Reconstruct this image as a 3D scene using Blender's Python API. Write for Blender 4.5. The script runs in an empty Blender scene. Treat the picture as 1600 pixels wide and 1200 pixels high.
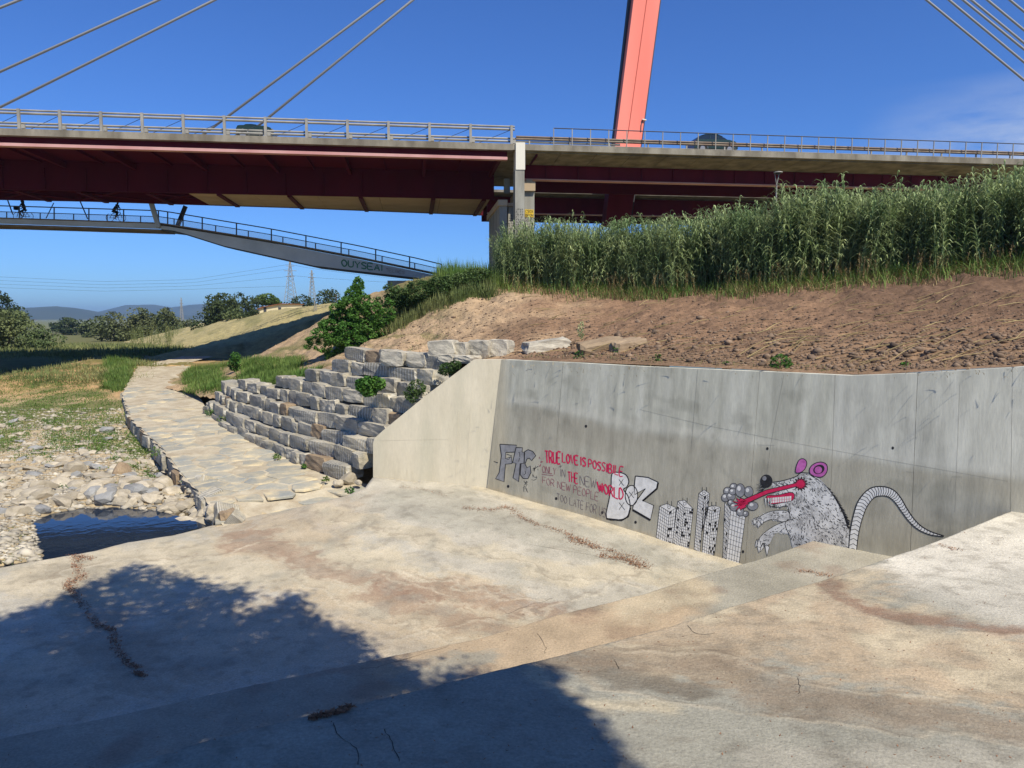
import bpy, math, random
import numpy as np
from mathutils import Vector, Matrix
from mathutils.geometry import tessellate_polygon

random.seed(7)
rng = np.random.default_rng(7)
S = bpy.context.scene
COL = S.collection

# ------------------------------------------------------------------ camera
F = 1160.0                      # focal length in pixels of a 1600 px wide picture
PITCH = math.atan(105.0 / F)    # camera looks slightly down
cam_d = bpy.data.cameras.new('camera'); cam = bpy.data.objects.new('camera', cam_d); COL.objects.link(cam)
cam_d.sensor_width = 36.0; cam_d.lens = 36.0 * F / 1600.0
cam_d.clip_start = 0.1; cam_d.clip_end = 30000
cam.location = (0, 0, 0); cam.rotation_euler = (math.pi / 2 - PITCH, 0, 0)
S.camera = cam

# ------------------------------------------------------------------ light
SUN_EL = math.radians(49); SUN_AZ = math.radians(35)      # azimuth: to the right of straight behind the camera
TO_SUN = Vector((math.sin(SUN_AZ) * math.cos(SUN_EL), -math.cos(SUN_AZ) * math.cos(SUN_EL), math.sin(SUN_EL)))
sun_d = bpy.data.lights.new('sun', 'SUN'); sun = bpy.data.objects.new('sun', sun_d); COL.objects.link(sun)
sun_d.energy = 5.0; sun_d.angle = math.radians(0.53); sun_d.color = (1.0, 0.93, 0.80)
sun.rotation_euler = TO_SUN.to_track_quat('Z', 'Y').to_euler()
W = bpy.data.worlds.new('World'); S.world = W; W.use_nodes = True
wn, wl = W.node_tree.nodes, W.node_tree.links
wn.clear()
wo = wn.new('ShaderNodeOutputWorld'); bg = wn.new('ShaderNodeBackground')
sky = wn.new('ShaderNodeTexSky'); sky.sky_type = 'NISHITA'; sky.sun_disc = False
sky.sun_elevation = SUN_EL; sky.sun_rotation = math.pi - SUN_AZ
sky.air_density = 1.0; sky.dust_density = 0.15; sky.ozone_density = 3.0; sky.altitude = 50
bg.inputs['Strength'].default_value = 0.080
# thin high cloud low in the sky beyond the right end of the bridge
tc = wn.new('ShaderNodeTexCoord'); mp = wn.new('ShaderNodeMapping'); mp.inputs['Scale'].default_value = (2.2, 2.2, 9.0)
nz = wn.new('ShaderNodeTexNoise'); nz.inputs['Scale'].default_value = 2.4; nz.inputs['Detail'].default_value = 7; nz.inputs['Roughness'].default_value = .6
rp = wn.new('ShaderNodeMapRange'); rp.inputs['From Min'].default_value = .34; rp.inputs['From Max'].default_value = .62
sx = wn.new('ShaderNodeSeparateXYZ')
rx = wn.new('ShaderNodeMapRange'); rx.inputs['From Min'].default_value = .40; rx.inputs['From Max'].default_value = .56
rz = wn.new('ShaderNodeMapRange'); rz.inputs['From Min'].default_value = .262; rz.inputs['From Max'].default_value = .19
m1 = wn.new('ShaderNodeMath'); m1.operation = 'MULTIPLY'; m2 = wn.new('ShaderNodeMath'); m2.operation = 'MULTIPLY'
m3 = wn.new('ShaderNodeMath'); m3.operation = 'MULTIPLY'; m3.inputs[1].default_value = 1.0
mx = wn.new('ShaderNodeMix'); mx.data_type = 'RGBA'; mx.inputs['B'].default_value = (6.4, 7.1, 8.4, 1)
tint = wn.new('ShaderNodeMix'); tint.data_type = 'RGBA'; tint.blend_type = 'MULTIPLY'; tint.inputs['Factor'].default_value = 1
tint.inputs['B'].default_value = (0.45, 0.80, 1.44, 1)
wl.new(tc.outputs['Generated'], mp.inputs['Vector']); wl.new(mp.outputs[0], nz.inputs['Vector']); wl.new(nz.outputs['Fac'], rp.inputs['Value'])
wl.new(tc.outputs['Generated'], sx.inputs[0]); wl.new(sx.outputs['X'], rx.inputs['Value']); wl.new(sx.outputs['Z'], rz.inputs['Value'])
wl.new(rp.outputs[0], m1.inputs[0]); wl.new(rx.outputs[0], m1.inputs[1]); wl.new(m1.outputs[0], m2.inputs[0]); wl.new(rz.outputs[0], m2.inputs[1])
wl.new(m2.outputs[0], m3.inputs[0]); wl.new(m3.outputs[0], mx.inputs['Factor'])
wl.new(sky.outputs[0], tint.inputs['A']); wl.new(tint.outputs['Result'], mx.inputs['A'])
wl.new(mx.outputs['Result'], bg.inputs['Color']); wl.new(bg.outputs[0], wo.inputs['Surface'])
S.view_settings.view_transform = 'Standard'; S.view_settings.look = 'None'
S.view_settings.exposure = 0.25; S.view_settings.gamma = 1.0; S.view_settings.use_curve_mapping = False

# ------------------------------------------------------------------ rays: picture point -> place
cp, sp = math.cos(PITCH), math.sin(PITCH)
def ray(px, py):
    a = (px - 800) / F; b = (600 - py) / F
    return np.array([a, cp + sp * b, -sp + cp * b])
def at_z(px, py, z): r = ray(px, py); return r * (z / r[2])
def at_y(px, py, y): r = ray(px, py); return r * (y / r[1])
def at_pl(px, py, p, n): r = ray(px, py); return r * (float(np.dot(p, n)) / float(np.dot(r, n)))
def proj(P):
    P = np.asarray(P, float); x, y, z = P[..., 0], P[..., 1], P[..., 2]
    d = y * cp - z * sp; u = y * sp + z * cp
    d = np.where(d < .05, .05, d)
    return 800 + F * x / d, 600 - F * u / d
def V(p): return Vector((float(p[0]), float(p[1]), float(p[2])))

# ------------------------------------------------------------------ numeric noise
def _hash(ix, iy, iz, seed):
    n = (ix * 374761393 + iy * 668265263 + iz * 2147483647 * 3 + seed * 1274126177) & 0xffffffff
    n = ((n ^ (n >> 13)) * 1274126177) & 0xffffffff
    n = n ^ (n >> 16)
    return (n & 0xffff) / 65535.0
def vnoise(x, y, z=0.0, seed=0):
    x = np.asarray(x, float); y = np.asarray(y, float); z = np.asarray(z, float) + 0 * x
    ix, iy, iz = np.floor(x).astype(np.int64), np.floor(y).astype(np.int64), np.floor(z).astype(np.int64)
    fx, fy, fz = x - ix, y - iy, z - iz
    fx, fy, fz = [f * f * (3 - 2 * f) for f in (fx, fy, fz)]
    r = 0
    for a in (0, 1):
        for b in (0, 1):
            for c in (0, 1):
                w = (fx if a else 1 - fx) * (fy if b else 1 - fy) * (fz if c else 1 - fz)
                r = r + w * _hash(ix + a, iy + b, iz + c, seed)
    return r * 2 - 1
def fbm(x, y, z=0.0, o=4, seed=0, g=.5):
    r = 0; a = 1; t = 0
    for i in range(o):
        r = r + a * vnoise(x * 2 ** i, y * 2 ** i, np.asarray(z) * 2 ** i, seed + i * 17); t += a; a *= g
    return r / t

# ------------------------------------------------------------------ objects
def tag(o, label=None, cat=None, group=None, kind=None):
    if label: o['label'] = label
    if cat: o['category'] = cat
    if group: o['group'] = group
    if kind: o['kind'] = kind
    return o
def empty(name, loc=(0, 0, 0), label=None, cat=None, group=None):
    o = bpy.data.objects.new(name, None); COL.objects.link(o); o.location = V(loc)
    o.empty_display_size = .2
    return tag(o, label, cat, group)
def link(name, me, parent=None, mat=None, loc=None):
    o = bpy.data.objects.new(name, me); COL.objects.link(o)
    if mat is not None and len(me.materials) == 0: me.materials.append(mat)
    if parent is not None:
        o.parent = parent
        if loc is None: # geometry given in world coordinates
            wp = parent.location.copy(); q = parent.parent
            while q is not None: wp += q.location; q = q.parent
            o.location = -wp
    if loc is not None: o.location = V(loc)
    return o
def mesh_np(name, v, f, smooth=False):
    """v (n,3); f (m,3) or (m,4) integer array"""
    v = np.asarray(v, np.float32); f = np.asarray(f, np.int32); k = f.shape[1]
    me = bpy.data.meshes.new(name)
    me.vertices.add(len(v)); me.vertices.foreach_set('co', v.ravel())
    me.loops.add(f.size); me.loops.foreach_set('vertex_index', f.ravel())
    me.polygons.add(len(f)); me.polygons.foreach_set('loop_start', np.arange(0, f.size, k, dtype=np.int32))
    me.update(calc_edges=True)
    if smooth: me.polygons.foreach_set('use_smooth', np.ones(len(f), bool))
    me.validate(); return me
def mesh_py(name, v, f, smooth=False):
    me = bpy.data.meshes.new(name); me.from_pydata([tuple(map(float, p)) for p in v], [], f); me.update()
    if smooth:
        for p in me.polygons: p.use_smooth = True
    return me
class MB:
    def __init__(s): s.v = []; s.f = []
    def add(s, v, f):
        n = len(s.v); s.v += [tuple(map(float, p)) for p in v]; s.f += [tuple(i + n for i in q) for q in f]; return s
    def hexa(s, p):   # 8 points: bottom 4, top 4
        return s.add(p, [(3, 2, 1, 0), (4, 5, 6, 7), (0, 1, 5, 4), (1, 2, 6, 5), (2, 3, 7, 6), (3, 0, 4, 7)])
    def box(s, a, b):
        x0, y0, z0 = a; x1, y1, z1 = b
        return s.hexa([(x0, y0, z0), (x1, y0, z0), (x1, y1, z0), (x0, y1, z0), (x0, y0, z1), (x1, y0, z1), (x1, y1, z1), (x0, y1, z1)])
    def tube(s, pts, r, n=6, cap=True):
        pts = [V(p) for p in pts]; rs = r if hasattr(r, '__len__') else [r] * len(pts)
        base = len(s.v); up = None
        for i, p in enumerate(pts):
            d = (pts[min(i + 1, len(pts) - 1)] - pts[max(i - 1, 0)]).normalized()
            if up is None: up = Vector((0, 0, 1)) if abs(d.z) < .9 else Vector((1, 0, 0))
            a = d.cross(up).normalized(); b = a.cross(d).normalized()
            for k in range(n):
                t = 2 * math.pi * k / n
                s.v.append(tuple(p + (a * math.cos(t) + b * math.sin(t)) * rs[i]))
        for i in range(len(pts) - 1):
            for k in range(n):
                q = base + i * n; s.f.append((q + k, q + (k + 1) % n, q + n + (k + 1) % n, q + n + k))
        if cap:
            s.f.append(tuple(base + k for k in range(n))[::-1]); q = base + (len(pts) - 1) * n
            s.f.append(tuple(q + k for k in range(n)))
        return s
    def prism(s, poly, off):
        """closed planar polygon (3D pts) extruded by vector off"""
        n = len(poly); base = len(s.v); P = [V(p) for p in poly]; O = V(off)
        s.v += [tuple(p) for p in P] + [tuple(p + O) for p in P]
        for t in tessellate_polygon([P]):
            s.f.append(tuple(base + i for i in t)); s.f.append(tuple(base + n + i for i in t[::-1]))
        for i in range(n): j = (i + 1) % n; s.f.append((base + i, base + j, base + n + j, base + n + i))
        return s
    def build(s, name, mat=None, parent=None, smooth=False, loc=None):
        me = mesh_py(name, s.v, s.f, smooth)
        import bmesh
        bm = bmesh.new(); bm.from_mesh(me); bmesh.ops.recalc_face_normals(bm, faces=bm.faces); bm.to_mesh(me); bm.free()
        return link(name, me, parent, mat, loc)

# ------------------------------------------------------------------ materials
def lin(c): c = c / 255.0; return c / 12.92 if c <= .04045 else ((c + .055) / 1.055) ** 2.4
def rgb(r, g, b, k=1.0): return (lin(r) * k, lin(g) * k, lin(b) * k)
def material(name, c1, c2=None, scale=2.0, detail=6, rough=.85, bump=0.0, bscale=20.0, c3=None, s3=.3, spec=.25, metal=0.0,
             rnd=0.0, island=0.0, attr=False, stretch=(1, 1, 1), grooves=0, trans=0.0, contrast=(.35, .65), fine=0.0):
    m = bpy.data.materials.new(name); m.use_nodes = True; n, l = m.node_tree.nodes, m.node_tree.links; n.clear()
    out = n.new('ShaderNodeOutputMaterial'); b = n.new('ShaderNodeBsdfPrincipled')
    b.inputs['Roughness'].default_value = rough; b.inputs['Specular IOR Level'].default_value = spec; b.inputs['Metallic'].default_value = metal
    tc = n.new('ShaderNodeTexCoord'); mp = n.new('ShaderNodeMapping'); mp.inputs['Scale'].default_value = stretch
    l.new(tc.outputs['Object'], mp.inputs['Vector'])
    vec = mp.outputs[0]
    if rnd:
        oi = n.new('ShaderNodeObjectInfo'); va = n.new('ShaderNodeVectorMath'); va.operation = 'ADD'
        sc = n.new('ShaderNodeVectorMath'); sc.operation = 'SCALE'; sc.inputs['Scale'].default_value = 37.0
        cb = n.new('ShaderNodeCombineXYZ'); l.new(oi.outputs['Random'], cb.inputs[0]); l.new(oi.outputs['Random'], cb.inputs[1])
        l.new(cb.outputs[0], sc.inputs[0]); l.new(mp.outputs[0], va.inputs[0]); l.new(sc.outputs[0], va.inputs[1]); vec = va.outputs[0]
    def noise(s, d=6, r=.55):
        q = n.new('ShaderNodeTexNoise'); q.inputs['Scale'].default_value = s; q.inputs['Detail'].default_value = d; q.inputs['Roughness'].default_value = r
        l.new(vec, q.inputs['Vector']); return q.outputs['Fac']
    def mapr(v, a, bb, c=0.0, d=1.0):
        q = n.new('ShaderNodeMapRange'); q.inputs['From Min'].default_value = a; q.inputs['From Max'].default_value = bb
        q.inputs['To Min'].default_value = c; q.inputs['To Max'].default_value = d; l.new(v, q.inputs['Value']); return q.outputs[0]
    def mix(f, a, bb, mode='MIX'):
        q = n.new('ShaderNodeMix'); q.data_type = 'RGBA'; q.blend_type = mode
        for key, val in (('Factor', f), ('A', a), ('B', bb)):
            if isinstance(val, (int, float)): q.inputs[key].default_value = val
            elif isinstance(val, tuple): q.inputs[key].default_value = (*val, 1) if len(val) == 3 else val
            else: l.new(val, q.inputs[key])
        return q.outputs['Result']
    c2 = c2 or c1
    if attr:
        at = n.new('ShaderNodeAttribute'); at.attribute_name = 'Col'; col = at.outputs['Color']
        f = mapr(noise(scale, detail, .62), .3, .7, .80, 1.18)
        cm = n.new('ShaderNodeCombineColor'); [l.new(f, cm.inputs[i]) for i in range(3)]
        col = mix(1.0, col, cm.outputs[0], 'MULTIPLY')
    else:
        col = mix(mapr(noise(scale, detail), *contrast), c1, c2)
    if c3: col = mix(mapr(noise(scale * s3, 4), .5, .66), col, c3)
    if fine:
        f = mapr(noise(bscale * 1.3, 3, .7), .25, .75, 1 - fine, 1 + fine)
        cm = n.new('ShaderNodeCombineColor'); [l.new(f, cm.inputs[i]) for i in range(3)]
        col = mix(1.0, col, cm.outputs[0], 'MULTIPLY')
    if rnd:
        f = mapr(oi.outputs['Random'], 0, 1, 1 - rnd, 1 + rnd)
        cm = n.new('ShaderNodeCombineColor'); [l.new(f, cm.inputs[i]) for i in range(3)]
        col = mix(1.0, col, cm.outputs[0], 'MULTIPLY')
    if island:
        ge = n.new('ShaderNodeNewGeometry'); f = mapr(ge.outputs['Random Per Island'], 0, 1, 1 - island, 1 + island)
        cm = n.new('ShaderNodeCombineColor'); [l.new(f, cm.inputs[i]) for i in range(3)]
        col = mix(1.0, col, cm.outputs[0], 'MULTIPLY')
    hgt = None
    if bump: hgt = noise(bscale, 8, .65)
    if grooves:
        wv = n.new('ShaderNodeTexWave'); wv.wave_type = 'BANDS'; wv.bands_direction = 'X'; wv.wave_profile = 'SIN'; wv.inputs['Scale'].default_value = grooves * .36
        wv.inputs['Distortion'].default_value = 1.5; wv.inputs['Detail'].default_value = 3; wv.inputs['Detail Scale'].default_value = 1.2
        l.new(vec, wv.inputs['Vector'])
        gsel = mapr(noise(1.3, 2), .36, .50)
        gm = n.new('ShaderNodeMath'); gm.operation = 'MULTIPLY'; l.new(mapr(wv.outputs['Fac'], .6, .95), gm.inputs[0]); l.new(gsel, gm.inputs[1])
        gk = n.new('ShaderNodeMath'); gk.operation = 'MULTIPLY'; gk.inputs[1].default_value = .6; l.new(gm.outputs[0], gk.inputs[0])
        col = mix(gk.outputs[0], col, rgb(214, 210, 196, .85))
    if hgt is not None:
        bp = n.new('ShaderNodeBump'); bp.inputs['Strength'].default_value = min(1, bump); bp.inputs['Distance'].default_value = .02 if bump <= 1 else .02 * bump
        l.new(hgt, bp.inputs['Height']); l.new(bp.outputs[0], b.inputs['Normal'])
    l.new(col, b.inputs['Base Color'])
    if trans:
        tr = n.new('ShaderNodeBsdfTranslucent'); l.new(col, tr.inputs['Color']); ms = n.new('ShaderNodeMixShader'); ms.inputs[0].default_value = trans
        l.new(b.outputs[0], ms.inputs[1]); l.new(tr.outputs[0], ms.inputs[2]); l.new(ms.outputs[0], out.inputs['Surface'])
    else: l.new(b.outputs[0], out.inputs['Surface'])
    return m

MT = {}
MT['floor'] = material('worn_floor_concrete', (.4, .4, .4), attr=True, scale=1.1, detail=9, rough=.9, bump=.9, bscale=22, fine=.24, spec=.15)
MT['wallc'] = material('cast_wall_concrete', (.3, .3, .3), attr=True, scale=2.0, detail=7, rough=.88, bump=.25, bscale=14, fine=.08, stretch=(1.6, 1.6, .28), spec=.2)
MT['soil'] = material('dug_soil', (.3, .3, .3), attr=True, scale=1.3, detail=9, rough=.95, bump=2.4, bscale=7, fine=.34, spec=.1)
MT['ground'] = material('river_bank_ground', (.3, .3, .3), attr=True, scale=1.2, detail=9, rough=.95, bump=1.4, bscale=5, fine=.28, spec=.1)
MT['clod'] = material('soil_clod', rgb(158, 134, 110, .74), rgb(112, 94, 78, .68), scale=3, bump=.8, bscale=20, island=.3)
MT['stone'] = material('quarried_grey_stone', rgb(142, 139, 129, .78), rgb(178, 170, 151, .82), scale=1.6, rough=.9, bump=.9, bscale=9, rnd=.16, grooves=9.0, fine=.2, c3=rgb(190, 178, 150, .78), s3=.5)
MT['stone_brown'] = material('quarried_brown_stone', rgb(176, 154, 124, .78), rgb(148, 128, 104, .78), scale=1.6, rough=.9, bump=.9, bscale=9, rnd=.1, fine=.2)
MT['rock'] = material('river_rock', rgb(208, 196, 172, .76), rgb(180, 168, 144, .74), scale=2.2, rough=.9, bump=.6, bscale=14, rnd=.2, fine=.12)
MT['rock_grey'] = material('grey_river_rock', rgb(176, 176, 172, .75), rgb(150, 148, 142, .75), scale=2.2, rough=.9, bump=.6, bscale=14, rnd=.15, fine=.12)
MT['pebble'] = material('river_pebble', rgb(210, 200, 178, .76), rgb(168, 160, 142, .72), scale=1.0, rough=.9, bump=.4, bscale=20, island=.28)
MT['flag'] = material('grey_flagstone', rgb(164, 166, 158, .74), rgb(194, 184, 158, .78), scale=1.3, rough=.88, bump=.6, bscale=10, rnd=.10, fine=.12, stretch=(1, 1, 1), c3=rgb(220, 202, 162, .85), s3=.8)
MT['mortar'] = material('sandy_mortar', rgb(214, 202, 174, .78), rgb(184, 168, 140, .76), scale=1.6, rough=.92, bump=.7, bscale=10, fine=.12)
MT['reed'] = material('reed_leaf', rgb(110, 134, 84, .9), rgb(168, 180, 126, .95), scale=.8, rough=.6, island=.6, trans=.28, spec=.3)
MT['reed_dry'] = material('dry_reed', rgb(190, 170, 120, .75), rgb(160, 135, 95, .7), scale=1, rough=.8, island=.3, trans=.1)
MT['weed'] = material('weed_leaf', rgb(92, 126, 54, .78), rgb(128, 150, 76, .78), scale=.5, rough=.7, island=.35, trans=.25)
MT['grass'] = material('grass_blade', rgb(112, 130, 72, .7), rgb(160, 160, 104, .7), scale=.25, rough=.75, island=.35, trans=.2)
MT['bush'] = material('bright_shrub_leaf', rgb(74, 124, 48, .7), rgb(110, 152, 66, .7), scale=.6, rough=.6, island=.35, trans=.28)
MT['bushd'] = material('dark_shrub_leaf', rgb(70, 100, 50, .7), rgb(104, 126, 70, .7), scale=.6, rough=.6, island=.35, trans=.25)
MT['tree1'] = material('willow_leaf', rgb(108, 128, 80, .65), rgb(140, 150, 98, .65), scale=.15, rough=.7, island=.3, trans=.2)
MT['tree2'] = material('dark_tree_leaf', rgb(62, 80, 48, .65), rgb(88, 102, 60, .65), scale=.15, rough=.7, island=.3, trans=.2)
MT['tree3'] = material('olive_tree_leaf', rgb(98, 112, 72, .65), rgb(124, 130, 86, .65), scale=.12, rough=.7, island=.3, trans=.2)
MT['pine'] = material('pine_needle', rgb(86, 112, 54, .7), rgb(104, 128, 60, .7), scale=.3, rough=.7, island=.25, trans=.15)
MT['bark'] = material('bark', rgb(110, 95, 78, .6), rgb(80, 68, 56, .6), scale=3, bump=.8, bscale=12)
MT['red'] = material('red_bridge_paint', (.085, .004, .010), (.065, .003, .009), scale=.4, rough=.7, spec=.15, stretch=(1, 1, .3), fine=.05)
MT['red2'] = material('bounce_lit_red_paint', (.15, .010, .021), (.11, .007, .016), scale=.8, rough=.7, spec=.15, stretch=(1, 1, .25), fine=.08)  # lighter copy of the bridge red, bounced sunlight put into the colour
MT['redp'] = material('pale_pink_flange_paint', rgb(220, 172, 164, .8), rgb(202, 146, 140, .8), scale=.4, rough=.6, stretch=(1, 1, .3))  # much paler and pinker than the girder red
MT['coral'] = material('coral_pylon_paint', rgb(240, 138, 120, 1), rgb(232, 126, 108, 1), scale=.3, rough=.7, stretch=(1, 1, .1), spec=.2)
MT['coral_dark'] = material('shaded_pylon_side', rgb(70, 72, 78, .7), rough=.7)  # pylon side away from the sun, its shade put into the colour
MT['bconc'] = material('weathered_deck_concrete', rgb(168, 160, 142, .75), rgb(128, 120, 104, .7), scale=1.0, detail=9, rough=.9, stretch=(1, 1, .35), fine=.15, bump=.3)
MT['bsoff'] = material('tan_soffit_panel', rgb(196, 176, 146, .9), rgb(180, 160, 132, .9), scale=.5, rough=.9, rnd=.06)
MT['pier'] = material('pier_concrete', rgb(178, 176, 164, .75), rgb(146, 142, 130, .7), scale=1.0, detail=9, rough=.9, stretch=(1.4, 1.4, .2), fine=.1)
MT['pierw'] = material('whitewashed_concrete', rgb(232, 226, 208, .85), rough=.9)
MT['steel'] = material('galvanised_steel', rgb(176, 172, 160, .75), rgb(150, 146, 136, .75), scale=1, rough=.55, spec=.4)
MT['rust'] = material('rusty_guardrail', rgb(150, 136, 118, .75), rgb(120, 100, 84, .75), scale=1, rough=.7)
MT['cable'] = material('grey_cable_sheath', rgb(176, 176, 172, .7), rough=.5, spec=.4)
MT['purple'] = material('violet_grey_kerb_plate', rgb(120, 104, 160, .8), rgb(140, 112, 150, .8), scale=.5, rough=.6)
MT['grey_beam'] = material('light_grey_beam_paint', rgb(188, 200, 208, .92), rgb(168, 180, 188, .9), scale=.4, rough=.7, fine=.06)
MT['dark_steel'] = material('dark_steel', rgb(74, 78, 86, .7), rough=.6, spec=.4)
MT['black'] = material('black_spray_paint', (.018, .018, .02), (.03, .03, .032), scale=8, rough=.8)
MT['white'] = material('white_spray_paint', rgb(240, 238, 230, .95), rgb(222, 220, 212, .9), scale=7, rough=.85)
MT['greyp'] = material('grey_spray_paint', rgb(164, 164, 164, .85), rgb(142, 142, 144, .8), scale=6, rough=.85)
MT['furg'] = material('grey_fur_paint', rgb(232, 230, 222, .95), rgb(176, 174, 168, .85), scale=3.2, rough=.85, contrast=(.38, .6))
MT['redpaint'] = material('crimson_spray_paint', rgb(222, 44, 92, .95), rgb(200, 36, 78, .95), scale=10, rough=.8)
MT['fadedred'] = material('faded_red_marker', rgb(176, 96, 108, .85), rgb(156, 110, 112, .85), scale=12, rough=.85)
MT['fadedgrey'] = material('faded_grey_marker', rgb(128, 112, 112, .85), rough=.85)
MT['pink'] = material('pink_spray_paint', rgb(215, 120, 190, .85), rgb(190, 95, 165, .85), scale=10, rough=.8)
MT['teal'] = material('faded_teal_paint', rgb(70, 128, 104, .85), rough=.85)
MT['yellow'] = material('yellow_paint', rgb(220, 185, 60, .85), rough=.85)
MT['twig'] = material('dry_leaf_litter', rgb(176, 128, 94, .8), rgb(128, 90, 64, .75), scale=8, rough=.9, island=.35)
MT['crack'] = material('dark_crack', rgb(96, 88, 76, .6), rough=.95)
MT['skin'] = material('skin', rgb(190, 140, 112, .8), rough=.6)
MT['cloth_b'] = material('black_cloth', (.02, .02, .025), (.035, .035, .04), scale=8)
MT['rubber'] = material('rubber', (.02, .02, .02), rough=.7)
MT['house'] = material('cream_plaster', rgb(235, 222, 180, .85), rgb(222, 208, 168, .85), scale=.5)
MT['roof'] = material('terracotta_roof', rgb(170, 110, 84, .8), rgb(150, 96, 72, .8), scale=2)
MT['carpaint'] = material('dark_green_car_paint', rgb(40, 62, 56, .8), rough=.25, spec=.6)
MT['carglass'] = material('car_window_glass', (.01, .014, .016), rough=.05, spec=.8)
MT['silver'] = material('silver_trim', rgb(190, 192, 195, .8), rough=.3, metal=.6)
MT['hill'] = material('wooded_hill', rgb(62, 78, 52, .5), rgb(92, 98, 66, .5), scale=.004, rough=.95)
def glassy(name, col, alpha):
    m = bpy.data.materials.new(name); m.use_nodes = True; n, l = m.node_tree.nodes, m.node_tree.links; n.clear()
    o = n.new('ShaderNodeOutputMaterial'); a = n.new('ShaderNodeBsdfTransparent'); b = n.new('ShaderNodeBsdfPrincipled'); x = n.new('ShaderNodeMixShader')
    b.inputs['Base Color'].default_value = (*col, 1); b.inputs['Roughness'].default_value = .4; x.inputs[0].default_value = alpha
    l.new(a.outputs[0], x.inputs[1]); l.new(b.outputs[0], x.inputs[2]); l.new(x.outputs[0], o.inputs['Surface']); return m
MT['panel'] = glassy('scratched_clear_panel', rgb(190, 200, 225, .8), .30)
def water_mat():
    m = bpy.data.materials.new('still_water'); m.use_nodes = True; n, l = m.node_tree.nodes, m.node_tree.links
    b = n['Principled BSDF']; b.inputs['Base Color'].default_value = (.012, .022, .04, 1); b.inputs['Roughness'].default_value = .04; b.inputs['IOR'].default_value = 1.33
    b.inputs['Specular IOR Level'].default_value = .8
    q = n.new('ShaderNodeTexNoise'); q.inputs['Scale'].default_value = 3.5; q.inputs['Detail'].default_value = 3; t = n.new('ShaderNodeTexCoord'); l.new(t.outputs['Object'], q.inputs['Vector'])
    bp = n.new('ShaderNodeBump'); bp.inputs['Strength'].default_value = .12; bp.inputs['Distance'].default_value = .02
    l.new(q.outputs['Fac'], bp.inputs['Height']); l.new(bp.outputs[0], b.inputs['Normal']); return m
MT['water'] = water_mat()

# ------------------------------------------------------------------ colour painting on vertices (albedo only: stains, soil kinds)
def seg_dist(x, y, pts, ys=1.0):
    d = np.full(x.shape, 1e9)
    for (x0, y0), (x1, y1) in zip(pts[:-1], pts[1:]):
        dx, dy = x1 - x0, (y1 - y0) * ys
        t = np.clip(((x - x0) * dx + (y - y0) * ys * dy) / (dx * dx + dy * dy + 1e-9), 0, 1)
        d = np.minimum(d, np.hypot(x - (x0 + t * dx), (y - y0) * ys - t * dy))
    return d
def brush(col, mask, c, k=1.0):
    m = np.clip(mask, 0, 1)[..., None] * k
    return col * (1 - m) + np.array(c) * m
def sstep(a, b, x): t = np.clip((x - a) / (b - a), 0, 1); return t * t * (3 - 2 * t)
def set_col(me, col):
    a = me.color_attributes.new('Col', 'FLOAT_COLOR', 'POINT')
    c = np.ones((len(me.vertices), 4), np.float32); c[:, :3] = col.reshape(-1, 3); a.data.foreach_set('color', c.ravel())
def grid_faces(nu, nv):
    i = np.arange(nu - 1)[:, None] * nv + np.arange(nv - 1)[None, :]
    return np.stack([i, i + nv, i + nv + 1, i + 1], -1).reshape(-1, 4)
class RBF:
    def __init__(s, P, smooth=1e-3):
        P = np.array(P, float); s.P = P[:, :2]; n = len(P)
        K = s.k(s.P, s.P) + np.eye(n) * smooth; Q = np.hstack([np.ones((n, 1)), s.P])
        A = np.zeros((n + 3, n + 3)); A[:n, :n] = K; A[:n, n:] = Q; A[n:, :n] = Q.T
        s.w = np.linalg.solve(A, np.concatenate([P[:, 2], np.zeros(3)]))
    def k(s, a, b):
        r2 = ((a[:, None, :] - b[None, :, :]) ** 2).sum(-1); return .5 * r2 * np.log(r2 + 1e-9)
    def __call__(s, x, y):
        x = np.asarray(x, float); sh = x.shape; q = np.stack([x.ravel(), np.asarray(y, float).ravel()], 1); out = []
        for c in range(0, len(q), 20000):
            b = q[c:c + 20000]; out.append(s.k(b, s.P) @ s.w[:-3] + s.w[-3] + b @ s.w[-2:])
        return np.concatenate(out).reshape(sh)

# ================================================================== KEY PLACES
# mural wall: a straight battered concrete wall
ZT = -1.3
W0 = at_z(783, 562, ZT); W1 = at_z(1330, 587, ZT)
wdir = (W1 - W0)[:2]; wdir /= np.linalg.norm(wdir); wdir = np.array([*wdir, 0.0])
wnh = np.array([wdir[1], -wdir[0], 0.0])
if wnh[1] > 0: wnh = -wnh
BAT = .07
wup = np.array([*( -wnh[:2] * BAT), 1.0]); wup /= np.linalg.norm(wup)
wn_ = np.cross(wdir, wup); wn_ /= np.linalg.norm(wn_)
if np.dot(wn_, wnh) < 0: wn_ = -wn_
def onwall(px, py, off=0.0): return at_pl(px, py, W0 + wn_ * (off * .22 + (.0008 if off > 0 else 0)), wn_)
WB0 = onwall(757, 762); WB1 = onwall(1150, 878)
BR = onwall(1270, 845); AR = onwall(1580, 799)
WTR = onwall(1600, 573)
print('wall', W0, W1, WB0, WB1, BR, AR, WTR)
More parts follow.
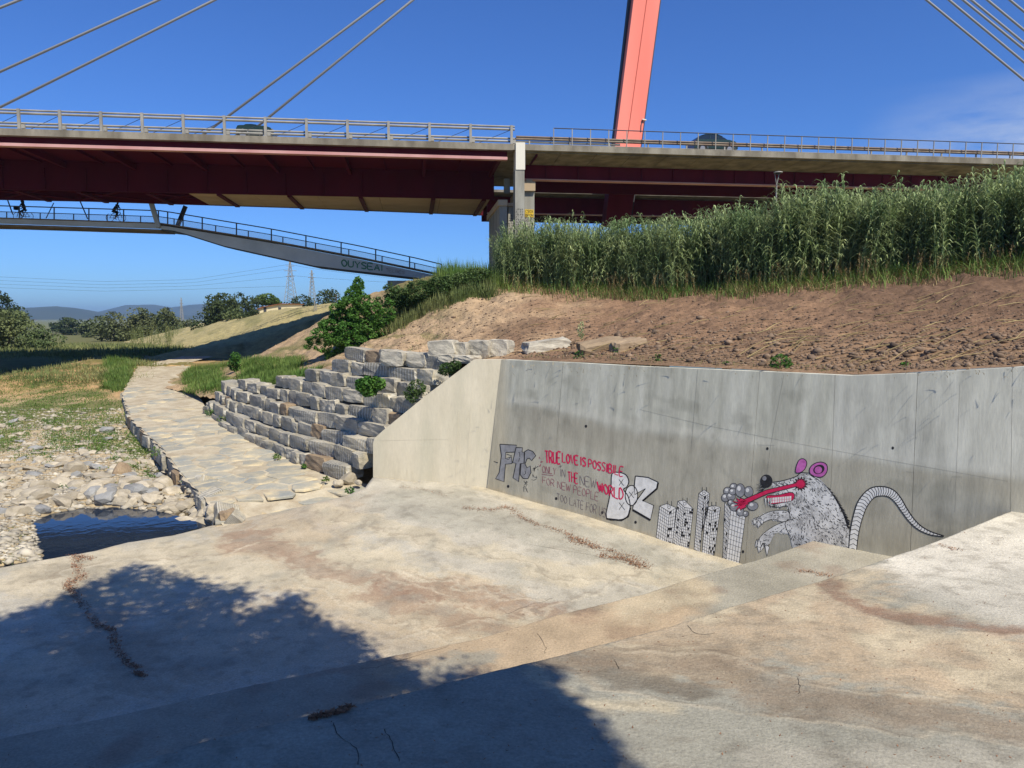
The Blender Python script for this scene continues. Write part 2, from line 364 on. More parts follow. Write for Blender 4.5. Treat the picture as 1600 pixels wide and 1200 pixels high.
# stepped floors: edge of upper slab (A) and of middle slab (B)
zA = AR[2]; zB = BR[2]
A_px = [(-200, 1305), (180, 1200), (350, 1150), (500, 1114), (640, 1082), (800, 1042), (857, 1029), (1049, 979), (1150, 946), (1290, 906), (1392, 871), (1454, 850), (1580, 799)]
B_px = [(-250, 1208), (0, 1154), (200, 1115), (400, 1070), (580, 1032), (750, 998), (868, 962), (1004, 929), (1094, 900), (1195, 872), (1270, 845)]
def plan_edge(pxs, pa, pb):
    """3D edge following the pixel list in the vertical plane through pa-pb"""
    d = pb - pa; n = np.array([d[1], -d[0], 0]); n /= np.linalg.norm(n)
    return np.array([at_pl(x, y, pa, n) for x, y in pxs])
A_L = at_z(180, 1200, zA); B_L = at_z(0, 1154, zB)
A_edge = plan_edge(A_px, A_L, AR); B_edge = plan_edge(B_px, B_L, BR)
print('A', A_edge[:, 2].round(2), 'B', B_edge[:, 2].round(2))
# path plane: z = PZ0 + PZ1*y
PZ0, PZ1 = -6.62, .0479
pn = np.array([0, -PZ1, 1.0])
def onpath(px, py, off=0.0): return at_pl(px, py, np.array([0, 0, PZ0 + off]), pn)
ZW = -6.06   # water level

# ================================================================== TERRAIN
G1c = []   # river side ground
def g1(px, py, z): p = at_z(px, py, z); G1c.append((p[0], p[1], z))
for a in [(170, 830, -6.5), (110, 830, -6.45), (230, 825, -6.4), (270, 838, -6.35), (60, 806, -6.04), (0, 808, -5.97), (-60, 815, -5.93), (35, 822, -5.99), (150, 862, -6.35), (30, 845, -5.93), (0, 872, -5.93), (62, 850, -6.05),
          (-120, 840, -5.9), (85, 790, -5.98), (150, 787, -5.98), (210, 790, -6.0), (300, 812, -6.0), (262, 800, -6.05), (330, 792, -5.9), (20, 775, -5.9),
          (0, 745, -5.85), (150, 720, -5.8), (260, 740, -5.88), (0, 680, -5.6), (100, 670, -5.55), (210, 680, -5.55), (-150, 700, -5.6), (-150, 800, -5.9),
          (0, 620, -5.0), (90, 625, -4.95), (180, 640, -5.1), (0, 603, -4.6), (80, 575, -3.9), (150, 562, -3.55), (190, 566, -3.75), (-150, 610, -4.9),
          (240, 566, -3.78), (280, 568, -3.78)]: g1(*a)
for x, y, z in [(-41, 60, -5.2), (-41, 75, -4.9), (-60, 92, -4.4), (-41, 91, -4.2), (-80, 75, -4.9), (-50, 72, -4.9), (-30, 72, -4.1), (-15, 60, -3.7), (-10, 50, -3.5), (0, 40, -3.6), (-8, 40, -4.4), (-5, 30, -5.3), (-2, 24, -6), (-120, 110, -4.8), (-60, 110, -4.6), (-20, 110, -4.4),
                (-200, 220, -6.5), (-80, 240, -6.6), (0, 240, -6.6), (40, 110, -4.4), (-60, 30, -4.6), (-40, 20, -5.6), (-300, 400, -8), (0, 420, -8), (-40, 50, -4.7), (-60, 60, -5.3)]: G1c.append((x, y, z))
G1 = RBF(G1c, .02)
G2c = []   # hill side above the walls
def g2(px, py, Y): p = at_y(px, py, Y); G2c.append((p[0], p[1], p[2]))
for s in (0, .2, .4, .6, .8, 1.0): p = W0 + (W1 - W0) * s; G2c.append((p[0], p[1], ZT - .03))
G2c.append((WTR[0], WTR[1], WTR[2] - .03)); p = WTR + wdir * 6; G2c.append((p[0], p[1], WTR[2] + .2))
p = (W1 + WTR) / 2; G2c.append((p[0], p[1], onwall(1465, 581)[2] - .03))
for a in [(330, 612, 40), (300, 578, 54), (430, 598, 31.5), (380, 585, 42), (490, 574, 29.5), (430, 572, 40), (400, 560, 54), (545, 549, 29), (600, 546, 28.3), (660, 550, 27.5), (700, 548, 26.5), (760, 548, 25.5),
          (480, 540, 43), (520, 520, 42), (570, 478, 41), (610, 462, 40), (560, 530, 35), (640, 480, 36), (650, 520, 31.5), (600, 510, 36), (700, 470, 34), (720, 510, 29.5), (700, 437, 38), (760, 452, 35), (780, 500, 29), (800, 470, 32), (640, 452, 38),
          (900, 530, 26), (900, 490, 30), (900, 456, 35), (1000, 505, 26), (1000, 458, 34), (1200, 540, 20.3), (1200, 500, 24), (1200, 447, 31), (1400, 545, 18.6), (1400, 490, 23), (1400, 428, 29),
          (1600, 545, 17), (1600, 480, 21.5), (1600, 405, 27), (1850, 480, 19), (1850, 390, 24), (1850, 560, 14.5), (1100, 520, 22.6),
          (780, 440, 38), (1000, 435, 40), (1200, 420, 37), (1400, 405, 35), (1600, 385, 33), (760, 425, 46), (640, 440, 50), (560, 470, 55),
          (490, 520, 72), (500, 492, 85), (450, 488, 98), (400, 491, 110), (330, 513, 122), (285, 533, 112), (400, 550, 72), (300, 545, 82), (350, 540, 84), (450, 545, 62), (440, 515, 90), (380, 515, 100), (350, 500, 130), (310, 520, 140), (480, 483, 140), (400, 486, 160)]: g2(*a)
for x, y, z in [(0, 60, 2.2), (30, 60, 2.6), (60, 60, 3), (0, 90, 2), (40, 90, 2.4), (-20, 120, .8), (20, 160, 1.4), (60, 160, 2), (100, 90, 3), (-60, 200, -1), (0, 220, 0), (-15, 75, 1.2)]: G2c.append((x, y, z))
G2 = RBF(G2c, .02)

# --- stone wall base line
SB = [onpath(x, y) for x, y in ((556, 757), (459, 722), (389, 688), (347, 666), (319, 640))]
SB.insert(0, SB[0] + (SB[0] - SB[1]) / np.linalg.norm(SB[0] - SB[1]) * 1.6)
SBp = np.array(SB); SBl = np.concatenate([[0], np.cumsum(np.linalg.norm(np.diff(SBp[:, :2], axis=0), axis=1))])
def sb(s):
    x = np.interp(s, SBl, SBp[:, 0]); y = np.interp(s, SBl, SBp[:, 1]); z = PZ0 + PZ1 * y
    e = .8; dx = np.interp(s + e, SBl, SBp[:, 0]) - np.interp(s - e, SBl, SBp[:, 0]); dy = np.interp(s + e, SBl, SBp[:, 1]) - np.interp(s - e, SBl, SBp[:, 1])
    L = math.hypot(dx, dy) + 1e-9; t = np.array([dx / L, dy / L, 0]); n = np.array([t[1], -t[0], 0])   # inward (into the bank)
    if n[0] < 0: n = -n
    return np.array([x, y, z]), t, n
ROWH, SETB = .47, .27
def dist_base(x, y):
    """signed distance into the bank from the stone wall base line, and clamp"""
    d = np.full(np.shape(x), 1e9); sg = np.ones(np.shape(x))
    for a, b in zip(SBp[:-1], SBp[1:]):
        vx, vy = b[0] - a[0], b[1] - a[1]; L2 = vx * vx + vy * vy
        t = np.clip(((x - a[0]) * vx + (y - a[1]) * vy) / L2, 0, 1)
        qx, qy = x - a[0] - t * vx, y - a[1] - t * vy; dd = np.hypot(qx, qy)
        s = np.sign(vy * qx - vx * qy); sg = np.where(dd < d, s, sg); d = np.minimum(d, dd)
    return d * sg
def hill_z(x, y):
    z = G2(x, y)
    near = (y < 41) & (x < W0[0] + 3)
    d = dist_base(np.asarray(x), np.asarray(y))
    zb = PZ0 + PZ1 * y + ROWH / SETB * np.maximum(d - .35, 0) - .55 + np.clip((y - 35) / 3, 0, 1) * .62 + np.maximum(x - (W0[0] - 1.6), 0) * 3 + np.maximum(y - 38, 0) * 2
    z = np.where(near, np.minimum(z - .12 * np.clip((W0[0] + 1 - x) / 2, 0, 1), zb), z)
    return z
def hill_full(x, y):
    z = hill_z(x, y)
    r = np.hypot(x, y)
    a = np.clip((r - 14) / 14, .25, 1.0)
    soil = fbm(x * .9, y * .9, 0, 5, 3) * .20 * a + fbm(x * 3.1, y * 3.1, 0, 4, 9) * .10
    ridg = -np.abs(fbm(x * .55 + y * .3, (y - x) * .12, 0, 3, 21)) * .35
    wx = (x - W0[0]) * wnh[0] + (y - W0[1]) * wnh[1]   # distance in front of the wall (negative: behind)
    k = sstep(0.35, 2.5, -wx)
    k = np.maximum(k, .8 * sstep(.3, -1.5, x - W0[0]))
    return z + (soil + ridg * .6) * k
# polar hill mesh
th = np.radians(np.linspace(-29.5, 50, 760))
fr = []
back_wall = lambda t: None
for t in th:
    dx, dy = math.sin(t), math.cos(t)
    # distance to wall line along this direction (a little behind the face)
    w = W0 - wnh * .25; q = wnh[0] * dx + wnh[1] * dy
    rw = (w[0] * wnh[0] + w[1] * wnh[1]) / q if abs(q) > 1e-6 else 1e9
    fr.append(rw)
fr = np.array(fr)
left = th < math.atan2(W0[0], W0[1])
frl = np.interp(np.degrees(th), [-29.5, -24, -22.2, -19.5, -16.3, -11.9, -8, -3.5, -.84], [62, 48, 42, 36.2, 32.4, 26.2, 25.6, 24.6, 22.85])
fr = np.where(left, frl, fr)
fr = np.minimum(fr, 80)
nr = 480
lr = np.linspace(0, 1, nr) ** 1.25
R = np.exp(np.log(fr)[:, None] * (1 - lr)[None, :] + math.log(230) * lr[None, :])
X = R * np.sin(th)[:, None]; Y = R * np.cos(th)[:, None]; Z = hill_full(X, Y)
v = np.stack([X, Y, Z], -1).reshape(-1, 3)
me = mesh_np('hillside', v, grid_faces(len(th), nr)[:, ::-1], True)
px, py = proj(v)
xx, yy = v[:, 0], v[:, 1]
dark = rgb(156, 125, 98, .72); tan = rgb(198, 170, 134, .75); dk2 = rgb(124, 99, 80, .66); mown = rgb(190, 176, 126, .72); grs = rgb(128, 128, 76, .6)
c = np.ones((len(v), 3)) * np.array(dark)
nzv = fbm(xx * .35, yy * .35, 0, 5, 5)
c = brush(c, sstep(940, 780, px + nzv * 160), tan, .9)
c = brush(c, sstep(.05, .35, fbm(xx * .25, yy * .5, 0, 4, 31)) * sstep(600, 900, px), dk2, .6)
c = brush(c, sstep(505, 440, py + nzv * 60) * sstep(900, 1100, px), dk2, .6)
c = brush(c, sstep(1250, 1350, px) * sstep(560, 480, py), dk2, .5)
c = brush(c, sstep(500, 570, py + nzv * 20) * sstep(900, 1000, px), rgb(168, 140, 110, .66), .5)
streak = fbm((xx * .8 + yy * .6) * 1.6, (yy * .8 - xx * .6) * .22, 0, 3, 41)
c = brush(c, (sstep(.05, .3, streak) * sstep(760, 620, px) * sstep(60, 40, yy)), rgb(140, 132, 84, .65), .7)
c = brush(c, sstep(56, 62, yy), mown, 1)
c = brush(c, sstep(56, 62, yy) * sstep(.1, .4, fbm((xx * .5 + yy * .2) * .8, (yy - xx) * .08, 0, 3, 43)), rgb(150, 146, 98, .65), .7)
c = brush(c, sstep(47, 40, yy) * 0 + sstep(.0, .25, nzv) * sstep(62, 56, yy) * sstep(38, 44, yy) * sstep(500, 440, px), rgb(130, 136, 84, .6), .7)
c = brush(c, sstep(36, 40, yy) * sstep(780, 700, px) * 0 + sstep(36, 42, yy - np.clip((900 - px) * .004, -1, 4)) * sstep(560, 640, px) * sstep(60, 50, yy), grs, .8)
set_col(me, c); me.materials.append(MT['soil'])
hill = tag(link('hillside', me), 'bare brown earth slope above the concrete wall and stone wall', None, None, 'structure')

# river ground polar mesh
th = np.radians(np.linspace(-60, 12, 520)); nr = 420
R = np.exp(np.linspace(math.log(13), math.log(430), nr))[None, :] * np.ones(len(th))[:, None]
X = R * np.sin(th)[:, None]; Y = R * np.cos(th)[:, None]
pathL = [onpath(x, y) for x, y in ((345, 800), (285, 745), (255, 702), (205, 655), (190, 615), (215, 572))]
pathR = [onpath(x, y) for x, y in ((556, 765), (459, 724), (389, 690), (347, 668), (319, 645), (300, 610), (290, 566))]
CF = np.array([at_z(x, y, z_) for x, y, z_ in ((-900, 1100, -6.0), (-400, 960, -6.0), (-200, 922, -6.0), (0, 882, -6.0), (60, 872, -6.0), (150, 856, -6.0), (200, 843, -6.0), (270, 832, -6.0), (330, 817, -5.98), (400, 803, -5.85), (470, 790, -5.6), (540, 771, -5.35), (570, 755, -5.15))])
def ground_z(X, Y):
    z = G1(X, Y)
    n = fbm(X * .7, Y * .7, 0, 5, 13) * .10 + fbm(X * 3, Y * 3, 0, 3, 15) * .045
    z = z + n
    # keep the ground beneath the paved path and beneath the concrete floor
    PL = np.array(pathL); PR = np.array(pathR)
    xl = np.interp(Y, PL[:, 1], PL[:, 0]); xr = np.interp(Y, PR[:, 1], PR[:, 0])
    inside = (X > xl - .05) & (X < xr + 6) & (Y > 20) & (Y < PL[-1, 1])
    z = np.where(inside, np.minimum(z, PZ0 + PZ1 * Y - .25), z)
    edge = (X <= xl) & (X > xl - 2.0) & (Y > 19) & (Y < 40)
    z = np.where(edge, z - .28 * (1 - np.clip((xl - X) / 2.0, 0, 1)) * np.clip((40 - Y) / 10, 0, 1), z)
    yc = np.interp(X, CF[:, 0], CF[:, 1]); z = np.where(Y < yc - .12, np.minimum(z, -6.75), z)
    return z
Z = ground_z(X, Y)
v = np.stack([X, Y, Z], -1).reshape(-1, 3); px, py = proj(v); xx, yy = v[:, 0], v[:, 1]
me = mesh_np('ground', v, grid_faces(len(th), nr)[:, ::-1], True)
c = np.ones((len(v), 3)) * np.array(rgb(198, 178, 142, .75)); nzv = fbm(xx * .5, yy * .5, 0, 5, 55)
c = brush(c, sstep(640, 600, py + nzv * 25), rgb(196, 162, 116, .75))
c = brush(c, sstep(.05, .3, nzv + sstep(690, 620, py) * .25 - .1) * sstep(730, 680, py), rgb(118, 124, 68, .6), .75)
c = brush(c, sstep(60, 70, yy), rgb(120, 126, 74, .6), .9)
c = brush(c, sstep(120, 160, yy), rgb(134, 132, 84, .6), .8)
c = brush(c, sstep(-6.0, -6.12, v[:, 2]) * (yy < 40), rgb(110, 100, 80, .5), .9)
c = brush(c, sstep(60, 66, yy) * sstep(40, 10, np.abs(px - 250)) * sstep(100, 80, yy), rgb(190, 164, 126, .7), .9)
set_col(me, c); me.materials.append(MT['ground'])
tag(link('ground', me), 'pebbly river bank ground on the left', None, None, 'structure')

# far plain and hills
def plain():
    th = np.radians(np.linspace(-75, 75, 60)); r = np.array([380, 600, 1000, 2000, 4000, 7000])
    X = r[None] * np.sin(th)[:, None]; Y = r[None] * np.cos(th)[:, None]; Z = np.tile(np.array([-8.6, -9, -10, -11, -12, -12.0]), (60, 1))
    me = mesh_np('plain', np.stack([X, Y, Z], -1).reshape(-1, 3), grid_faces(60, 6)[:, ::-1]); c = np.ones((360, 3)) * np.array(rgb(140, 142, 96, .6)); set_col(me, c)
    me.materials.append(MT['ground']); tag(link('plain', me), 'flat river plain reaching to the hills', None, None, 'structure')
plain()
def ridge(name, r0, prof, depth, seed, label):
    a = np.linspace(-800, 2400, 700); h = np.interp(a, [p[0] for p in prof], [p[1] for p in prof])
    nv = 24; X = np.zeros((700, nv)); Y = X.copy(); Z = X.copy()
    for j in range(nv):
        t = j / (nv - 1); r = r0 + depth * t
        ang = np.arctan((a - 800) / F); X[:, j] = r * np.sin(ang); Y[:, j] = r * np.cos(ang)
        top = (495 - h) / F * (r0 + depth) ; s = math.sin(min(1, t * 1.0) * math.pi / 2)
        Z[:, j] = -12 + (top + 12) * s + fbm(X[:, j] / 260, Y[:, j] / 260, 0, 4, seed) * 9 * math.sin(t * math.pi) + (fbm(X[:, j] / 60, Y[:, j] / 60, 0, 3, seed + 3) * 3 * t)
    me = mesh_np(name, np.stack([X, Y, Z], -1).reshape(-1, 3), grid_faces(700, nv)[:, ::-1], True); me.materials.append(MT['hill'])
    tag(link(name, me), label, None, None, 'structure')
ridge('hills', 3600, [(-800, 480), (-200, 478), (42, 484), (92, 481), (125, 484), (160, 489), (200, 492), (400, 494), (900, 494), (2400, 490)], 900, 3, 'low wooded hills on the horizon at left')
ridge('hills', 5200, [(-800, 470), (42, 486), (155, 489), (200, 479), (245, 478), (270, 482), (300, 478), (340, 476), (420, 480), (800, 484), (2400, 480)], 1300, 8, 'farther blue hills behind the trees')

# water
def water():
    pts = [at_z(x, y, ZW) for x, y in ((-260, 798), (0, 795), (60, 790), (140, 788), (220, 790), (300, 812), (325, 822), (270, 836), (200, 848), (150, 861), (60, 877), (0, 887), (-260, 938))]
    me = mesh_py('water', pts, [tuple(range(len(pts)))]); me.materials.append(MT['water'])
    tag(link('water', me), 'small dark blue pool between pale rocks and concrete', None, None, 'structure')
water()

# ================================================================== CONCRETE FLOORS
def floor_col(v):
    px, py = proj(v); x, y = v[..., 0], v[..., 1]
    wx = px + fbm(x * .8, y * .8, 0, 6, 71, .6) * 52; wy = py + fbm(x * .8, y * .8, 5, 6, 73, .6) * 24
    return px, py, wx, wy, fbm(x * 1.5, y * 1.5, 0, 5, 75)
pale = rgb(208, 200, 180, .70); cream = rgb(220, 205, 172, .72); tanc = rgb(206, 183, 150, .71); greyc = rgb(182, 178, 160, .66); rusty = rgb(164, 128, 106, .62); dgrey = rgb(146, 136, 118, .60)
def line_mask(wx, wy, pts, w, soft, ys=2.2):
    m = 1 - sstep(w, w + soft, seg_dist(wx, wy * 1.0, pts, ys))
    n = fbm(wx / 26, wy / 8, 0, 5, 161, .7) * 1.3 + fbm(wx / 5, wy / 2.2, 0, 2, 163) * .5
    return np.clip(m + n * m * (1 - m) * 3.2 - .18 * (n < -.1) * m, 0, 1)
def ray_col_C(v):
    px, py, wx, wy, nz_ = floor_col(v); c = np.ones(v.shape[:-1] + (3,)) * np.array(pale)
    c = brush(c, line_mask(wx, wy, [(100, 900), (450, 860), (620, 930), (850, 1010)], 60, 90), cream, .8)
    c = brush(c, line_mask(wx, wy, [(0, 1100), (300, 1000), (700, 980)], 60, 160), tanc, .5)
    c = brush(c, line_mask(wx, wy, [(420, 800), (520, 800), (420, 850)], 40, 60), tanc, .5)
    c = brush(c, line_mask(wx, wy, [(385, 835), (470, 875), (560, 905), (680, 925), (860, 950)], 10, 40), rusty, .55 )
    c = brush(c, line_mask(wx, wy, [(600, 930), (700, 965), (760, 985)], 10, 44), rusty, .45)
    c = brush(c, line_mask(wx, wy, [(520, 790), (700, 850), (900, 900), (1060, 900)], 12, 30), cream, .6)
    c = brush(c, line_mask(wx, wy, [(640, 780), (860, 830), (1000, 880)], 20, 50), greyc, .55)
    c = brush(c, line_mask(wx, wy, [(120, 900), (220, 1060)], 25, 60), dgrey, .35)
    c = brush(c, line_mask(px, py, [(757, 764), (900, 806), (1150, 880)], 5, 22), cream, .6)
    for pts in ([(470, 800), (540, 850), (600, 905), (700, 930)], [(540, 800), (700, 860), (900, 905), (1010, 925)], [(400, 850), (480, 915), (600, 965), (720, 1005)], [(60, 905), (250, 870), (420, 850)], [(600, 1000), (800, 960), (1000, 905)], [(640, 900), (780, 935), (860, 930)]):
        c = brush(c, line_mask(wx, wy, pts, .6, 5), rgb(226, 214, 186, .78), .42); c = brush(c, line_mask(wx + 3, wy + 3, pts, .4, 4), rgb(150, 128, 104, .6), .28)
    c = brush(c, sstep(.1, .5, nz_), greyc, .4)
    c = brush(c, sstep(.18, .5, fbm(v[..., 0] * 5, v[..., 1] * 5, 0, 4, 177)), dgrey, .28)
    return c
def ray_col_B(v):
    px, py, wx, wy, nz_ = floor_col(v); c = np.ones(v.shape[:-1] + (3,)) * np.array(tanc)
    c = brush(c, sstep(1080, 1130, wx), greyc, .9); c = brush(c, sstep(1250, 1300, wx), pale, .5)
    c = brush(c, line_mask(wx, wy, [(900, 950), (1000, 920), (1080, 935)], 12, 30), dgrey, .6)
    c = brush(c, line_mask(wx, wy, [(1000, 950), (1080, 920)], 20, 40), cream, .7)
    c = brush(c, line_mask(wx, wy, [(640, 1060), (760, 1030)], 18, 40), greyc, .8)
    c = brush(c, sstep(650, 500, wx), greyc, .75)
    c = brush(c, sstep(.1, .5, nz_), rusty, .35)
    return c
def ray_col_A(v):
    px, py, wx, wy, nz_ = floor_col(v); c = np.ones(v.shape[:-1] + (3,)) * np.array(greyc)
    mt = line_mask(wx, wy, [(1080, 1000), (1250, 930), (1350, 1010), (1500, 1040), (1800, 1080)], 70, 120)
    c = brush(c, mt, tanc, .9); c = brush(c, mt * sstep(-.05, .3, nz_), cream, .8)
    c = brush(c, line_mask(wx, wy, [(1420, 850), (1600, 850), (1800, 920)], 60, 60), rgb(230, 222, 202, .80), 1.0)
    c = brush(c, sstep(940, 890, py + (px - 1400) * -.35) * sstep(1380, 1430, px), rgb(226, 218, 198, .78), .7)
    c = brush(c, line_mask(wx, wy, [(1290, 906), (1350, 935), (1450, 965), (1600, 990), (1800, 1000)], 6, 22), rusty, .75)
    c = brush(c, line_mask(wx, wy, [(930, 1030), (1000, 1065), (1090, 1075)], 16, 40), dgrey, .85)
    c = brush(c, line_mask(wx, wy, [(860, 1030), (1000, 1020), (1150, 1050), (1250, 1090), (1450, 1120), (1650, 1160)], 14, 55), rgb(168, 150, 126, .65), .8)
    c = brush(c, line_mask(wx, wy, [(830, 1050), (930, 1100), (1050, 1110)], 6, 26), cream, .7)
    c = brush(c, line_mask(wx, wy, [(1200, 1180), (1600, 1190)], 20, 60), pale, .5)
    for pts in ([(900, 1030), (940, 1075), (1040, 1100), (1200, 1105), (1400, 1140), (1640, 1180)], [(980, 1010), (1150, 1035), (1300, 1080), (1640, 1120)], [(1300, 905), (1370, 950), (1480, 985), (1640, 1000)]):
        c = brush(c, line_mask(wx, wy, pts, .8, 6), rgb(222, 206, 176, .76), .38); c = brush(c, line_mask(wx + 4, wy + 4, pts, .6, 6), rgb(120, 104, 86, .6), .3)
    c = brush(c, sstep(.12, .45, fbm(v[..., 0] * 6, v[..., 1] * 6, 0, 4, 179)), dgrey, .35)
    return c
def inner(edge, k, n, smooth=False):
    """resample an edge to n points"""
    e = np.array(edge); s = np.concatenate([[0], np.cumsum(np.linalg.norm(np.diff(e, axis=0), axis=1))]); t = np.linspace(0, s[-1], n)
    return np.stack([np.interp(t, s, e[:, i]) for i in range(3)], 1)
def slab(name, edge, back_dir, depth, rise, colf, drop, label, nu=420, nv=200, ext=2.0):
    """strip whose front edge is 'edge'; goes back towards the camera by depth along back_dir; face drops below the edge"""
    e = inner(edge, 1, nu); bd = np.array([*back_dir, 0.0]); bd /= np.linalg.norm(bd)
    t = np.linspace(0, 1, nv) ** 1.2 * depth
    P = e[:, None, :] + bd[None, None, :] * t[None, :, None]
    zc = e[:, 2]; ks = np.convolve(np.pad(zc, 40, 'edge'), np.ones(81) / 81, 'valid')
    k = np.clip(t / 1.5, 0, 1)[None, :]
    P[:, :, 2] = zc[:, None] * (1 - k) + ks[:, None] * k + rise * t[None, :] + fbm(P[:, :, 0] * .5, P[:, :, 1] * .5, 0, 4, 91) * .03 * np.clip(t / .5, 0, 1)[None, :]
    P[:, 0, 2] += fbm(P[:, 0, 0] * 6, P[:, 0, 1] * 6, 0, 3, 19) * .008
    F1 = grid_faces(nu, nv); v = P.reshape(-1, 3); c = colf(v)
    # front face, slightly rounded arris
    fv = np.concatenate([P[:, 0, :] + np.array([0, 0, -.03]) - bd * .03, P[:, 0, :] + np.array([0, 0, -drop]) - bd * .03], 0)
    n0 = len(v); i = np.arange(nu - 1)
    F2 = np.concatenate([np.stack([i * nv, i * nv + nv, n0 + i + 1, n0 + i], 1), np.stack([n0 + i, n0 + i + 1, n0 + nu + i + 1, n0 + nu + i], 1)])
    v = np.concatenate([v, fv]); c = np.concatenate([c, colf(fv)])
    me = mesh_np(name, v, np.concatenate([F1, F2])); set_col(me, c); me.materials.append(MT['floor'])
    import bmesh
    bm = bmesh.new(); bm.from_mesh(me); bmesh.ops.recalc_face_normals(bm, faces=bm.faces)
    if sum(f.normal.z for f in bm.faces) < 0: bmesh.ops.reverse_faces(bm, faces=bm.faces)
    bm.to_mesh(me); bm.free(); me.polygons.foreach_set('use_smooth', np.ones(len(me.polygons), bool))
    return tag(link(name, me), label, None, None, 'structure'), v
bdir = wdir[:2]
eA = np.vstack([A_edge, AR + (AR - A_edge[-2]) / np.linalg.norm(AR - A_edge[-2]) * .5])
eA = np.vstack([A_edge[0] - (A_edge[1] - A_edge[0]) * 2, eA])
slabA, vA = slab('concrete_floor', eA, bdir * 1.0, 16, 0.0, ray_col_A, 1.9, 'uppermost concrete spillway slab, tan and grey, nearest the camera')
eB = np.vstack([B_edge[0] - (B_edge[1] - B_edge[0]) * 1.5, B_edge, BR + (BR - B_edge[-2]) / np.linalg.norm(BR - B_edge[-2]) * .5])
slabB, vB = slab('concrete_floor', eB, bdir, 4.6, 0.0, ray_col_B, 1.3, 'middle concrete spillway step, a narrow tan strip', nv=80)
# lower floor C: from the B face out to the pool edge, by RBF
Cc = []
def cz(px, py, z): p = at_z(px, py, z); Cc.append((p[0], p[1], z))
for x, y in ((757, 762), (850, 789), (950, 818), (1050, 848), (1150, 878)): p = onwall(x, y); Cc.append(tuple(p))
WL = at_y(583, 742, 23.5); Cc.append(tuple(WL)); p = (WL + WB0) / 2; Cc.append(tuple(at_pl(670, 752, WL, np.cross(WB0 - WL, [0, 0, 1]))))
for a in [(560, 768, -5.3), (480, 790, -5.55), (400, 806, -5.85), (340, 818, -5.98), (270, 834, -6.0), (150, 858, -6.0), (0, 884, -6.0), (-200, 920, -6.0), (600, 830, -5.6), (800, 850, -5.6), (300, 920, -6.08), (600, 950, -6.0), (0, 1000, -6.1), (900, 930, -5.98), (1050, 900, -5.98), (700, 790, -5.35), (850, 830, -5.5)]: cz(*a)
for p in B_edge[1:]: Cc.append((p[0] - .2, p[1] + .3, -6.1 if p[0] < 5 else -6.08))
GC = RBF(Cc, .005)
def floorC():
    # boundary in plan: far edge (pool, path, wing, wall) against near edge (under B)
    far = [at_z(x, y, GC_z) for x, y, GC_z in ((-400, 960, -6.0), (-200, 922, -6.0), (0, 882, -6.0), (60, 872, -6.0), (150, 856, -6.0), (200, 843, -6.0), (270, 832, -6.0), (330, 817, -5.98), (400, 803, -5.85), (470, 790, -5.6), (540, 771, -5.35), (570, 755, -5.15))]
    far += [WL + (WL - WB0) / np.linalg.norm(WL - WB0) * .02, WB0 * 1.0, onwall(850, 789), onwall(950, 818), onwall(1050, 848), onwall(1150, 878), onwall(1290, 915)]
    far = np.array(far); far[12:, :2] += np.array([.0, .05])
    nearl = [B_edge[0] * 1.0 - (B_edge[1] - B_edge[0]) * 1.5] + [B_edge[-1]]
    near = np.array(nearl) + np.array([wdir[0], wdir[1], 0]) * .6
    nu, nv = 520, 260; f = inner(far, 1, nu); n = inner(near, 1, nu)
    t = np.linspace(0, 1, nv)[None, :, None]; P = f[:, None, :] * (1 - t) + n[:, None, :] * t
    e = fbm(f[:, 0] * 1.3, f[:, 1] * 1.3, 0, 4, 8) * .10 * sstep(24, 22, f[:, 1])      # worn edge of the pool side
    P[:, :, 1] += (e[:, None] * (1 - t[:, :, 0]) ** 8)
    P[:, :, 2] = GC(P[:, :, 0], P[:, :, 1]) + fbm(P[:, :, 0] * .6, P[:, :, 1] * .6, 0, 4, 93) * .03
    rim = np.clip(1 - t[:, :, 0] * 30, 0, 1) * (f[:, 1] < 24.0)[:, None] * (f[:, 0] < -3)[:, None]
    P[:, :, 2] -= rim ** 2 * .10
    v = P.reshape(-1, 3); c = ray_col_C(v)
    fv = P[:, 0, :] + np.array([0, 0, -.6]); n0 = len(v); i = np.arange(nu - 1)
    F2 = np.stack([i * nv, n0 + i, n0 + i + 1, i * nv + nv], 1)
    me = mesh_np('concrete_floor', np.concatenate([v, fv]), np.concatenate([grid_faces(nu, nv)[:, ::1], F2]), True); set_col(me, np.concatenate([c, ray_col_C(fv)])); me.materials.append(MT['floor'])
    me.flip_normals() if me.polygons[1000].normal.z < 0 else None
    return tag(link('concrete_floor', me), 'lowest and widest concrete spillway floor, beside the pool and mural wall', None, None, 'structure')
slabC = floorC()

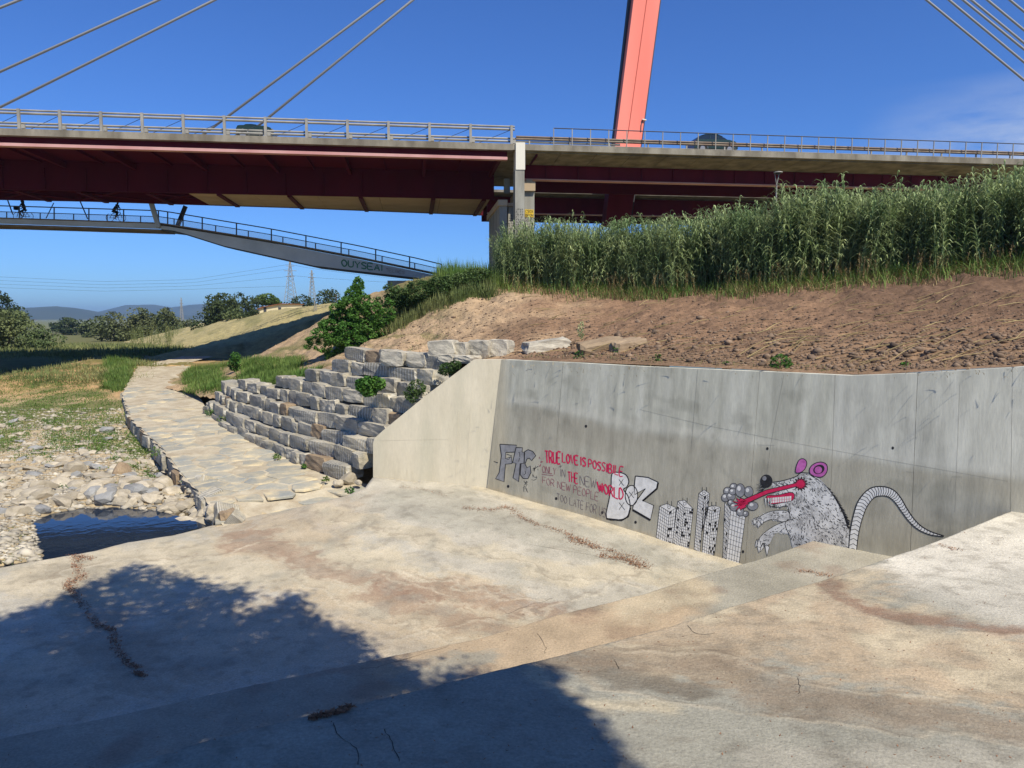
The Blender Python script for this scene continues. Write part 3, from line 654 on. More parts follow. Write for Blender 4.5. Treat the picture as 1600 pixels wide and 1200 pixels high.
# ================================================================== MURAL WALL
wall = empty('concrete_wall', onwall(1000, 832), 'long grey cast concrete wall with spray painted rat mural', 'wall')
def wall_col(v):
    px, py = proj(v); x, y, z = v[..., 0], v[..., 1], v[..., 2]; s = (x - W0[0]) * wdir[0] + (y - W0[1]) * wdir[1]
    c = np.ones(v.shape[:-1] + (3,)) * np.array(rgb(196, 194, 176, .96))
    n = fbm(s * .7, z * .7, 0, 4, 101); vs = fbm(s * 5, z * .35, 0, 4, 103)
    c = brush(c, sstep(.0, .5, vs), rgb(208, 206, 190, .96), .55); c = brush(c, sstep(.05, .4, -vs), rgb(164, 162, 146, .92), .45)
    mid = np.interp(px, [780, 1000, 1200, 1400, 1600], [628, 670, 700, 722, 745])
    low = sstep(-8, 14, py + n * 10 - mid); patch = sstep(-.1, .35, fbm(s * .55, z * .9, 2, 4, 109))
    c = brush(c, low * patch, rgb(146, 138, 120, .85), .7)
    c = brush(c, low, rgb(178, 172, 152, .92), .75)
    c = brush(c, (1 - sstep(2, 9, np.abs(py - mid + 8 + n * 3))), rgb(208, 204, 186, .95), .5)
    c = brush(c, sstep(.15, .5, fbm(s * 1.6, z * 2.2, 3, 4, 105)), rgb(142, 140, 124, .88), .35)
    c = brush(c, sstep(1290, 1310, px) * (1 - low), rgb(204, 202, 188, .97), .5)
    c = brush(c, sstep(18, 0, px - 783) * (px < 810), rgb(204, 194, 166, .8), .8)
    c = brush(c, line_mask(px, py, [(757, 764), (900, 806), (1150, 880)], 1, 8, 1), rgb(206, 190, 156, .8), .6)
    return c
def wall_panel(xt0, xb0, xt1, xb1, topf, gap=.012):
    nu = max(12, int((xt1 - xt0) / 3)); nv = 90
    P = np.zeros((nu, nv, 3))
    for i in range(nu):
        t = i / (nu - 1); T = onwall(xt0 + (xt1 - xt0) * t, topf(xt0 + (xt1 - xt0) * t))
        xb = xb0 + (xb1 - xb0) * t; B = onwall(xb, np.interp(xb, [757, 1150, 1300, 1700], [800, 930, 980, 1100]))
        for j in range(nv): P[i, j] = T + (B - T) * (j / (nv - 1))
    v = P.reshape(-1, 3); c = wall_col(v)
    # rim: top, two ends
    rim = [P[0, ::-1], P[:, 0], P[-1]]; rim = np.concatenate(rim); back = rim - wn_ * .38; back[:, 2] = rim[:, 2]
    n0 = len(v); m = len(rim); i = np.arange(m - 1)
    F2 = np.stack([n0 + i, n0 + i + 1, n0 + m + i + 1, n0 + m + i], 1)
    vv = np.concatenate([v, rim, back]); cc = np.concatenate([c, wall_col(rim), wall_col(back)])
    me = mesh_np('panel', vv, np.concatenate([grid_faces(nu, nv), F2])); set_col(me, cc); me.materials.append(MT['wallc'])
    import bmesh
    bm = bmesh.new(); bm.from_mesh(me); bmesh.ops.recalc_face_normals(bm, faces=bm.faces)
    s = sum((1 if f.normal.dot(V(wn_)) > 0 else -1) for f in list(bm.faces)[:200])
    if s < 0: bmesh.ops.reverse_faces(bm, faces=bm.faces)
    bm.to_mesh(me); bm.free()
    return link('panel', me, wall)
topf = lambda x: float(np.interp(x, [783, 900, 1000, 1200, 1330, 1440, 1520, 1600, 1800, 2000], [562, 567, 572.5, 581, 587, 583, 578, 573, 556, 540]))
g = .22
wall_panel(783, 757, 1187 - g, 1160 - g, topf); wall_panel(1187 + g, 1160 + g, 1305 - g, 1290 - g, topf)
wall_panel(1305 + g, 1290 + g, 1434 - g * 1.5, 1416 - g * 1.5, topf); wall_panel(1434 + g * 1.5, 1416 + g * 1.5, 1582 - g, 1575 - g, topf); wall_panel(1582 + g, 1575 + g, 1950, 1950, topf)
# dark joint backing, so the joints read as recesses
for xt_, xb_ in ((1187, 1160), (1305, 1290), (1434, 1416), (1582, 1575)):
    q = [onwall(xt_ - 4, topf(xt_) + 1.5, -.15), onwall(xt_ + 4, topf(xt_) + 1.5, -.15), onwall(xb_ + 4, 1000, -.15), onwall(xb_ - 4, 1000, -.15)]
    MB().add(q, [(0, 1, 2, 3)]).build('joint_filler', MT['crack'], wall)

# wing wall
wingN = np.cross(WB0 - WL, W0 - WL); wingN /= np.linalg.norm(wingN)
if wingN[1] > 0: wingN = -wingN
def onwing(px, py, off=0): return at_pl(px, py, WL + wingN * off, wingN)
poly = [onwing(x, y) for x, y in ((783, 562), (740, 562), (668, 616), (598, 673), (586, 684), (583, 692), (583, 760), (757, 800))]
wing = empty('wing_wall', WL, 'pale sunlit concrete wing wall with sloping top beside the stone wall', 'wall')
wb = MB().prism(poly, -wingN * .42)
MT['wing'] = material('pale_cast_concrete', rgb(222, 212, 186, .92), rgb(204, 194, 168, .90), scale=1.1, detail=9, rough=.9, bump=.2, bscale=12, stretch=(1.2, 1.2, .3), fine=.07, c3=rgb(210, 202, 176, .86), s3=.6)
wb.build('wall_body', MT['wing'], wing)
# faint formwork ridges on the wing wall
for (x0, y0, x1, y1) in ((590, 688, 700, 686), (637, 700, 636, 748), (716, 640, 712, 757), (740, 570, 728, 758)):
    a, b = onwing(x0, y0, .002), onwing(x1, y1, .002); d = (b - a) / np.linalg.norm(b - a); w = np.cross(d, wingN) * .012
    MB().hexa([a - w, b - w, b + w, a + w] + [p + wingN * .002 for p in (a - w, b - w, b + w, a + w)]).build('formwork_ridge', MT['wing'], wing)
print('wing n', wingN)

# ================================================================== PAINT ON THE WALL
def Z2(u, v): return (750 + u / 5.3333, 650 + v / 5.3333)
def Z3(u, v): return (1000 + u / 5.3333, 680 + v / 5.3333)
def Z4(u, v): return (1150 + u / 4.5714, 680 + v / 4.5714)
class Paint:
    """flat painted shapes on a plane, in picture points, at a small layer height"""
    def __init__(s, f=onwall): s.v = []; s.fc = []; s.f = f
    def poly(s, pts, off):
        P = [V(s.f(x, y, off)) for x, y in pts]; n = len(s.v); s.v += [tuple(p) for p in P]
        P2 = [Vector((x, y, 0)) for x, y in pts]
        for t in tessellate_polygon([P2]): s.fc.append(tuple(n + i for i in t))
    def stroke(s, pts, w, off):
        pts = [np.array(p, float) for p in pts]
        ws = w if hasattr(w, '__len__') else [w] * len(pts); n = len(s.v)
        for i, p in enumerate(pts):
            d = pts[min(i + 1, len(pts) - 1)] - pts[max(i - 1, 0)]; L = np.hypot(*d) + 1e-9; nn = np.array([-d[1], d[0]]) / L * ws[i] / 2
            s.v.append(tuple(s.f(*(p + nn), off))); s.v.append(tuple(s.f(*(p - nn), off)))
        for i in range(len(pts) - 1): q = n + 2 * i; s.fc.append((q, q + 1, q + 3, q + 2))
    def build(s, name, mat, parent):
        if not s.v: return None
        return link(name, mesh_py(name, s.v, s.fc), parent, mat)
def smooth_pts(pts, n=6, closed=False):
    P = [np.array(p, float) for p in pts]; N = len(P); out = []
    rngi = range(N if closed else N - 1)
    for i in rngi:
        p0, p1, p2, p3 = (P[(i - 1) % N] if closed or i > 0 else P[0]), P[i], P[(i + 1) % N], (P[(i + 2) % N] if closed or i + 2 < N else P[-1])
        for k in range(n):
            t = k / n; out.append(.5 * ((2 * p1) + (-p0 + p2) * t + (2 * p0 - 5 * p1 + 4 * p2 - p3) * t * t + (-p0 + 3 * p1 - 3 * p2 + p3) * t ** 3))
    if not closed: out.append(P[-1])
    return [tuple(p) for p in out]
def ell(cx, cy, rx, ry, n=28, rot=0):
    return [(cx + rx * math.cos(t) * math.cos(rot) - ry * math.sin(t) * math.sin(rot), cy + rx * math.cos(t) * math.sin(rot) + ry * math.sin(t) * math.cos(rot)) for t in [2 * math.pi * k / n for k in range(n)]]
def closed(p): return list(p) + [p[0]]
FONT = {
 'A': [[(0, 0), (.5, 1), (1, 0)], [(.2, .38), (.8, .38)]], 'B': [[(0, 0), (0, 1), (.7, .95), (.8, .75), (.6, .55), (0, .5)], [(.6, .55), (1, .3), (.8, .05), (0, 0)]],
 'D': [[(0, 0), (0, 1), (.6, .9), (1, .5), (.6, .08), (0, 0)]], 'E': [[(1, 1), (0, 1), (0, 0), (1, 0)], [(0, .5), (.8, .5)]], 'F': [[(1, 1), (0, 1), (0, 0)], [(0, .5), (.8, .5)]],
 'H': [[(0, 0), (0, 1)], [(1, 0), (1, 1)], [(0, .5), (1, .5)]], 'I': [[(.5, 0), (.5, 1)]], 'L': [[(0, 1), (0, 0), (1, 0)]], 'N': [[(0, 0), (0, 1), (1, 0), (1, 1)]],
 'O': [[(.5, 1), (.1, .8), (0, .4), (.4, 0), (.85, .15), (1, .6), (.5, 1)]], 'P': [[(0, 0), (0, 1), (.8, .95), (.9, .65), (.6, .5), (0, .48)]],
 'R': [[(0, 0), (0, 1), (.8, .95), (.9, .65), (.5, .5), (0, .48)], [(.4, .5), (1, 0)]], 'S': [[(1, .9), (.4, 1), (.05, .75), (.9, .35), (.7, .02), (0, .08)]],
 'T': [[(0, 1), (1, 1)], [(.5, 1), (.5, 0)]], 'U': [[(0, 1), (.05, .2), (.5, 0), (.95, .2), (1, 1)]], 'V': [[(0, 1), (.5, 0), (1, 1)]], 'W': [[(0, 1), (.25, 0), (.5, .8), (.75, 0), (1, 1)]],
 'Y': [[(0, 1), (.5, .5), (1, 1)], [(.5, .5), (.5, 0)]], 'G': [[(1, .85), (.5, 1), (.05, .6), (.2, .1), (.8, .05), (1, .45), (.6, .45)]], 'Z': [[(0, 1), (1, 1), (0, 0), (1, 0)]], 'C': [[(1, .85), (.5, 1), (.05, .6), (.2, .1), (.9, .1)]],
 '"': [[(.3, 1), (.3, .8)], [(.6, 1), (.6, .8)]], 'X': [[(0, 0), (1, 1)], [(0, 1), (1, 0)]], '2': [[(0, .8), (.5, 1), (.9, .7), (0, 0), (1, 0)]], '4': [[(.7, 0), (.7, 1), (0, .3), (1, .3)]], ' ': []}
def write(P, txt, q, w, off, tr, jit=.03, adv=None, gapk=.3):
    """q: tl, tr, bl, br picture corners in zoom units"""
    ws = [.35 if ch == 'I' else (.4 if ch == ' ' else (1.25 if ch == 'W' else 1.0)) for ch in txt]; tot = sum(ws) + gapk * (len(txt) - 1); x = 0
    tl, tr_, bl, br = [np.array(p, float) for p in q]
    for ch, wd in zip(txt, ws):
        dy = random.uniform(-jit, jit)
        for st in FONT.get(ch, []):
            pts = []
            for a, b in st:
                u = (x + (a * wd if ch != 'I' else wd * .5)) / tot; vv = 1 - b + dy + random.uniform(-jit, jit) * .6
                t = tl + (tr_ - tl) * u; bo = bl + (br - bl) * u; pts.append(tr(*(t + (bo - t) * vv)))
            if len(pts) > 3: pts = smooth_pts(pts, 3)
            P.stroke(pts, w * random.uniform(.85, 1.15), off)
        x += wd + gapk
L1, L2, L3, L4, L5 = .012, .015, .018, .021, .024
P = Paint(); ty = lambda n, x: None
# crimson lettering
P = Paint()
write(P, 'TRUE', [(540, 292), (672, 305), (548, 392), (668, 398)], 2.3, L2, Z2); write(P, 'LOVE', [(686, 308), (818, 335), (686, 385), (818, 405)], 2.0, L2, Z2)
write(P, 'IS', [(835, 338), (882, 350), (838, 408), (880, 420)], 2.0, L2, Z2); write(P, 'POSSIBILE', [(905, 360), (1196, 428), (905, 425), (1188, 505)], 1.8, L4, Z2)
write(P, 'THE', [(730, 462), (815, 478), (735, 545), (815, 560)], 1.7, L2, Z2); write(P, 'WORLD', [(975, 548), (1196, 612), (990, 625), (1190, 705)], 2.0, L4, Z2)
P.build('crimson_lettering', MT['redpaint'], wall)
P = Paint()
write(P, 'ONLY', [(520, 415), (635, 432), (520, 468), (630, 488)], .8, L2, Z2); P.stroke([Z2(515, 485), Z2(610, 497)], .8, L2); P.stroke([Z2(520, 470), Z2(600, 480)], .6, L2)
for (a, b) in ((500, 345), (515, 380), (497, 410)):
    for k in range(5): P.stroke([Z2(a + random.uniform(-12, 12), b + random.uniform(-14, 14)), Z2(a + random.uniform(-12, 12), b + random.uniform(-14, 14))], .6, L2)
write(P, 'FOR NEW PEOPLE', [(520, 505), (990, 640), (520, 560), (985, 705)], .7, L2, Z2)
P.build('faded_red_lettering', MT['fadedred'], wall)
P = Paint()
write(P, 'IN', [(668, 440), (708, 450), (668, 500), (708, 512)], .7, L2, Z2); write(P, 'NEW', [(832, 495), (968, 525), (835, 570), (965, 605)], .7, L2, Z2)
write(P, 'TOO LATE FOR US', [(640, 645), (1050, 770), (640, 700), (1045, 845)], .6, L2, Z2); P.stroke([Z2(655, 425), Z2(685, 415)], .7, L2); P.stroke([Z2(668, 405), Z2(672, 432)], .7, L2)
P.build('faded_grey_lettering', MT['fadedgrey'], wall)
# grey block letters at the left
fill, outl = Paint(), Paint()
for s in ([(165, 235), (305, 243), (290, 300), (215, 303), (212, 355), (262, 340), (268, 395), (212, 402), (200, 548), (130, 522), (160, 470), (178, 330)],
          [(300, 262), (355, 265), (350, 300), (372, 305), (368, 395), (335, 395), (322, 548), (275, 515), (300, 395), (272, 388), (285, 330)],
          [(368, 300), (400, 280), (440, 295), (465, 330), (430, 372), (412, 350), (392, 358), (375, 400), (392, 432), (418, 415), (425, 470), (400, 522), (360, 520), (336, 490), (342, 400), (368, 390)]):
    q = [Z2(*p) for p in s]; fill.poly(q, L1); outl.stroke(closed(q), 1.3, L2)
for s in ([(318, 305), (330, 300), (332, 340)], [(222, 318), (262, 330), (240, 362), (222, 360)], [(375, 455), (380, 480), (365, 490)], [(115, 378), (150, 390)], [(330, 350), (322, 380)]): outl.stroke([Z2(*p) for p in s], .9, L2)
for bx, by in ((465, 440), (450, 510), (375, 565), (380, 610)):
    for k in range(6): outl.stroke([Z2(bx + random.uniform(-25, 25), by + random.uniform(-28, 28)) for _ in range(2)], .55, L2)
f_ = fill.build('grey_letters', MT['greyp'], wall); outl.build('letter_outline', MT['black'], f_)
# white letters B and Z
fill, outl = Paint(), Paint()
Bz = smooth_pts([(1100, 482), (1155, 470), (1215, 490), (1240, 545), (1222, 592), (1195, 612), (1235, 670), (1252, 760), (1232, 830), (1180, 862), (1055, 852), (1075, 700), (1092, 600)], 3, True)
Zz = [(1295, 500), (1400, 512), (1484, 552), (1474, 602), (1355, 705), (1448, 745), (1420, 868), (1272, 782), (1278, 742), (1378, 605), (1290, 655), (1285, 590)]
for s in (Bz, Zz): fill.poly([Z2(*p) for p in s], L1); outl.stroke(closed([Z2(*p) for p in s]), 1.6, L3)
outl.stroke([Z2(1420, 868), Z2(1272, 782)], 3.2, L3); outl.stroke([Z2(1055, 856), Z2(1180, 870), Z2(1235, 838), Z2(1254, 765)], 2.6, L3); outl.stroke([Z2(1484, 556), Z2(1474, 606), Z2(1355, 708)], 3.0, L3)
fc = Paint(); fc.poly([Z2(*p) for p in ell(1262, 662, 52, 84)], L2); outl.stroke(closed([Z2(*p) for p in ell(1262, 662, 52, 84)]), 1.5, L3)
for cx, cy, r in ((1178, 553, 20), (1262, 655, 20), (1183, 750, 24)):
    outl.stroke([Z2(cx - r, cy - r * 1.2), Z2(cx + r, cy + r * 1.4)], .8, L4); outl.stroke([Z2(cx + r * .8, cy - r * 1.3), Z2(cx - r, cy + r * 1.3)], .8, L4)
f_ = fill.build('white_letters', MT['white'], wall); outl.build('letter_outline', MT['black'], f_); fc.build('letter_bubble', MT['white'], f_)
# skyline of painted towers
tw = Paint(); tl_ = Paint()
def face(q, nx, ny, shade=None):
    shade = (shade or 0) * .4
    q = [np.array(p, float) for p in q]; tw.poly([Z3(*p) for p in q], L1)     # q: tl, tr, br, bl
    for i in range(nx + 1):
        t = i / nx; tl_.stroke([Z3(*(q[0] + (q[1] - q[0]) * t)), Z3(*(q[3] + (q[2] - q[3]) * t))], .55 if 0 < i < nx else .8, L2)
    for j in range(ny + 1):
        t = j / ny; tl_.stroke([Z3(*(q[0] + (q[3] - q[0]) * t)), Z3(*(q[1] + (q[2] - q[1]) * t))], .5, L2)
    if shade:
        for j in range(ny):
            for i in range(nx):
                if random.random() < shade:
                    def pt(a, b): t1 = q[0] + (q[1] - q[0]) * a; b1 = q[3] + (q[2] - q[3]) * a; return Z3(*(t1 + (b1 - t1) * b))
                    tl_.poly([pt(i / nx, j / ny), pt((i + 1) / nx, j / ny), pt((i + 1) / nx, (j + .8) / ny), pt(i / nx, (j + .8) / ny)], L2)
def roof(q, cx, cy):
    tw.poly([Z3(*p) for p in q], L1); tl_.stroke(closed([Z3(*p) for p in q]), .95, L2); tl_.stroke(closed([Z3(*p) for p in ell(cx, cy, 13, 11, 12)]), .7, L2)
    for dx in (-14, 22): tl_.stroke([Z3(cx + dx, cy - 12), Z3(cx + dx, cy - 52)], .7, L2)
face([(165, 590), (245, 640), (220, 905), (135, 850)], 5, 10); face([(245, 640), (300, 607), (270, 930), (220, 905)], 3, 10, .3); roof([(165, 590), (225, 570), (300, 605), (245, 640)], 242, 600)
face([(315, 550), (370, 600), (330, 935), (272, 890)], 4, 16, .15); face([(370, 600), (445, 615), (405, 960), (330, 935)], 5, 15, .45); roof([(315, 550), (370, 540), (445, 615), (370, 600)], 372, 572)
face([(490, 485), (535, 512), (500, 975), (452, 950)], 4, 19, .12); face([(535, 512), (580, 488), (565, 640), (520, 800)], 3, 9, .35); roof([(490, 485), (535, 455), (580, 488), (535, 512)], 533, 484)
face([(548, 605), (600, 632), (570, 1000), (518, 975)], 3, 14, .1); face([(600, 632), (670, 600), (615, 1025), (570, 1000)], 4, 15, .35); roof([(548, 605), (610, 585), (670, 600), (600, 632)], 612, 606)
face([(708, 560), (756, 622), (716, 1060), (688, 1040)], 4, 15, .3); face([(756, 622), (880, 668), (822, 1095), (716, 1060)], 5, 11)
f_ = tw.build('painted_towers', MT['white'], wall); tl_.build('tower_grid', MT['black'], f_)
# smoke puffs and blast
sm, so, sh = Paint(), Paint(), Paint()
puffs = [(780, 432, 32, 32), (730, 466, 34, 34), (905, 472, 38, 46), (712, 520, 33, 34), (758, 510, 36, 36), (772, 470, 30, 28), (835, 460, 40, 56), (758, 562, 26, 26), (785, 598, 36, 34), (836, 640, 32, 34), (882, 655, 24, 24), (940, 590, 44, 36)]
for i, (a, b, r1, r2) in enumerate(puffs):
    o = L2 + .0012 * i; sm.poly([Z3(*p) for p in ell(a, b, r1, r2)], o); so.stroke(closed([Z3(*p) for p in ell(a, b, r1, r2)]), .9, o + .0006)
    sh.poly([Z3(*p) for p in ell(a - r1 * .25, b - r2 * .3, r1 * .38, r2 * .36)], o + .0006)
base_o = L2 + .0012 * len(puffs)
bl, bo = Paint(), Paint()
star = []
for k in range(22):
    t = 2 * math.pi * k / 22; r = (62 if k % 2 == 0 else 30) * (1 + .35 * math.sin(k * 2.7)); star.append((845 + r * math.cos(t), 572 + r * math.sin(t)))
bo.poly([Z3(845 + (x - 845) * 1.18, 572 + (y - 572) * 1.18) for x, y in star], base_o); bl.poly([Z3(*p) for p in star], base_o + .003)
m_ = sm.build('painted_smoke', MT['greyp'], wall); so.build('smoke_outline', MT['black'], m_); sh.build('smoke_highlight', MT['white'], m_)
bo.stroke([Z4(25, 492), Z4(220, 405), Z4(450, 350)], [9.5, 7.5, 6.5], base_o); bl.stroke([Z4(20, 494), Z4(220, 405), Z4(455, 348)], [7, 5.2, 4.4], base_o + .003)
# rat
RT = base_o - .008
body = [(262, 338), (300, 332), (360, 318), (425, 297), (462, 270), (525, 272), (560, 290), (590, 312), (612, 325), (650, 365), (672, 388), (700, 432), (722, 470), (740, 502), (760, 545), (775, 575), (790, 620), (800, 660), (808, 720), (800, 860), (420, 860), (400, 790), (385, 720), (350, 640), (372, 600), (385, 560), (365, 505), (300, 515), (240, 500), (222, 445), (300, 400), (265, 375)]
arm1 = [(372, 545), (300, 538), (230, 550), (170, 580), (125, 598), (122, 625), (140, 640), (165, 655), (200, 622), (260, 600), (330, 618), (380, 600)]
arm2 = [(430, 590), (340, 620), (270, 650), (205, 695), (165, 740), (150, 790), (178, 800), (195, 770), (215, 790), (240, 780), (268, 720), (300, 695), (360, 700), (420, 710)]
fur, fo, fl, fd = Paint(), Paint(), Paint(), Paint()
fur.poly([Z4(*p) for p in body], RT); fur.poly([Z4(*p) for p in smooth_pts(arm1, 3, True)], RT + .0006); fur.poly([Z4(*p) for p in smooth_pts(arm2, 3, True)], RT + .0012)
# dark jagged mane along the back
def spikes(path, n, ln, w, out, dirx, diry):
    P_ = smooth_pts(path, 8)
    for k in range(n):
        p = P_[int(k / n * (len(P_) - 1))]; q = P_[min(int(k / n * (len(P_) - 1)) + 3, len(P_) - 1)]
        l = ln * random.uniform(.7, 1.2)
        out.poly([Z4(p[0] - 6, p[1] + 4), Z4(q[0] - 4, q[1] + 2), Z4(p[0] + dirx * l, p[1] + diry * l)], RT + .003)
spikes([(520, 272), (590, 312), (650, 365), (700, 432), (740, 502), (775, 575), (800, 660)], 34, 50, 0, fo, .8, .7)
fo.stroke([Z4(*p) for p in smooth_pts([(385, 720), (350, 640), (372, 600)], 4)], 1.2, RT + .003)
fo.stroke([Z4(*p) for p in smooth_pts([(262, 336), (330, 326), (425, 297), (462, 270), (525, 272)], 5)], 1.4, RT + .003)
fo.stroke([Z4(*p) for p in smooth_pts([(385, 560), (365, 505), (300, 515), (240, 500), (222, 445)], 5)], .9, RT + .003)
fo.stroke([Z4(*p) for p in closed(smooth_pts(arm1, 3, True))], .8, RT + .003); fo.stroke([Z4(*p) for p in smooth_pts(arm2[:10], 3)], .9, RT + .003)
from mathutils.geometry import intersect_point_line
def inside(x, y, poly):
    c = False; n = len(poly); j = n - 1
    for i in range(n):
        if ((poly[i][1] > y) != (poly[j][1] > y)) and (x < (poly[j][0] - poly[i][0]) * (y - poly[i][1]) / (poly[j][1] - poly[i][1] + 1e-9) + poly[i][0]): c = not c
        j = i
    return c
cnt = 0
while cnt < 1900:
    x, y = random.uniform(120, 810), random.uniform(270, 850)
    b_in = inside(x, y, body); a_in = inside(x, y, arm1) or inside(x, y, arm2)
    if not (b_in or a_in): continue
    cnt += 1
    if a_in and not b_in: ang = math.radians(150 + random.uniform(-25, 25))
    else:
        cx, cy = 560, 560; ang = math.atan2(y - 250, x - 330) * .8 + .9 * math.sin((x + y * 1.7) / 60) * .6 + random.uniform(-.25, .25)
    l = random.uniform(9, 24); p0 = (x, y); p1 = (x + math.cos(ang) * l * .5, y + math.sin(ang) * l * .5 + 1); p2 = (x + math.cos(ang + .25) * l, y + math.sin(ang + .25) * l)
    tgt = fl if random.random() < .62 else fd
    if tgt is fd and a_in and random.random() < .3: tgt = fl
    tgt.stroke([Z4(*p0), Z4(*p1), Z4(*p2)], [.3, 1.15, .15], RT + (.0018 if tgt is fl else .0024))
# claws
cl = Paint()
for s in ([(165, 735), (150, 790), (165, 842), (180, 790)], [(205, 770), (212, 820), (222, 862), (238, 800)], [(150, 740), (138, 780), (140, 805), (156, 775)], [(190, 770), (178, 800), (172, 835), (200, 800)], [(140, 600), (122, 610), (128, 640), (146, 622)], [(160, 605), (150, 630), (160, 665), (176, 630)], [(180, 600), (176, 622), (190, 640), (198, 612)]):
    cl.poly([Z4(*p) for p in s], RT + .003); fo.stroke(closed([Z4(*p) for p in s]), .7, RT + .0045)
# mouth
mo, te = Paint(), Paint()
mouth = smooth_pts([(222, 432), (300, 428), (385, 408), (418, 425), (402, 466), (330, 482), (250, 492), (225, 470)], 3, True)
mo.poly([Z4(*p) for p in mouth], RT + .0035); fo.stroke(closed([Z4(*p) for p in mouth]), 1.0, RT + .005)
for k in range(9):
    a = 245 + k * 17; yt = 448 - k * 1.6; te.poly([Z4(a, yt), Z4(a + 14, yt - 1), Z4(a + 14, yt + 18), Z4(a, yt + 19)], RT + .005); te.poly([Z4(a, yt + 21), Z4(a + 14, yt + 20), Z4(a + 13, yt + 36), Z4(a, yt + 38)], RT + .005)
for a, b, l in ((205, 450, 68), (225, 448, 70), (238, 450, 60)): te.poly([Z4(a, b), Z4(a + 15, b), Z4(a + 8, b + l)], RT + .005); fo.stroke([Z4(a, b), Z4(a + 8, b + l), Z4(a + 15, b)], .7, RT + .0062)
# nose, whiskers
ns, nh = Paint(), Paint(); ns.poly([Z4(*p) for p in ell(217, 328, 44, 47)], RT + .005)
for k in range(6): nh.poly([Z4(*p) for p in ell(203 - k, 308 - k, 15 - k * 2.2, 16 - k * 2.4, 14)], RT + .0058 + k * .0003)
for k in range(12): a = (190 + random.uniform(-12, 25), 372 + random.uniform(-12, 24)); fo.stroke([Z4(*a), Z4(a[0] - random.uniform(25, 60), a[1] - random.uniform(-22, 26))], [1.1, .3], RT + .0035)
for k in range(9): fo.stroke([Z4(268 + k * 14, 340 + (k % 3) * 6), Z4(285 + k * 13, 352 + (k % 3) * 8)], .9, RT + .003)
# ears
ea, ei = Paint(), Paint()
e1 = smooth_pts([(428, 268), (430, 225), (450, 178), (480, 168), (504, 190), (498, 230), (470, 262)], 3, True); e2 = smooth_pts([(530, 275), (528, 235), (560, 203), (610, 192), (648, 212), (650, 260), (620, 295), (575, 298)], 3, True)
ea.poly([Z4(*p) for p in e1], RT + .003); ea.poly([Z4(*p) for p in e2], RT + .003); fo.stroke(closed([Z4(*p) for p in e1]), 1.3, RT + .0045); fo.stroke(closed([Z4(*p) for p in e2]), 1.4, RT + .0045)
fo.poly([Z4(*p) for p in ell(592, 244, 42, 32, 20, -.4)], RT + .0035); ei.poly([Z4(*p) for p in ell(588, 248, 27, 25, 16, -.4)], RT + .005)
# eye burst
for k in range(1):
    s1 = []; s2 = []
    for k in range(26):
        t = 2 * math.pi * k / 26; r = 56 if k % 2 == 0 else 36; s1.append((462 + r * math.cos(t), 348 + r * math.sin(t))); r *= .68; s2.append((462 + r * math.cos(t), 348 + r * math.sin(t)))
    bo.poly([Z4(*p) for p in s1], base_o - .0015); bl.poly([Z4(*p) for p in s2], base_o + .0036)
# tail
tl = [(832, 830), (845, 700), (872, 580), (908, 485), (970, 415), (1040, 400), (1105, 415), (1155, 462), (1200, 532), (1250, 602), (1310, 660), (1390, 700), (1485, 722)]; twd = [56, 62, 68, 74, 72, 66, 60, 52, 44, 38, 32, 22, 5]
tp = smooth_pts(tl, 8); tw_ = [p[0] for p in smooth_pts([(w, 0) for w in twd], 8)]
ta, to = Paint(), Paint(); ta.stroke([Z4(*p) for p in tp], [w / 4.57 for w in tw_], RT + .003)
def side(k):
    out = []
    for i, p in enumerate(tp):
        a, b = np.array(tp[max(i - 1, 0)]), np.array(tp[min(i + 1, len(tp) - 1)]); d = (b - a) / (np.hypot(*(b - a)) + 1e-9); out.append(tuple(np.array(p) + np.array([-d[1], d[0]]) * tw_[i] / 2 * k))
    return out
sL, sR = side(1), side(-1); to.stroke([Z4(*p) for p in sL], 1.4, RT + .0045); to.stroke([Z4(*p) for p in sR], 1.8, RT + .0045)
ix = 1
while ix < len(tp) - 3:
    m = np.array(tp[min(ix + 1, len(tp) - 1)]); to.stroke([Z4(*sL[ix]), Z4(*(m * .9 + np.array(tp[ix]) * .1)), Z4(*sR[ix])], 1.0, RT + .0045); ix += 2
r_ = fur.build('painted_rat', MT['furg'], wall)
fl.build('fur_highlight', MT['white'], r_); fd.build('fur_shading', MT['black'], r_); fo.build('rat_outline', MT['black'], r_); cl.build('claws', MT['white'], r_)
mo.build('mouth', MT['redpaint'], r_); te.build('teeth', MT['white'], r_); ns.build('nose', MT['black'], r_); nh.build('nose_highlight', MT['greyp'], r_); ea.build('ear', MT['pink'], r_); ei.build('inner_ear', MT['pink'], r_)
tt = ta.build('painted_tail', MT['white'], wall); to.build('tail_outline', MT['black'], tt)
b_ = bo.build('blast_outline', MT['black'], wall); bl.build('laser_blast', MT['redpaint'], b_)
# tie holes and hairline marks in the wall
for x, y in ((915.5, 666), (1199, 701), (869, 779), (794, 760), (941, 801), (993, 816), (1161, 862), (1395, 700)):
    hp = Paint(); hp.poly([(x + 2.0 * math.cos(t), y + 2.4 * math.sin(t)) for t in np.linspace(0, 2 * math.pi, 13)[:-1]], .010); hp.build('tie_hole', MT['black'], wall)
cr = Paint()
for s in ([(1183, 690), (1183, 695), (1210, 696)], [(1486, 753), (1487, 745), (1502, 745), (1502, 748)], [(1416, 737), (1428, 738)], [(1225, 585), (1205, 690), (1192, 790)], [(1090, 578), (1080, 700)], [(1500, 600), (1492, 800)], [(880, 566), (870, 690)], [(1000, 640), (1100, 664), (1230, 690)], [(1230, 690), (1380, 718), (1575, 752)]): cr.stroke(s, .32, .011)
MT['joint'] = material('faint_joint', rgb(150, 146, 132, .85), rough=.9); cr.build('formwork_mark', MT['joint'], wall)

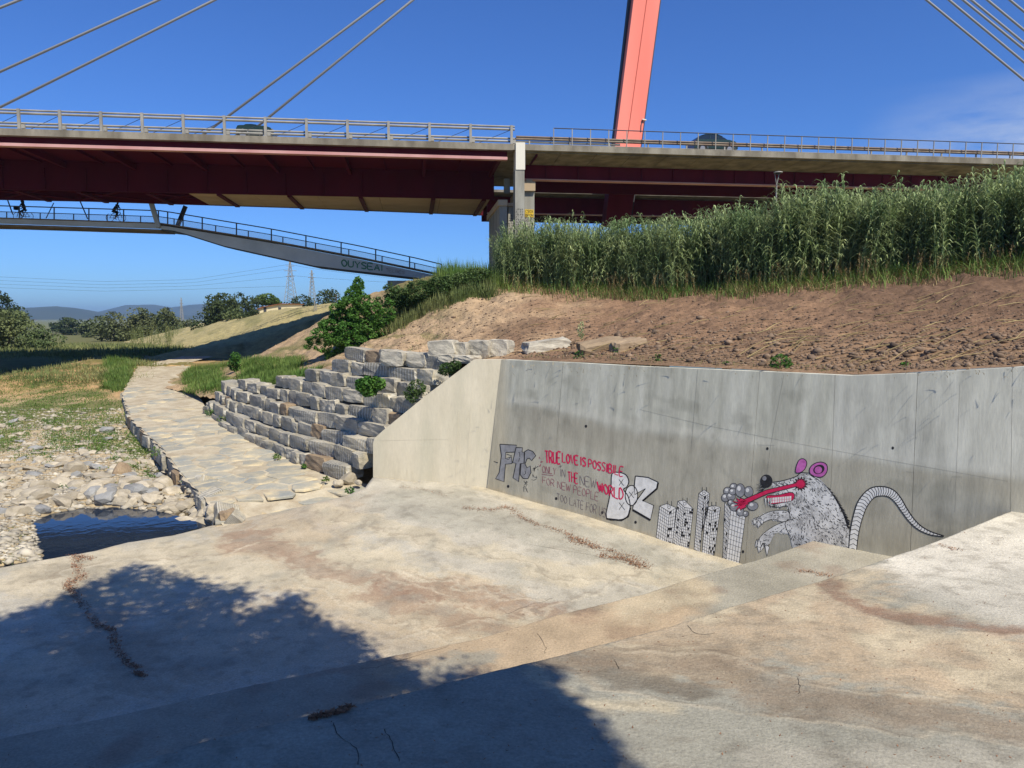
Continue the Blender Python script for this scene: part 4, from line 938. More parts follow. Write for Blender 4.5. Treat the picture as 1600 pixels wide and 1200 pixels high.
# ================================================================== BLOCKS AND ROCKS
def block_mesh(seed, rough=.06, flat=.5):
    r = random.Random(seed); import bmesh
    bm = bmesh.new(); bmesh.ops.create_cube(bm, size=1.0)
    bmesh.ops.subdivide_edges(bm, edges=bm.edges[:], cuts=3, use_grid_fill=True)
    from mathutils import noise as mn
    for v in bm.verts:
        c0 = v.co.copy(); off = Vector((seed * 3.1, seed * 1.7, 0))
        e = [max(0, abs(q) - .25) / .25 for q in c0]
        rr_ = .05; k_ = 1 - .028 * (e[0] * e[1] + e[1] * e[2] + e[0] * e[2])
        d = mn.noise_vector(c0 * 1.6 + off) * rough * 1.0 + mn.noise_vector(c0 * 4.5 + off) * rough * .75
        v.co = c0 * k_ + d
    me = bpy.data.meshes.new('stone'); bm.to_mesh(me); bm.free(); return me
    for v in bm.verts:
        c = v.co; n = sum(abs(q) > .4 for q in c)
        k = {3: .90, 2: .965, 1: 1.0, 0: 1}[n]; v.co = Vector((c.x * (k if n == 3 else 1 - (1 - k) * .6), c.y * k, c.z * k)) + Vector((r.uniform(-1, 1) * rough, r.uniform(-1, 1) * rough, r.uniform(-1, 1) * rough))
    me = bpy.data.meshes.new('stone'); bm.to_mesh(me); bm.free(); return me
BLK = [block_mesh(i) for i in range(12)]
for m in BLK: m.materials.append(MT['stone'])
BLKB = [block_mesh(40 + i) for i in range(4)]
for m in BLKB: m.materials.append(MT['stone_brown'])
BLKP = [block_mesh(60 + i, .09) for i in range(4)]
MT['stone_pale'] = material('pale_grey_stone', rgb(202, 194, 174, .84), rgb(164, 158, 144, .80), scale=2.4, rough=.9, bump=1.0, bscale=8, rnd=.12, fine=.22)
for m in BLKP: m.materials.append(MT['stone_pale'])
def rock_mesh(seed, mat):
    r = random.Random(seed); import bmesh
    bm = bmesh.new(); bmesh.ops.create_icosphere(bm, subdivisions=2, radius=.5)
    from mathutils import noise as mn
    pl = [(Vector((r.gauss(0, 1), r.gauss(0, 1), r.gauss(0, .8))).normalized(), r.uniform(.27, .40)) for _ in range(7)]
    for v in bm.verts:
        c = v.co * (1 + .22 * mn.noise(v.co * 2.2 + Vector((seed * 2.3, 0, 0))))
        for n_, d_ in pl:
            e = c.dot(n_) - d_
            if e > 0: c -= n_ * e * .92
        v.co = c * 1.12 + mn.noise_vector(v.co * 7 + Vector((seed, 0, 0))) * .012
    me = bpy.data.meshes.new('rock'); bm.to_mesh(me); bm.free(); me.materials.append(mat); return me
ROCKS = [rock_mesh(i, MT['rock']) for i in range(14)] + [rock_mesh(50 + i, MT['rock_grey']) for i in range(5)]
def place(name, me, loc, rot, scl, parent=None):
    o = bpy.data.objects.new(name, me); COL.objects.link(o); o.parent = parent
    o.location = V(loc) - (parent.location if parent is not None else Vector((0, 0, 0))); o.rotation_euler = rot; o.scale = scl; return o
# stone wall of stacked quarry blocks
sw = empty('stone_wall', SB[1], 'stepped dry stone wall of big grey quarry blocks beside the paved path', 'wall')
SEND = {0: 20, 1: 20, 2: 20, 3: 18.8, 4: 14.5, 5: 10.2, 6: 8.2, 7: 5.9, 8: 4.6, 9: 1.2}
for k in range(9):
    s = random.uniform(-.2, .25)
    while s < min(SEND[k], SBl[-1] - 1.5):
        L = random.choice([.5, .8, 1.1, 1.35, 1.7]) * (1.15 if k > 6 else 1); h = ROWH * random.uniform(.92, 1.10)
        p, t, n = sb(s + L / 2); zr = -5.45 + ROWH * k + .022 * (p[1] - 25)
        loc = p + n * (SETB * max(0, (zr - p[2] + .05) / ROWH) + .35 + random.uniform(-.10, .10)); loc[2] = zr + h / 2 + random.uniform(-.03, .03)
        if zr + h * .9 > p[2] and np.dot(loc - WL, wingN) < -.42 - L * .32:
            u_ = random.random(); me = random.choice(BLKB) if u_ < .08 else (random.choice(BLKP) if u_ < .26 else random.choice(BLK))
            ang = math.atan2(t[1], t[0]) + random.uniform(-.09, .09)
            place('stone', me, loc, (random.uniform(-.07, .07), random.uniform(-.05, .05), ang), (L * 1.0, .72, h * random.uniform(.92, 1.1)), sw)
        s += L
for s_, k_, w_ in ((SBl[-1] - 1.3, 0, 1.0), (SBl[-1] - .5, .1, .8), (SBl[-1] - .9, .45, 1.1), (SBl[-1] - .1, .3, .7), (SBl[-1] - .4, .8, .9)):
    p, t, n = sb(s_); loc = p + n * (.35 + k_); loc[2] = p[2] + .12 + .25 * k_
    place('stone', random.choice(BLK + BLKP) if True else None, loc, (random.uniform(-.2, .2), random.uniform(-.2, .2), random.uniform(0, 3)), (w_, .7, .5), sw)
# top row behind the wing wall
def zhill(x, y): return float(hill_full(np.array([x]), np.array([y]))[0])
for (x0, x1, yt, yb) in ((672, 714, 532, 556), (713, 736, 535, 556), (737, 770, 532, 558), (768, 799, 531, 557)):
    a = at_y((x0 + x1) / 2, (yt + yb) / 2, 25.0); L = (x1 - x0) / F * 25.6; h = (yb - yt) / F * 25.6
    place('stone', random.choice(BLKP), a, (random.uniform(-.08, .08), random.uniform(-.08, .08), math.atan2(-.35, 1) + random.uniform(-.15, .15)), (L * 1.0, .7, h), sw)
for (x0, x1, yt, yb, Y_) in ((690, 716, 556, 562.5, 24.6), (716, 745, 558, 564, 24.4), (640, 692, 551, 574, 25.4), (600, 640, 549, 572, 25.9)):
    a = at_y((x0 + x1) / 2, (yt + yb) / 2, Y_); place('stone', random.choice(BLKP), a, (0, 0, -.4), ((x1 - x0) / F * Y_, .8, max(.25, (yb - yt) / F * Y_)), sw)
# three half buried boulders on the earth above the wall
def boulder(px, py, Y_, L, Wd, H, rz, tilt, label, mat=None):
    a = at_y(px, py, Y_); me = block_mesh(int(px), .10); me.materials.append(mat or MT['stone_pale'])
    o = place('boulder', me, a, (tilt, -.12, rz), (L, Wd, H)); return tag(o, label, 'boulder', 'boulders half buried above the concrete wall')
boulder(852, 543, 24.6, 1.5, .8, .5, .35, 0, 'long pale boulder with a dark left end lying above the concrete wall')
boulder(938, 543, 22.6, 1.5, .55, .42, .55, .3, 'narrow tan slab half sunk in the brown earth above the wall', MT['stone_brown'])
boulder(982, 542, 22.2, 1.15, .5, .42, .5, .2, 'shorter tan slab next to the narrow one in the brown earth', MT['stone_brown'])

# ================================================================== PATH
path = empty('path', onpath(330, 700), None, None); tag(path, 'stone paved ford path running up between gravel and stone wall', None, None, 'structure')
PL, PR = np.array(pathL), np.array(pathR)
_c0, _c1 = onpath(338, 806), onpath(562, 771); _cd = (_c1 - _c0)[:2] / np.linalg.norm((_c1 - _c0)[:2])
def path_drop(x, y):
    d = np.abs((x - _c0[0]) * (-_cd[1]) + (y - _c0[1]) * _cd[0]); sd = (x - _c0[0]) * (-_cd[1]) + (y - _c0[1]) * _cd[0]
    return -.34 * (1 - sstep(-.2, 2.2, sd))
def path_x(y):
    yl = np.interp(y, PL[:, 1], PL[:, 0]); yr = np.interp(y, PR[:, 1], PR[:, 0]); return yl, yr
def mortar():
    ys = np.concatenate([np.linspace(20.3, 40, 200), np.linspace(40.3, 66, 60)]); nv = 60; P = np.zeros((len(ys), nv, 3))
    for i, y in enumerate(ys):
        a, b = path_x(y)
        if y < 24.5: b = np.interp(y, [20.3, 24.5], [-6.0, -4.2])
        if y < PL[0, 1]: a = np.interp(y, [20.3, PL[0, 1]], [-8.0, PL[0, 0]])
        a += .0 + .10 * math.sin(y * 5.3) * math.sin(y * 2.1); t = np.linspace(0, 1, nv); P[i, :, 0] = a + (b + .25 - a) * t; P[i, :, 1] = y
    P[..., 2] = PZ0 + PZ1 * P[..., 1] - .03 + path_drop(P[..., 0], P[..., 1]) + fbm(P[..., 0] * 1.2, P[..., 1] * 1.2, 0, 4, 33) * .03
    me = mesh_np('mortar_bed', P.reshape(-1, 3), grid_faces(len(ys), nv), True)
    if me.polygons[50].normal.z < 0: me.flip_normals()
    # skirt on the left is formed by the edge stones
    link('mortar_bed', me, path, MT['mortar'])
mortar()
def voronoi_flags():
    seeds = []; y = 20.6
    while y < 46:
        a, b = path_x(y)
        if y < 24.5: b = np.interp(y, [20.3, 24.5], [-6.6, -4.6])
        st = 1.0; x = a + .4
        while x < b - .1: seeds.append((x + random.uniform(-.25, .25), y + random.uniform(-.22, .22))); x += st * random.uniform(.85, 1.35)
        y += .78
    seeds = np.array(seeds); n = 0
    for i, (sx_, sy_) in enumerate(seeds):
        poly = [(sx_ + .9 * math.cos(t), sy_ + .6 * math.sin(t)) for t in np.linspace(0, 2 * math.pi, 11)[:-1]]
        d = np.hypot(seeds[:, 0] - sx_, seeds[:, 1] - sy_); near = [j for j in np.argsort(d)[1:12]]
        for j in near:
            mx_, my_ = (seeds[i] + seeds[j]) / 2; nx, ny = seeds[j] - seeds[i]; L = math.hypot(nx, ny); nx /= L; ny /= L; gp_ = random.uniform(.02, .07); mx_ -= nx * gp_; my_ -= ny * gp_
            out = []
            for a in range(len(poly)):
                p, q = poly[a], poly[(a + 1) % len(poly)]; dp = (p[0] - mx_) * nx + (p[1] - my_) * ny; dq = (q[0] - mx_) * nx + (q[1] - my_) * ny
                if dp <= 0: out.append(p)
                if dp * dq < 0: t = dp / (dp - dq); out.append((p[0] + (q[0] - p[0]) * t, p[1] + (q[1] - p[1]) * t))
            poly = out
            if len(poly) < 3: break
        if len(poly) < 3: continue
        e0, e1 = sy_ - .7, sy_ + .7; c0, c1 = onpath(338, 803), onpath(562, 769)
        for (x0_, y0_, x1_, y1_) in ((path_x(e0)[0] + .06, e0, path_x(e1)[0] + .06, e1), (c0[0], c0[1], c1[0], c1[1])):
            nx, ny = (y1_ - y0_), -(x1_ - x0_)      # outward side test
            if (x0_, y0_) == (c0[0], c0[1]): nx, ny = (y1_ - y0_), -(x1_ - x0_)
            cxm = ((path_x(sy_ + 1)[0] + path_x(sy_ + 1)[1]) / 2, sy_ + 3)
            if (cxm[0] - x0_) * nx + (cxm[1] - y0_) * ny > 0: nx, ny = -nx, -ny
            out = []
            for a in range(len(poly)):
                p, q = poly[a], poly[(a + 1) % len(poly)]; dp = (p[0] - x0_) * nx + (p[1] - y0_) * ny; dq = (q[0] - x0_) * nx + (q[1] - y0_) * ny
                if dp <= 0: out.append(p)
                if dp * dq < 0: t = dp / (dp - dq); out.append((p[0] + (q[0] - p[0]) * t, p[1] + (q[1] - p[1]) * t))
            poly = out
            if len(poly) < 3: break
        if len(poly) < 3: continue
        a, b = path_x(sy_)
        if sx_ > b - .1 and sy_ > 24.5: continue
        if random.random() < np.interp(sy_, [24, 30, 36], [.05, .18, .6]): continue
        z = PZ0 + PZ1 * sy_ - .016 + random.uniform(0, .018) + float(path_drop(sx_, sy_)); tl_x, tl_y = random.uniform(-.012, .012), random.uniform(-.012, .012)
        top = [(x - sx_, y - sy_, (x - sx_) * tl_x + (y - sy_) * (PZ1 + tl_y)) for x, y in poly]; k = .93; m = len(top)
        v = [(x * k, y * k, zz) for x, y, zz in top] + [(x, y, zz - .02) for x, y, zz in top] + [(x, y, zz - .08) for x, y, zz in top]
        f = [tuple(range(m))] + [(i, m + i, m + (i + 1) % m, (i + 1) % m) for i in range(m)] + [(m + i, 2 * m + i, 2 * m + (i + 1) % m, m + (i + 1) % m) for i in range(m)]
        me = mesh_py('flagstone', v, f); me.materials.append(MT['flag'])
        if me.polygons[0].normal.z < 0: me.flip_normals()
        place('flagstone', me, (sx_, sy_, z), (0, 0, 0), (1, 1, 1), path); n += 1
    print('flags', n)
voronoi_flags()
# edge stones of the path, facing the gravel
y = 21.2
while y < 44:
    a, b = path_x(y); a2, _ = path_x(y + .9); L = random.uniform(.6, 1.5); h = np.interp(y, [21, 30, 44], [.75, .6, .4]) * random.uniform(.8, 1.15)
    ang = math.atan2(.9, a2 - a); loc = (a + .06 + (a2 - a) * .4, y + L * .4, PZ0 + PZ1 * y - h / 2 + .01)
    place('edge_stone', random.choice(BLK if random.random() < .8 else BLKB), (loc[0] + .12 + random.uniform(-.10, .05), loc[1], loc[2] - .07), (random.uniform(-.06, .06), random.uniform(-.04, .04), ang + random.uniform(-.08, .08)), (L * 1.05, .5, h), path); y += L * .85
for (x, yy_, s_, r_) in ((352, 790, (.7, .55, .55), (.5, .3, .6)), (330, 770, (.8, .4, .7), (.1, -.3, 1.1)), (318, 748, (.7, .4, .75), (0, .5, 1.2)), (366, 798, (.4, .35, .5), (.3, .7, .2))):
    p = onpath(x, yy_); place('edge_stone', random.choice(BLK), (p[0], p[1], p[2] - .30), r_, s_, path)

# ================================================================== RIVER ROCKS
def gz(x, y): return float(ground_z(np.array([x]), np.array([y]))[0])
def gray_hit(px, py, fn, z0=-5.5):
    """intersection of a view ray with a height function"""
    r = ray(px, py); z = z0
    for _ in range(12):
        t = z / r[2]; z = .5 * z + .5 * fn(r[0] * t, r[1] * t)
    t = z / r[2]; return np.array([r[0] * t, r[1] * t, z])
rk = 0
lab = {'big': 'pale cream river rock among many at the edge of the pool', 'mid': 'weathered river stone lying on the dry gravel bank'}
def rock(px, py, wpx, group, lb, grey=.15, hk=.55):
    p = gray_hit(px, py, gz); w = wpx / F * p[1]; isg = random.random() < grey; fl_ = random.choice(['flat', 'rounded', 'angular']) if wpx > 13 else 'rounded'; hk = hk * {'flat': .7, 'rounded': 1.0, 'angular': 1.15}[fl_]
    me = random.choice(ROCKS[14:] if isg else ROCKS[:14])
    if lb is None:
        sz = 'large' if wpx >= 28 else ('fist sized' if wpx < 13 else 'middling')
        cl_ = 'grey' if isg else 'cream'
        if group == 'pale rocks at the pool edge':
            wh = ('on the far left pool shore' if px < 50 else 'on the left pool shore' if px < 110 else 'on the middle pool shore' if px < 180 else 'on the right pool shore' if px < 250 else 'at the right corner of the pool' if px < 300 else 'between pool and path end')
            lb = f'{sz} {fl_} {cl_} river rock {wh}'
        else:
            wh = ('near the left edge' if px < 60 else 'left of centre' if px < 130 else 'in the middle' if px < 210 else 'close to the paved path')
            ro = ('far up the gravel' if py < 690 else 'halfway down the gravel' if py < 735 else 'low on the gravel')
            lb = f'{sz} {fl_} {cl_} stone {ro}, {wh}'
    o = place('river_rock', me, (p[0], p[1], p[2] + w * hk * .12), (random.uniform(-.3, .3), random.uniform(-.3, .3), random.uniform(0, 6.28)), (w * random.uniform(1, 1.25), w * random.uniform(.7, 1.0), w * hk * random.uniform(.7, 1.25)))
    return tag(o, lb, 'rock', group)
shore = [(-10, 800), (50, 796), (115, 782), (160, 779), (205, 783), (245, 797), (275, 818), (300, 822), (330, 815), (350, 800)]
for i in range(135):
    t = random.random() * (len(shore) - 1); a, b = shore[int(t)], shore[min(int(t) + 1, len(shore) - 1)]; f = t - int(t); x = a[0] + (b[0] - a[0]) * f; y = a[1] + (b[1] - a[1]) * f
    rock(x + random.uniform(-8, 8), y - abs(random.gauss(0, 1)) * 24 + 7, random.choice([14, 18, 22, 28, 34, 42]), 'pale rocks at the pool edge', None, .08)
for i in range(185):
    x = random.uniform(-20, 330); y = random.uniform(655, 780)
    if x > 190 + (y - 655) * .85: continue
    rock(x, y, random.choice([11, 13, 16, 20, 24, 30]) * (.6 + .5 * (y - 640) / 140), 'stones on the gravel bank', None, .3, .4)
tan_r = rock(191, 742, 22, None, 'upright orange tan rock wedge among weeds on the gravel bank', 0, 1.3); tan_r.data = tan_r.data.copy(); tan_r.data.materials[0] = MT['stone_brown']; tan_r['label'] = 'upright orange tan rock wedge among weeds on the gravel bank'
for x, y, w in ((545, 752, 24), (528, 757, 16), (560, 757, 12)):
    p = onpath(x, y); me = random.choice(ROCKS[:14]); wm = w / F * p[1]
    tag(place('river_rock', me, (p[0], p[1], p[2] + wm * .2), (0, 0, random.uniform(0, 6)), (wm * 1.2, wm, wm * .8)), {24: 'pinkish white rock at the foot of the last stones by the wing wall', 16: 'middle sized pale rock left of the pinkish rock by the wing wall', 12: 'smallest pale rock touching the concrete by the wing wall'}[w], 'rock')

# many small pebbles, clods: merged stuff
def lumps(name, pts, sizes, mat, label, seed=0, parent=None, flat=.6):
    r = np.random.default_rng(seed)
    base = np.array([(1, 0, 0), (-1, 0, 0), (0, 1, 0), (0, -1, 0), (0, 0, 1), (0, 0, -1), (.7, .7, .5), (-.7, .7, .5), (.7, -.7, .5), (-.7, -.7, .5)], float)
    import bmesh
    bm = bmesh.new(); [bm.verts.new(p) for p in base]; bmesh.ops.convex_hull(bm, input=bm.verts); bmesh.ops.triangulate(bm, faces=bm.faces); bm.verts.index_update()
    bv = np.array([v.co[:] for v in bm.verts]); bf = np.array([[v.index for v in f.verts] for f in bm.faces]); bm.free()
    N = len(pts); pts = np.asarray(pts); sizes = np.asarray(sizes)
    jit = r.uniform(.65, 1.25, (N, len(bv), 1)); sc = sizes[:, None, None] * np.stack([r.uniform(.8, 1.3, N), r.uniform(.7, 1.1, N), r.uniform(.4, .8, N) * flat / .6], 1)[:, None, :]
    a = r.uniform(0, 6.28, N); c, s = np.cos(a), np.sin(a); v = bv[None] * jit * sc; x = v[..., 0] * c[:, None] - v[..., 1] * s[:, None]; y = v[..., 0] * s[:, None] + v[..., 1] * c[:, None]
    v = np.stack([x, y, v[..., 2]], -1) + pts[:, None, :]
    f = bf[None] + (np.arange(N) * len(bv))[:, None, None]
    me = mesh_np(name, v.reshape(-1, 3), f.reshape(-1, 3)); me.materials.append(mat)
    return tag(link(name, me, parent), label, None, None, 'stuff')
def scatter_px(n, xr, yr, fn, keep=lambda x, y: True, z0=-5.5, seed=1):
    """scatter on a height function evenly in the picture: vectorised ray marching"""
    r = np.random.default_rng(seed); px = r.uniform(*xr, n); py = r.uniform(*yr, n); k = keep(px, py) & np.ones(n, bool); px, py = px[k], py[k]
    a = (px - 800) / F; b = (600 - py) / F; d = np.stack([a, cp + sp * b, -sp + cp * b], 1)
    t = np.full(len(px), 12.0); hit = np.zeros(len(px), bool); prev = t.copy()
    for _ in range(220):
        q = d * t[:, None]; below = q[:, 2] <= fn(q[:, 0], q[:, 1]); new = below & ~hit; hit |= below
        step = np.where(hit, 0, t * .011); prev = np.where(new, t, prev); t = t + step
        if hit.all(): break
    q = d * t[:, None]; q[:, 2] = fn(q[:, 0], q[:, 1]); return q[hit], px[hit], py[hit]
q, qx, qy = scatter_px(15000, (-30, 345), (640, 880), ground_z, lambda x, y: (x < 190 + (y - 640) * .95) & ((y < 800) | (x < 62)), seed=3)
q = q[q[:, 2] > ZW - .03]
lumps('pebbles', q + np.array([0, 0, .0]), np.random.default_rng(4).lognormal(-3.0, .5, len(q)), MT['pebble'], 'countless small pale pebbles of the gravel bank', 5)
def hf(x, y): return hill_full(x, y)
q, qx, qy = scatter_px(22000, (800, 1640), (455, 592), hf, seed=6)
wd_ = -((q[:, 0] - W0[0]) * wnh[0] + (q[:, 1] - W0[1]) * wnh[1]); q = q[wd_ > .55]; qy = qy[wd_ > .55]
sz = np.minimum(np.random.default_rng(7).lognormal(-3.75, .55, len(q)) * np.clip((qy - 440) / 100, .4, 1.0) * np.where(np.random.default_rng(9).random(len(q)) < .04, 2.2, 1.0), .15)
lumps('soil_clods', q, sz, MT['clod'], 'loose clods of brown earth strewn above the concrete wall', 8, None, .8)
q, qx, qy = scatter_px(2500, (560, 800), (455, 560), hf, seed=16)
sz = np.random.default_rng(17).lognormal(-3.7, .5, len(q)) * .8
lumps('soil_clods', q, sz, MT['clod'], 'scattered tan clods on the earth slope above the stone wall', 18, None, .8)

# ================================================================== VEGETATION
def blades(base, h, w, bend, seed, lean=None, seg=3):
    """merged grass / leaf blades: base (N,3), h, w arrays"""
    r = np.random.default_rng(seed); N = len(base); a = r.uniform(0, 6.28, N); dx, dy = np.cos(a), np.sin(a); b = bend * r.uniform(.3, 1.3, N)
    vs = []
    for i in range(seg + 1):
        t = i / seg; ww = w * (1 - t) ** .7 * .5
        ox = dx * b * h * t * t; oy = dy * b * h * t * t; oz = h * t * (1 - .35 * b * t)
        c = base + np.stack([ox, oy, oz], 1); s = np.stack([-dy * ww, dx * ww, 0 * ww], 1)
        vs.append(c - s); vs.append(c + s)
    v = np.stack(vs, 1); k = 2 * (seg + 1); f = []
    for i in range(seg): f.append([2 * i, 2 * i + 1, 2 * i + 3, 2 * i + 2])
    f = np.array(f)[None] + (np.arange(N) * k)[:, None, None]
    return v.reshape(-1, 3), f.reshape(-1, 4)
def leaves(cent, size, seed, droop=.3, elong=2.2, flatup=.25):
    """merged leaf shaped quads"""
    r = np.random.default_rng(seed); N = len(cent); d = r.normal(size=(N, 3)); d[:, 2] *= .7; d[:, 2] -= droop; d /= np.linalg.norm(d, axis=1)[:, None]
    u = r.normal(size=(N, 3)); u[:, 2] += flatup * 3; s = np.cross(d, u); s /= np.linalg.norm(s, axis=1)[:, None] + 1e-9
    sz = size * r.uniform(.6, 1.3, N)[:, None]; w = sz / elong
    v = np.stack([cent - d * sz * .5, cent + s * w * .5, cent + d * sz * .5, cent - s * w * .5], 1)
    f = np.arange(N * 4).reshape(-1, 4); return v.reshape(-1, 3), f
def merge(parts):
    vs, fs, n = [], [], 0
    for v, f in parts: vs.append(v); fs.append(f + n); n += len(v)
    return np.concatenate(vs), np.concatenate(fs)
def stuff(name, vf, mat, label, parent=None, kind='stuff'):
    me = mesh_np(name, vf[0], vf[1]); me.materials.append(mat); return tag(link(name, me, parent), label, None, None, kind)

# --- reeds
def cane_variant(seed):
    r = np.random.default_rng(seed); parts = []
    lean = r.normal(0, .10, 2); H = 1.0
    def stem(t): return np.array([lean[0] * t * t, lean[1] * t * t, t])
    # stem: 3 sided ribbon cross
    pts = [stem(t) for t in (0, .35, .7, .93)]
    for ax in ((1, 0), (0, 1)):
        v = []; 
        for p, w in zip(pts, (.0045, .004, .003, .0015)): v += [p + np.array([ax[0] * w, ax[1] * w, 0]), p - np.array([ax[0] * w, ax[1] * w, 0])]
        parts.append((np.array(v), np.array([[0, 1, 3, 2], [2, 3, 5, 4], [4, 5, 7, 6]])))
    n = 25; az = r.uniform(0, 6.28)
    for i in range(n):
        t = .16 + .8 * (i / (n - 1)) ** .9; az += math.pi + r.normal(0, .5); L = r.uniform(.16, .27) * (1.05 - .45 * max(0, t - .7) / .3); w = .0066 * r.uniform(.7, 1.3)
        el = math.radians(r.uniform(48, 74)) if t < .8 else math.radians(r.uniform(66, 86)); p = stem(t); d = np.array([math.cos(az), math.sin(az)])
        v = []; side = np.array([-d[1], d[0], 0])
        for j, u in enumerate((0, .33, .66, 1)):
            e = el - u * u * 1.6; h = L * u
            x = L * (u * math.cos(el) + .36 * u * u); z = L * (u * math.sin(el) - .80 * u ** 2.6)
            q = p + np.array([d[0] * x, d[1] * x, z]); ww = w * (.6, 1, .8, .06)[j]; v += [q - side * ww, q + side * ww]
        parts.append((np.array(v), np.array([[0, 1, 3, 2], [2, 3, 5, 4], [4, 5, 7, 6]])))
    return merge(parts)
VAR = [cane_variant(i) for i in range(14)]
def place_canes(base, H, seed, wk=1.0):
    r = np.random.default_rng(seed); vid = r.integers(0, len(VAR), len(base)); parts = []
    for k in range(len(VAR)):
        m = vid == k
        if not m.any(): continue
        v, f = VAR[k]; b = base[m]; h = H[m]; a = r.uniform(0, 6.28, len(b)); c, s = np.cos(a), np.sin(a); ln = r.normal(0, .12, (len(b), 2))
        X = (v[None, :, 0] * c[:, None] - v[None, :, 1] * s[:, None]) * h[:, None]; Y = (v[None, :, 0] * s[:, None] + v[None, :, 1] * c[:, None]) * h[:, None]; Z = v[None, :, 2] * h[:, None]
        X = X + ln[:, :1] * Z; Y = Y + ln[:, 1:] * Z
        P = np.stack([X, Y, Z], -1) + b[:, None, :]; F_ = f[None] + (np.arange(len(b)) * len(v))[:, None, None]; parts.append((P.reshape(-1, 3), F_.reshape(-1, 4)))
    return merge(parts)
rr = np.random.default_rng(11)
N = 5400; px = rr.uniform(776, 1680, N); dep = rr.uniform(0, 1, N) ** 1.3 * 5.5
YF = np.interp(px, [776, 900, 1000, 1200, 1400, 1600, 1700], [36.3, 35.3, 34.3, 31.2, 29.2, 27.2, 26.3]) + rr.normal(0, .3, N) + .7 * fbm(px / 30, 0 * px, 0, 3, 321)
topy = np.interp(px, [776, 800, 850, 950, 1040, 1090, 1150, 1215, 1225, 1300, 1420, 1430, 1500, 1540, 1600, 1680], [372, 352, 348, 352, 345, 338, 322, 318, 304, 300, 292, 286, 282, 270, 262, 256])
Yc = YF + dep; base = np.stack([(px - 800) / F * Yc / 1.0, Yc, 0 * Yc], 1); base[:, 2] = hill_full(base[:, 0], base[:, 1]) - .05
top = np.array([at_y(a, b, c_)[2] for a, b, c_ in zip(px, topy, YF)]); H = (top - base[:, 2]) * (1.06 - .42 * rr.uniform(0, 1, N) ** 1.7); H = np.clip(H, 1.2, 5.5)
shortm = rr.random(N) < .18; H = np.where(shortm, H * .5, H) * (1 + .20 * fbm(px / 22, Yc * .8, 0, 3, 123))
reed = stuff('reeds', place_canes(base, H, 12), MT['reed'], 'dense thicket of tall green reeds on top of the earth slope')
N = 420; px = rr.uniform(784, 1660, N); YFd = np.interp(px, [776, 900, 1000, 1200, 1400, 1600, 1700], [36.0, 35.0, 34.0, 30.9, 28.9, 26.9, 26]) + .4 - rr.uniform(0, 1, N) ** 2 * 2.2 + .7 * fbm(px / 30, 0 * px, 0, 3, 321)
b = np.stack([(px - 800) / F * YFd, YFd, 0 * YFd], 1); b[:, 2] = hill_full(b[:, 0], b[:, 1]) - .03
stuff('dry_reeds', place_canes(b[::2], rr.uniform(.4, 1.2, N)[::2], 13), MT['reed_dry'], 'dry straw coloured canes and litter at the foot of the reeds')
b2 = np.repeat(b, 14, 0) + rr.normal(0, .45, (N * 14, 3)) * np.array([1, 1, 0]); b2[:, 2] = hill_full(b2[:, 0], b2[:, 1]) - .02
stuff('straw', blades(b2, rr.uniform(.2, .6, len(b2)), rr.uniform(.015, .03, len(b2)), 1.6, 14), MT['reed_dry'], 'dry straw and dead leaves fallen below the reeds')
b2 = np.repeat(b, 10, 0) + rr.normal(0, .5, (N * 10, 3)) * np.array([1, 1, 0]); b2[:, 2] = hill_full(b2[:, 0], b2[:, 1]) - .02
stuff('grass', blades(b2, rr.uniform(.3, .9, len(b2)), rr.uniform(.02, .04, len(b2)), .9, 15), MT['weed'], 'green grass tufts along the lower edge of the reeds')

def tufts(name, pts, n, spread, h, w, bend, mat, label, seed, fn, leafy=0):
    r = np.random.default_rng(seed); b = np.repeat(np.asarray(pts), n, 0); sp_ = np.repeat(np.asarray(spread) * np.ones(len(pts)), n)
    ang = r.uniform(0, 6.28, len(b)); rad = np.sqrt(r.uniform(0, 1, len(b))) * sp_; b = b + np.stack([np.cos(ang) * rad, np.sin(ang) * rad, 0 * rad], 1)
    b[:, 2] = fn(b[:, 0], b[:, 1]) - .02
    hh = np.repeat(np.asarray(h) * np.ones(len(pts)), n) * r.uniform(.5, 1.2, len(b)) * (1 - .5 * rad / (sp_ + 1e-6))
    if leafy:
        b2 = b.copy(); b2[:, 2] += hh * r.uniform(0, 1, len(b)); vf = merge([leaves(b2, leafy, seed + 1), blades(b[::3], hh[::3], w * np.ones(len(hh[::3])), bend, seed)])
    else: vf = blades(b, hh, w * np.ones(len(b)), bend, seed)
    return stuff(name, vf, mat, label)
def px_pts(lst, fn, z0=-5.5): 
    out = []
    for x, y in lst: out.append(gray_hit(x, y, lambda a, b: float(fn(np.array([a]), np.array([b]))[0]), z0))
    return np.array(out)
# weeds on the gravel bank
q, qx, qy = scatter_px(2000, (-20, 235), (590, 735), ground_z, lambda x, y: (x < 190 + (y - 640) * .9) & (fbm(x / 60, y / 24, 0, 3, 66) + np.interp(y, [590, 625, 660, 735], [.25, .38, .12, -.2]) - .5 * np.exp(-((x - 150) / 45) ** 2 - ((y - 600) / 18) ** 2) > .0), seed=21)
tufts('weeds', q, 26, .42, .24, .028, .7, MT['weed'], 'green weeds growing over the gravel and the bank left of the path', 22, ground_z, .07)
q, qx, qy = scatter_px(420, (-20, 60), (825, 885), ground_z, seed=23); q = q[q[:, 2] > ZW]
tufts('weeds', q[:60], 12, .15, .10, .02, .7, MT['weed'], 'low weeds on the gravel spit at the left edge', 24, ground_z, .04)
q, qx, qy = scatter_px(620, (0, 290), (665, 765), ground_z, lambda x, y: fbm(x / 30, y / 12, 0, 3, 68) > .12, seed=25)
tufts('weeds', q, 22, .22, .16, .022, .6, MT['bush'], 'bright green leafy weeds between the stones near the path edge', 26, ground_z, .075)
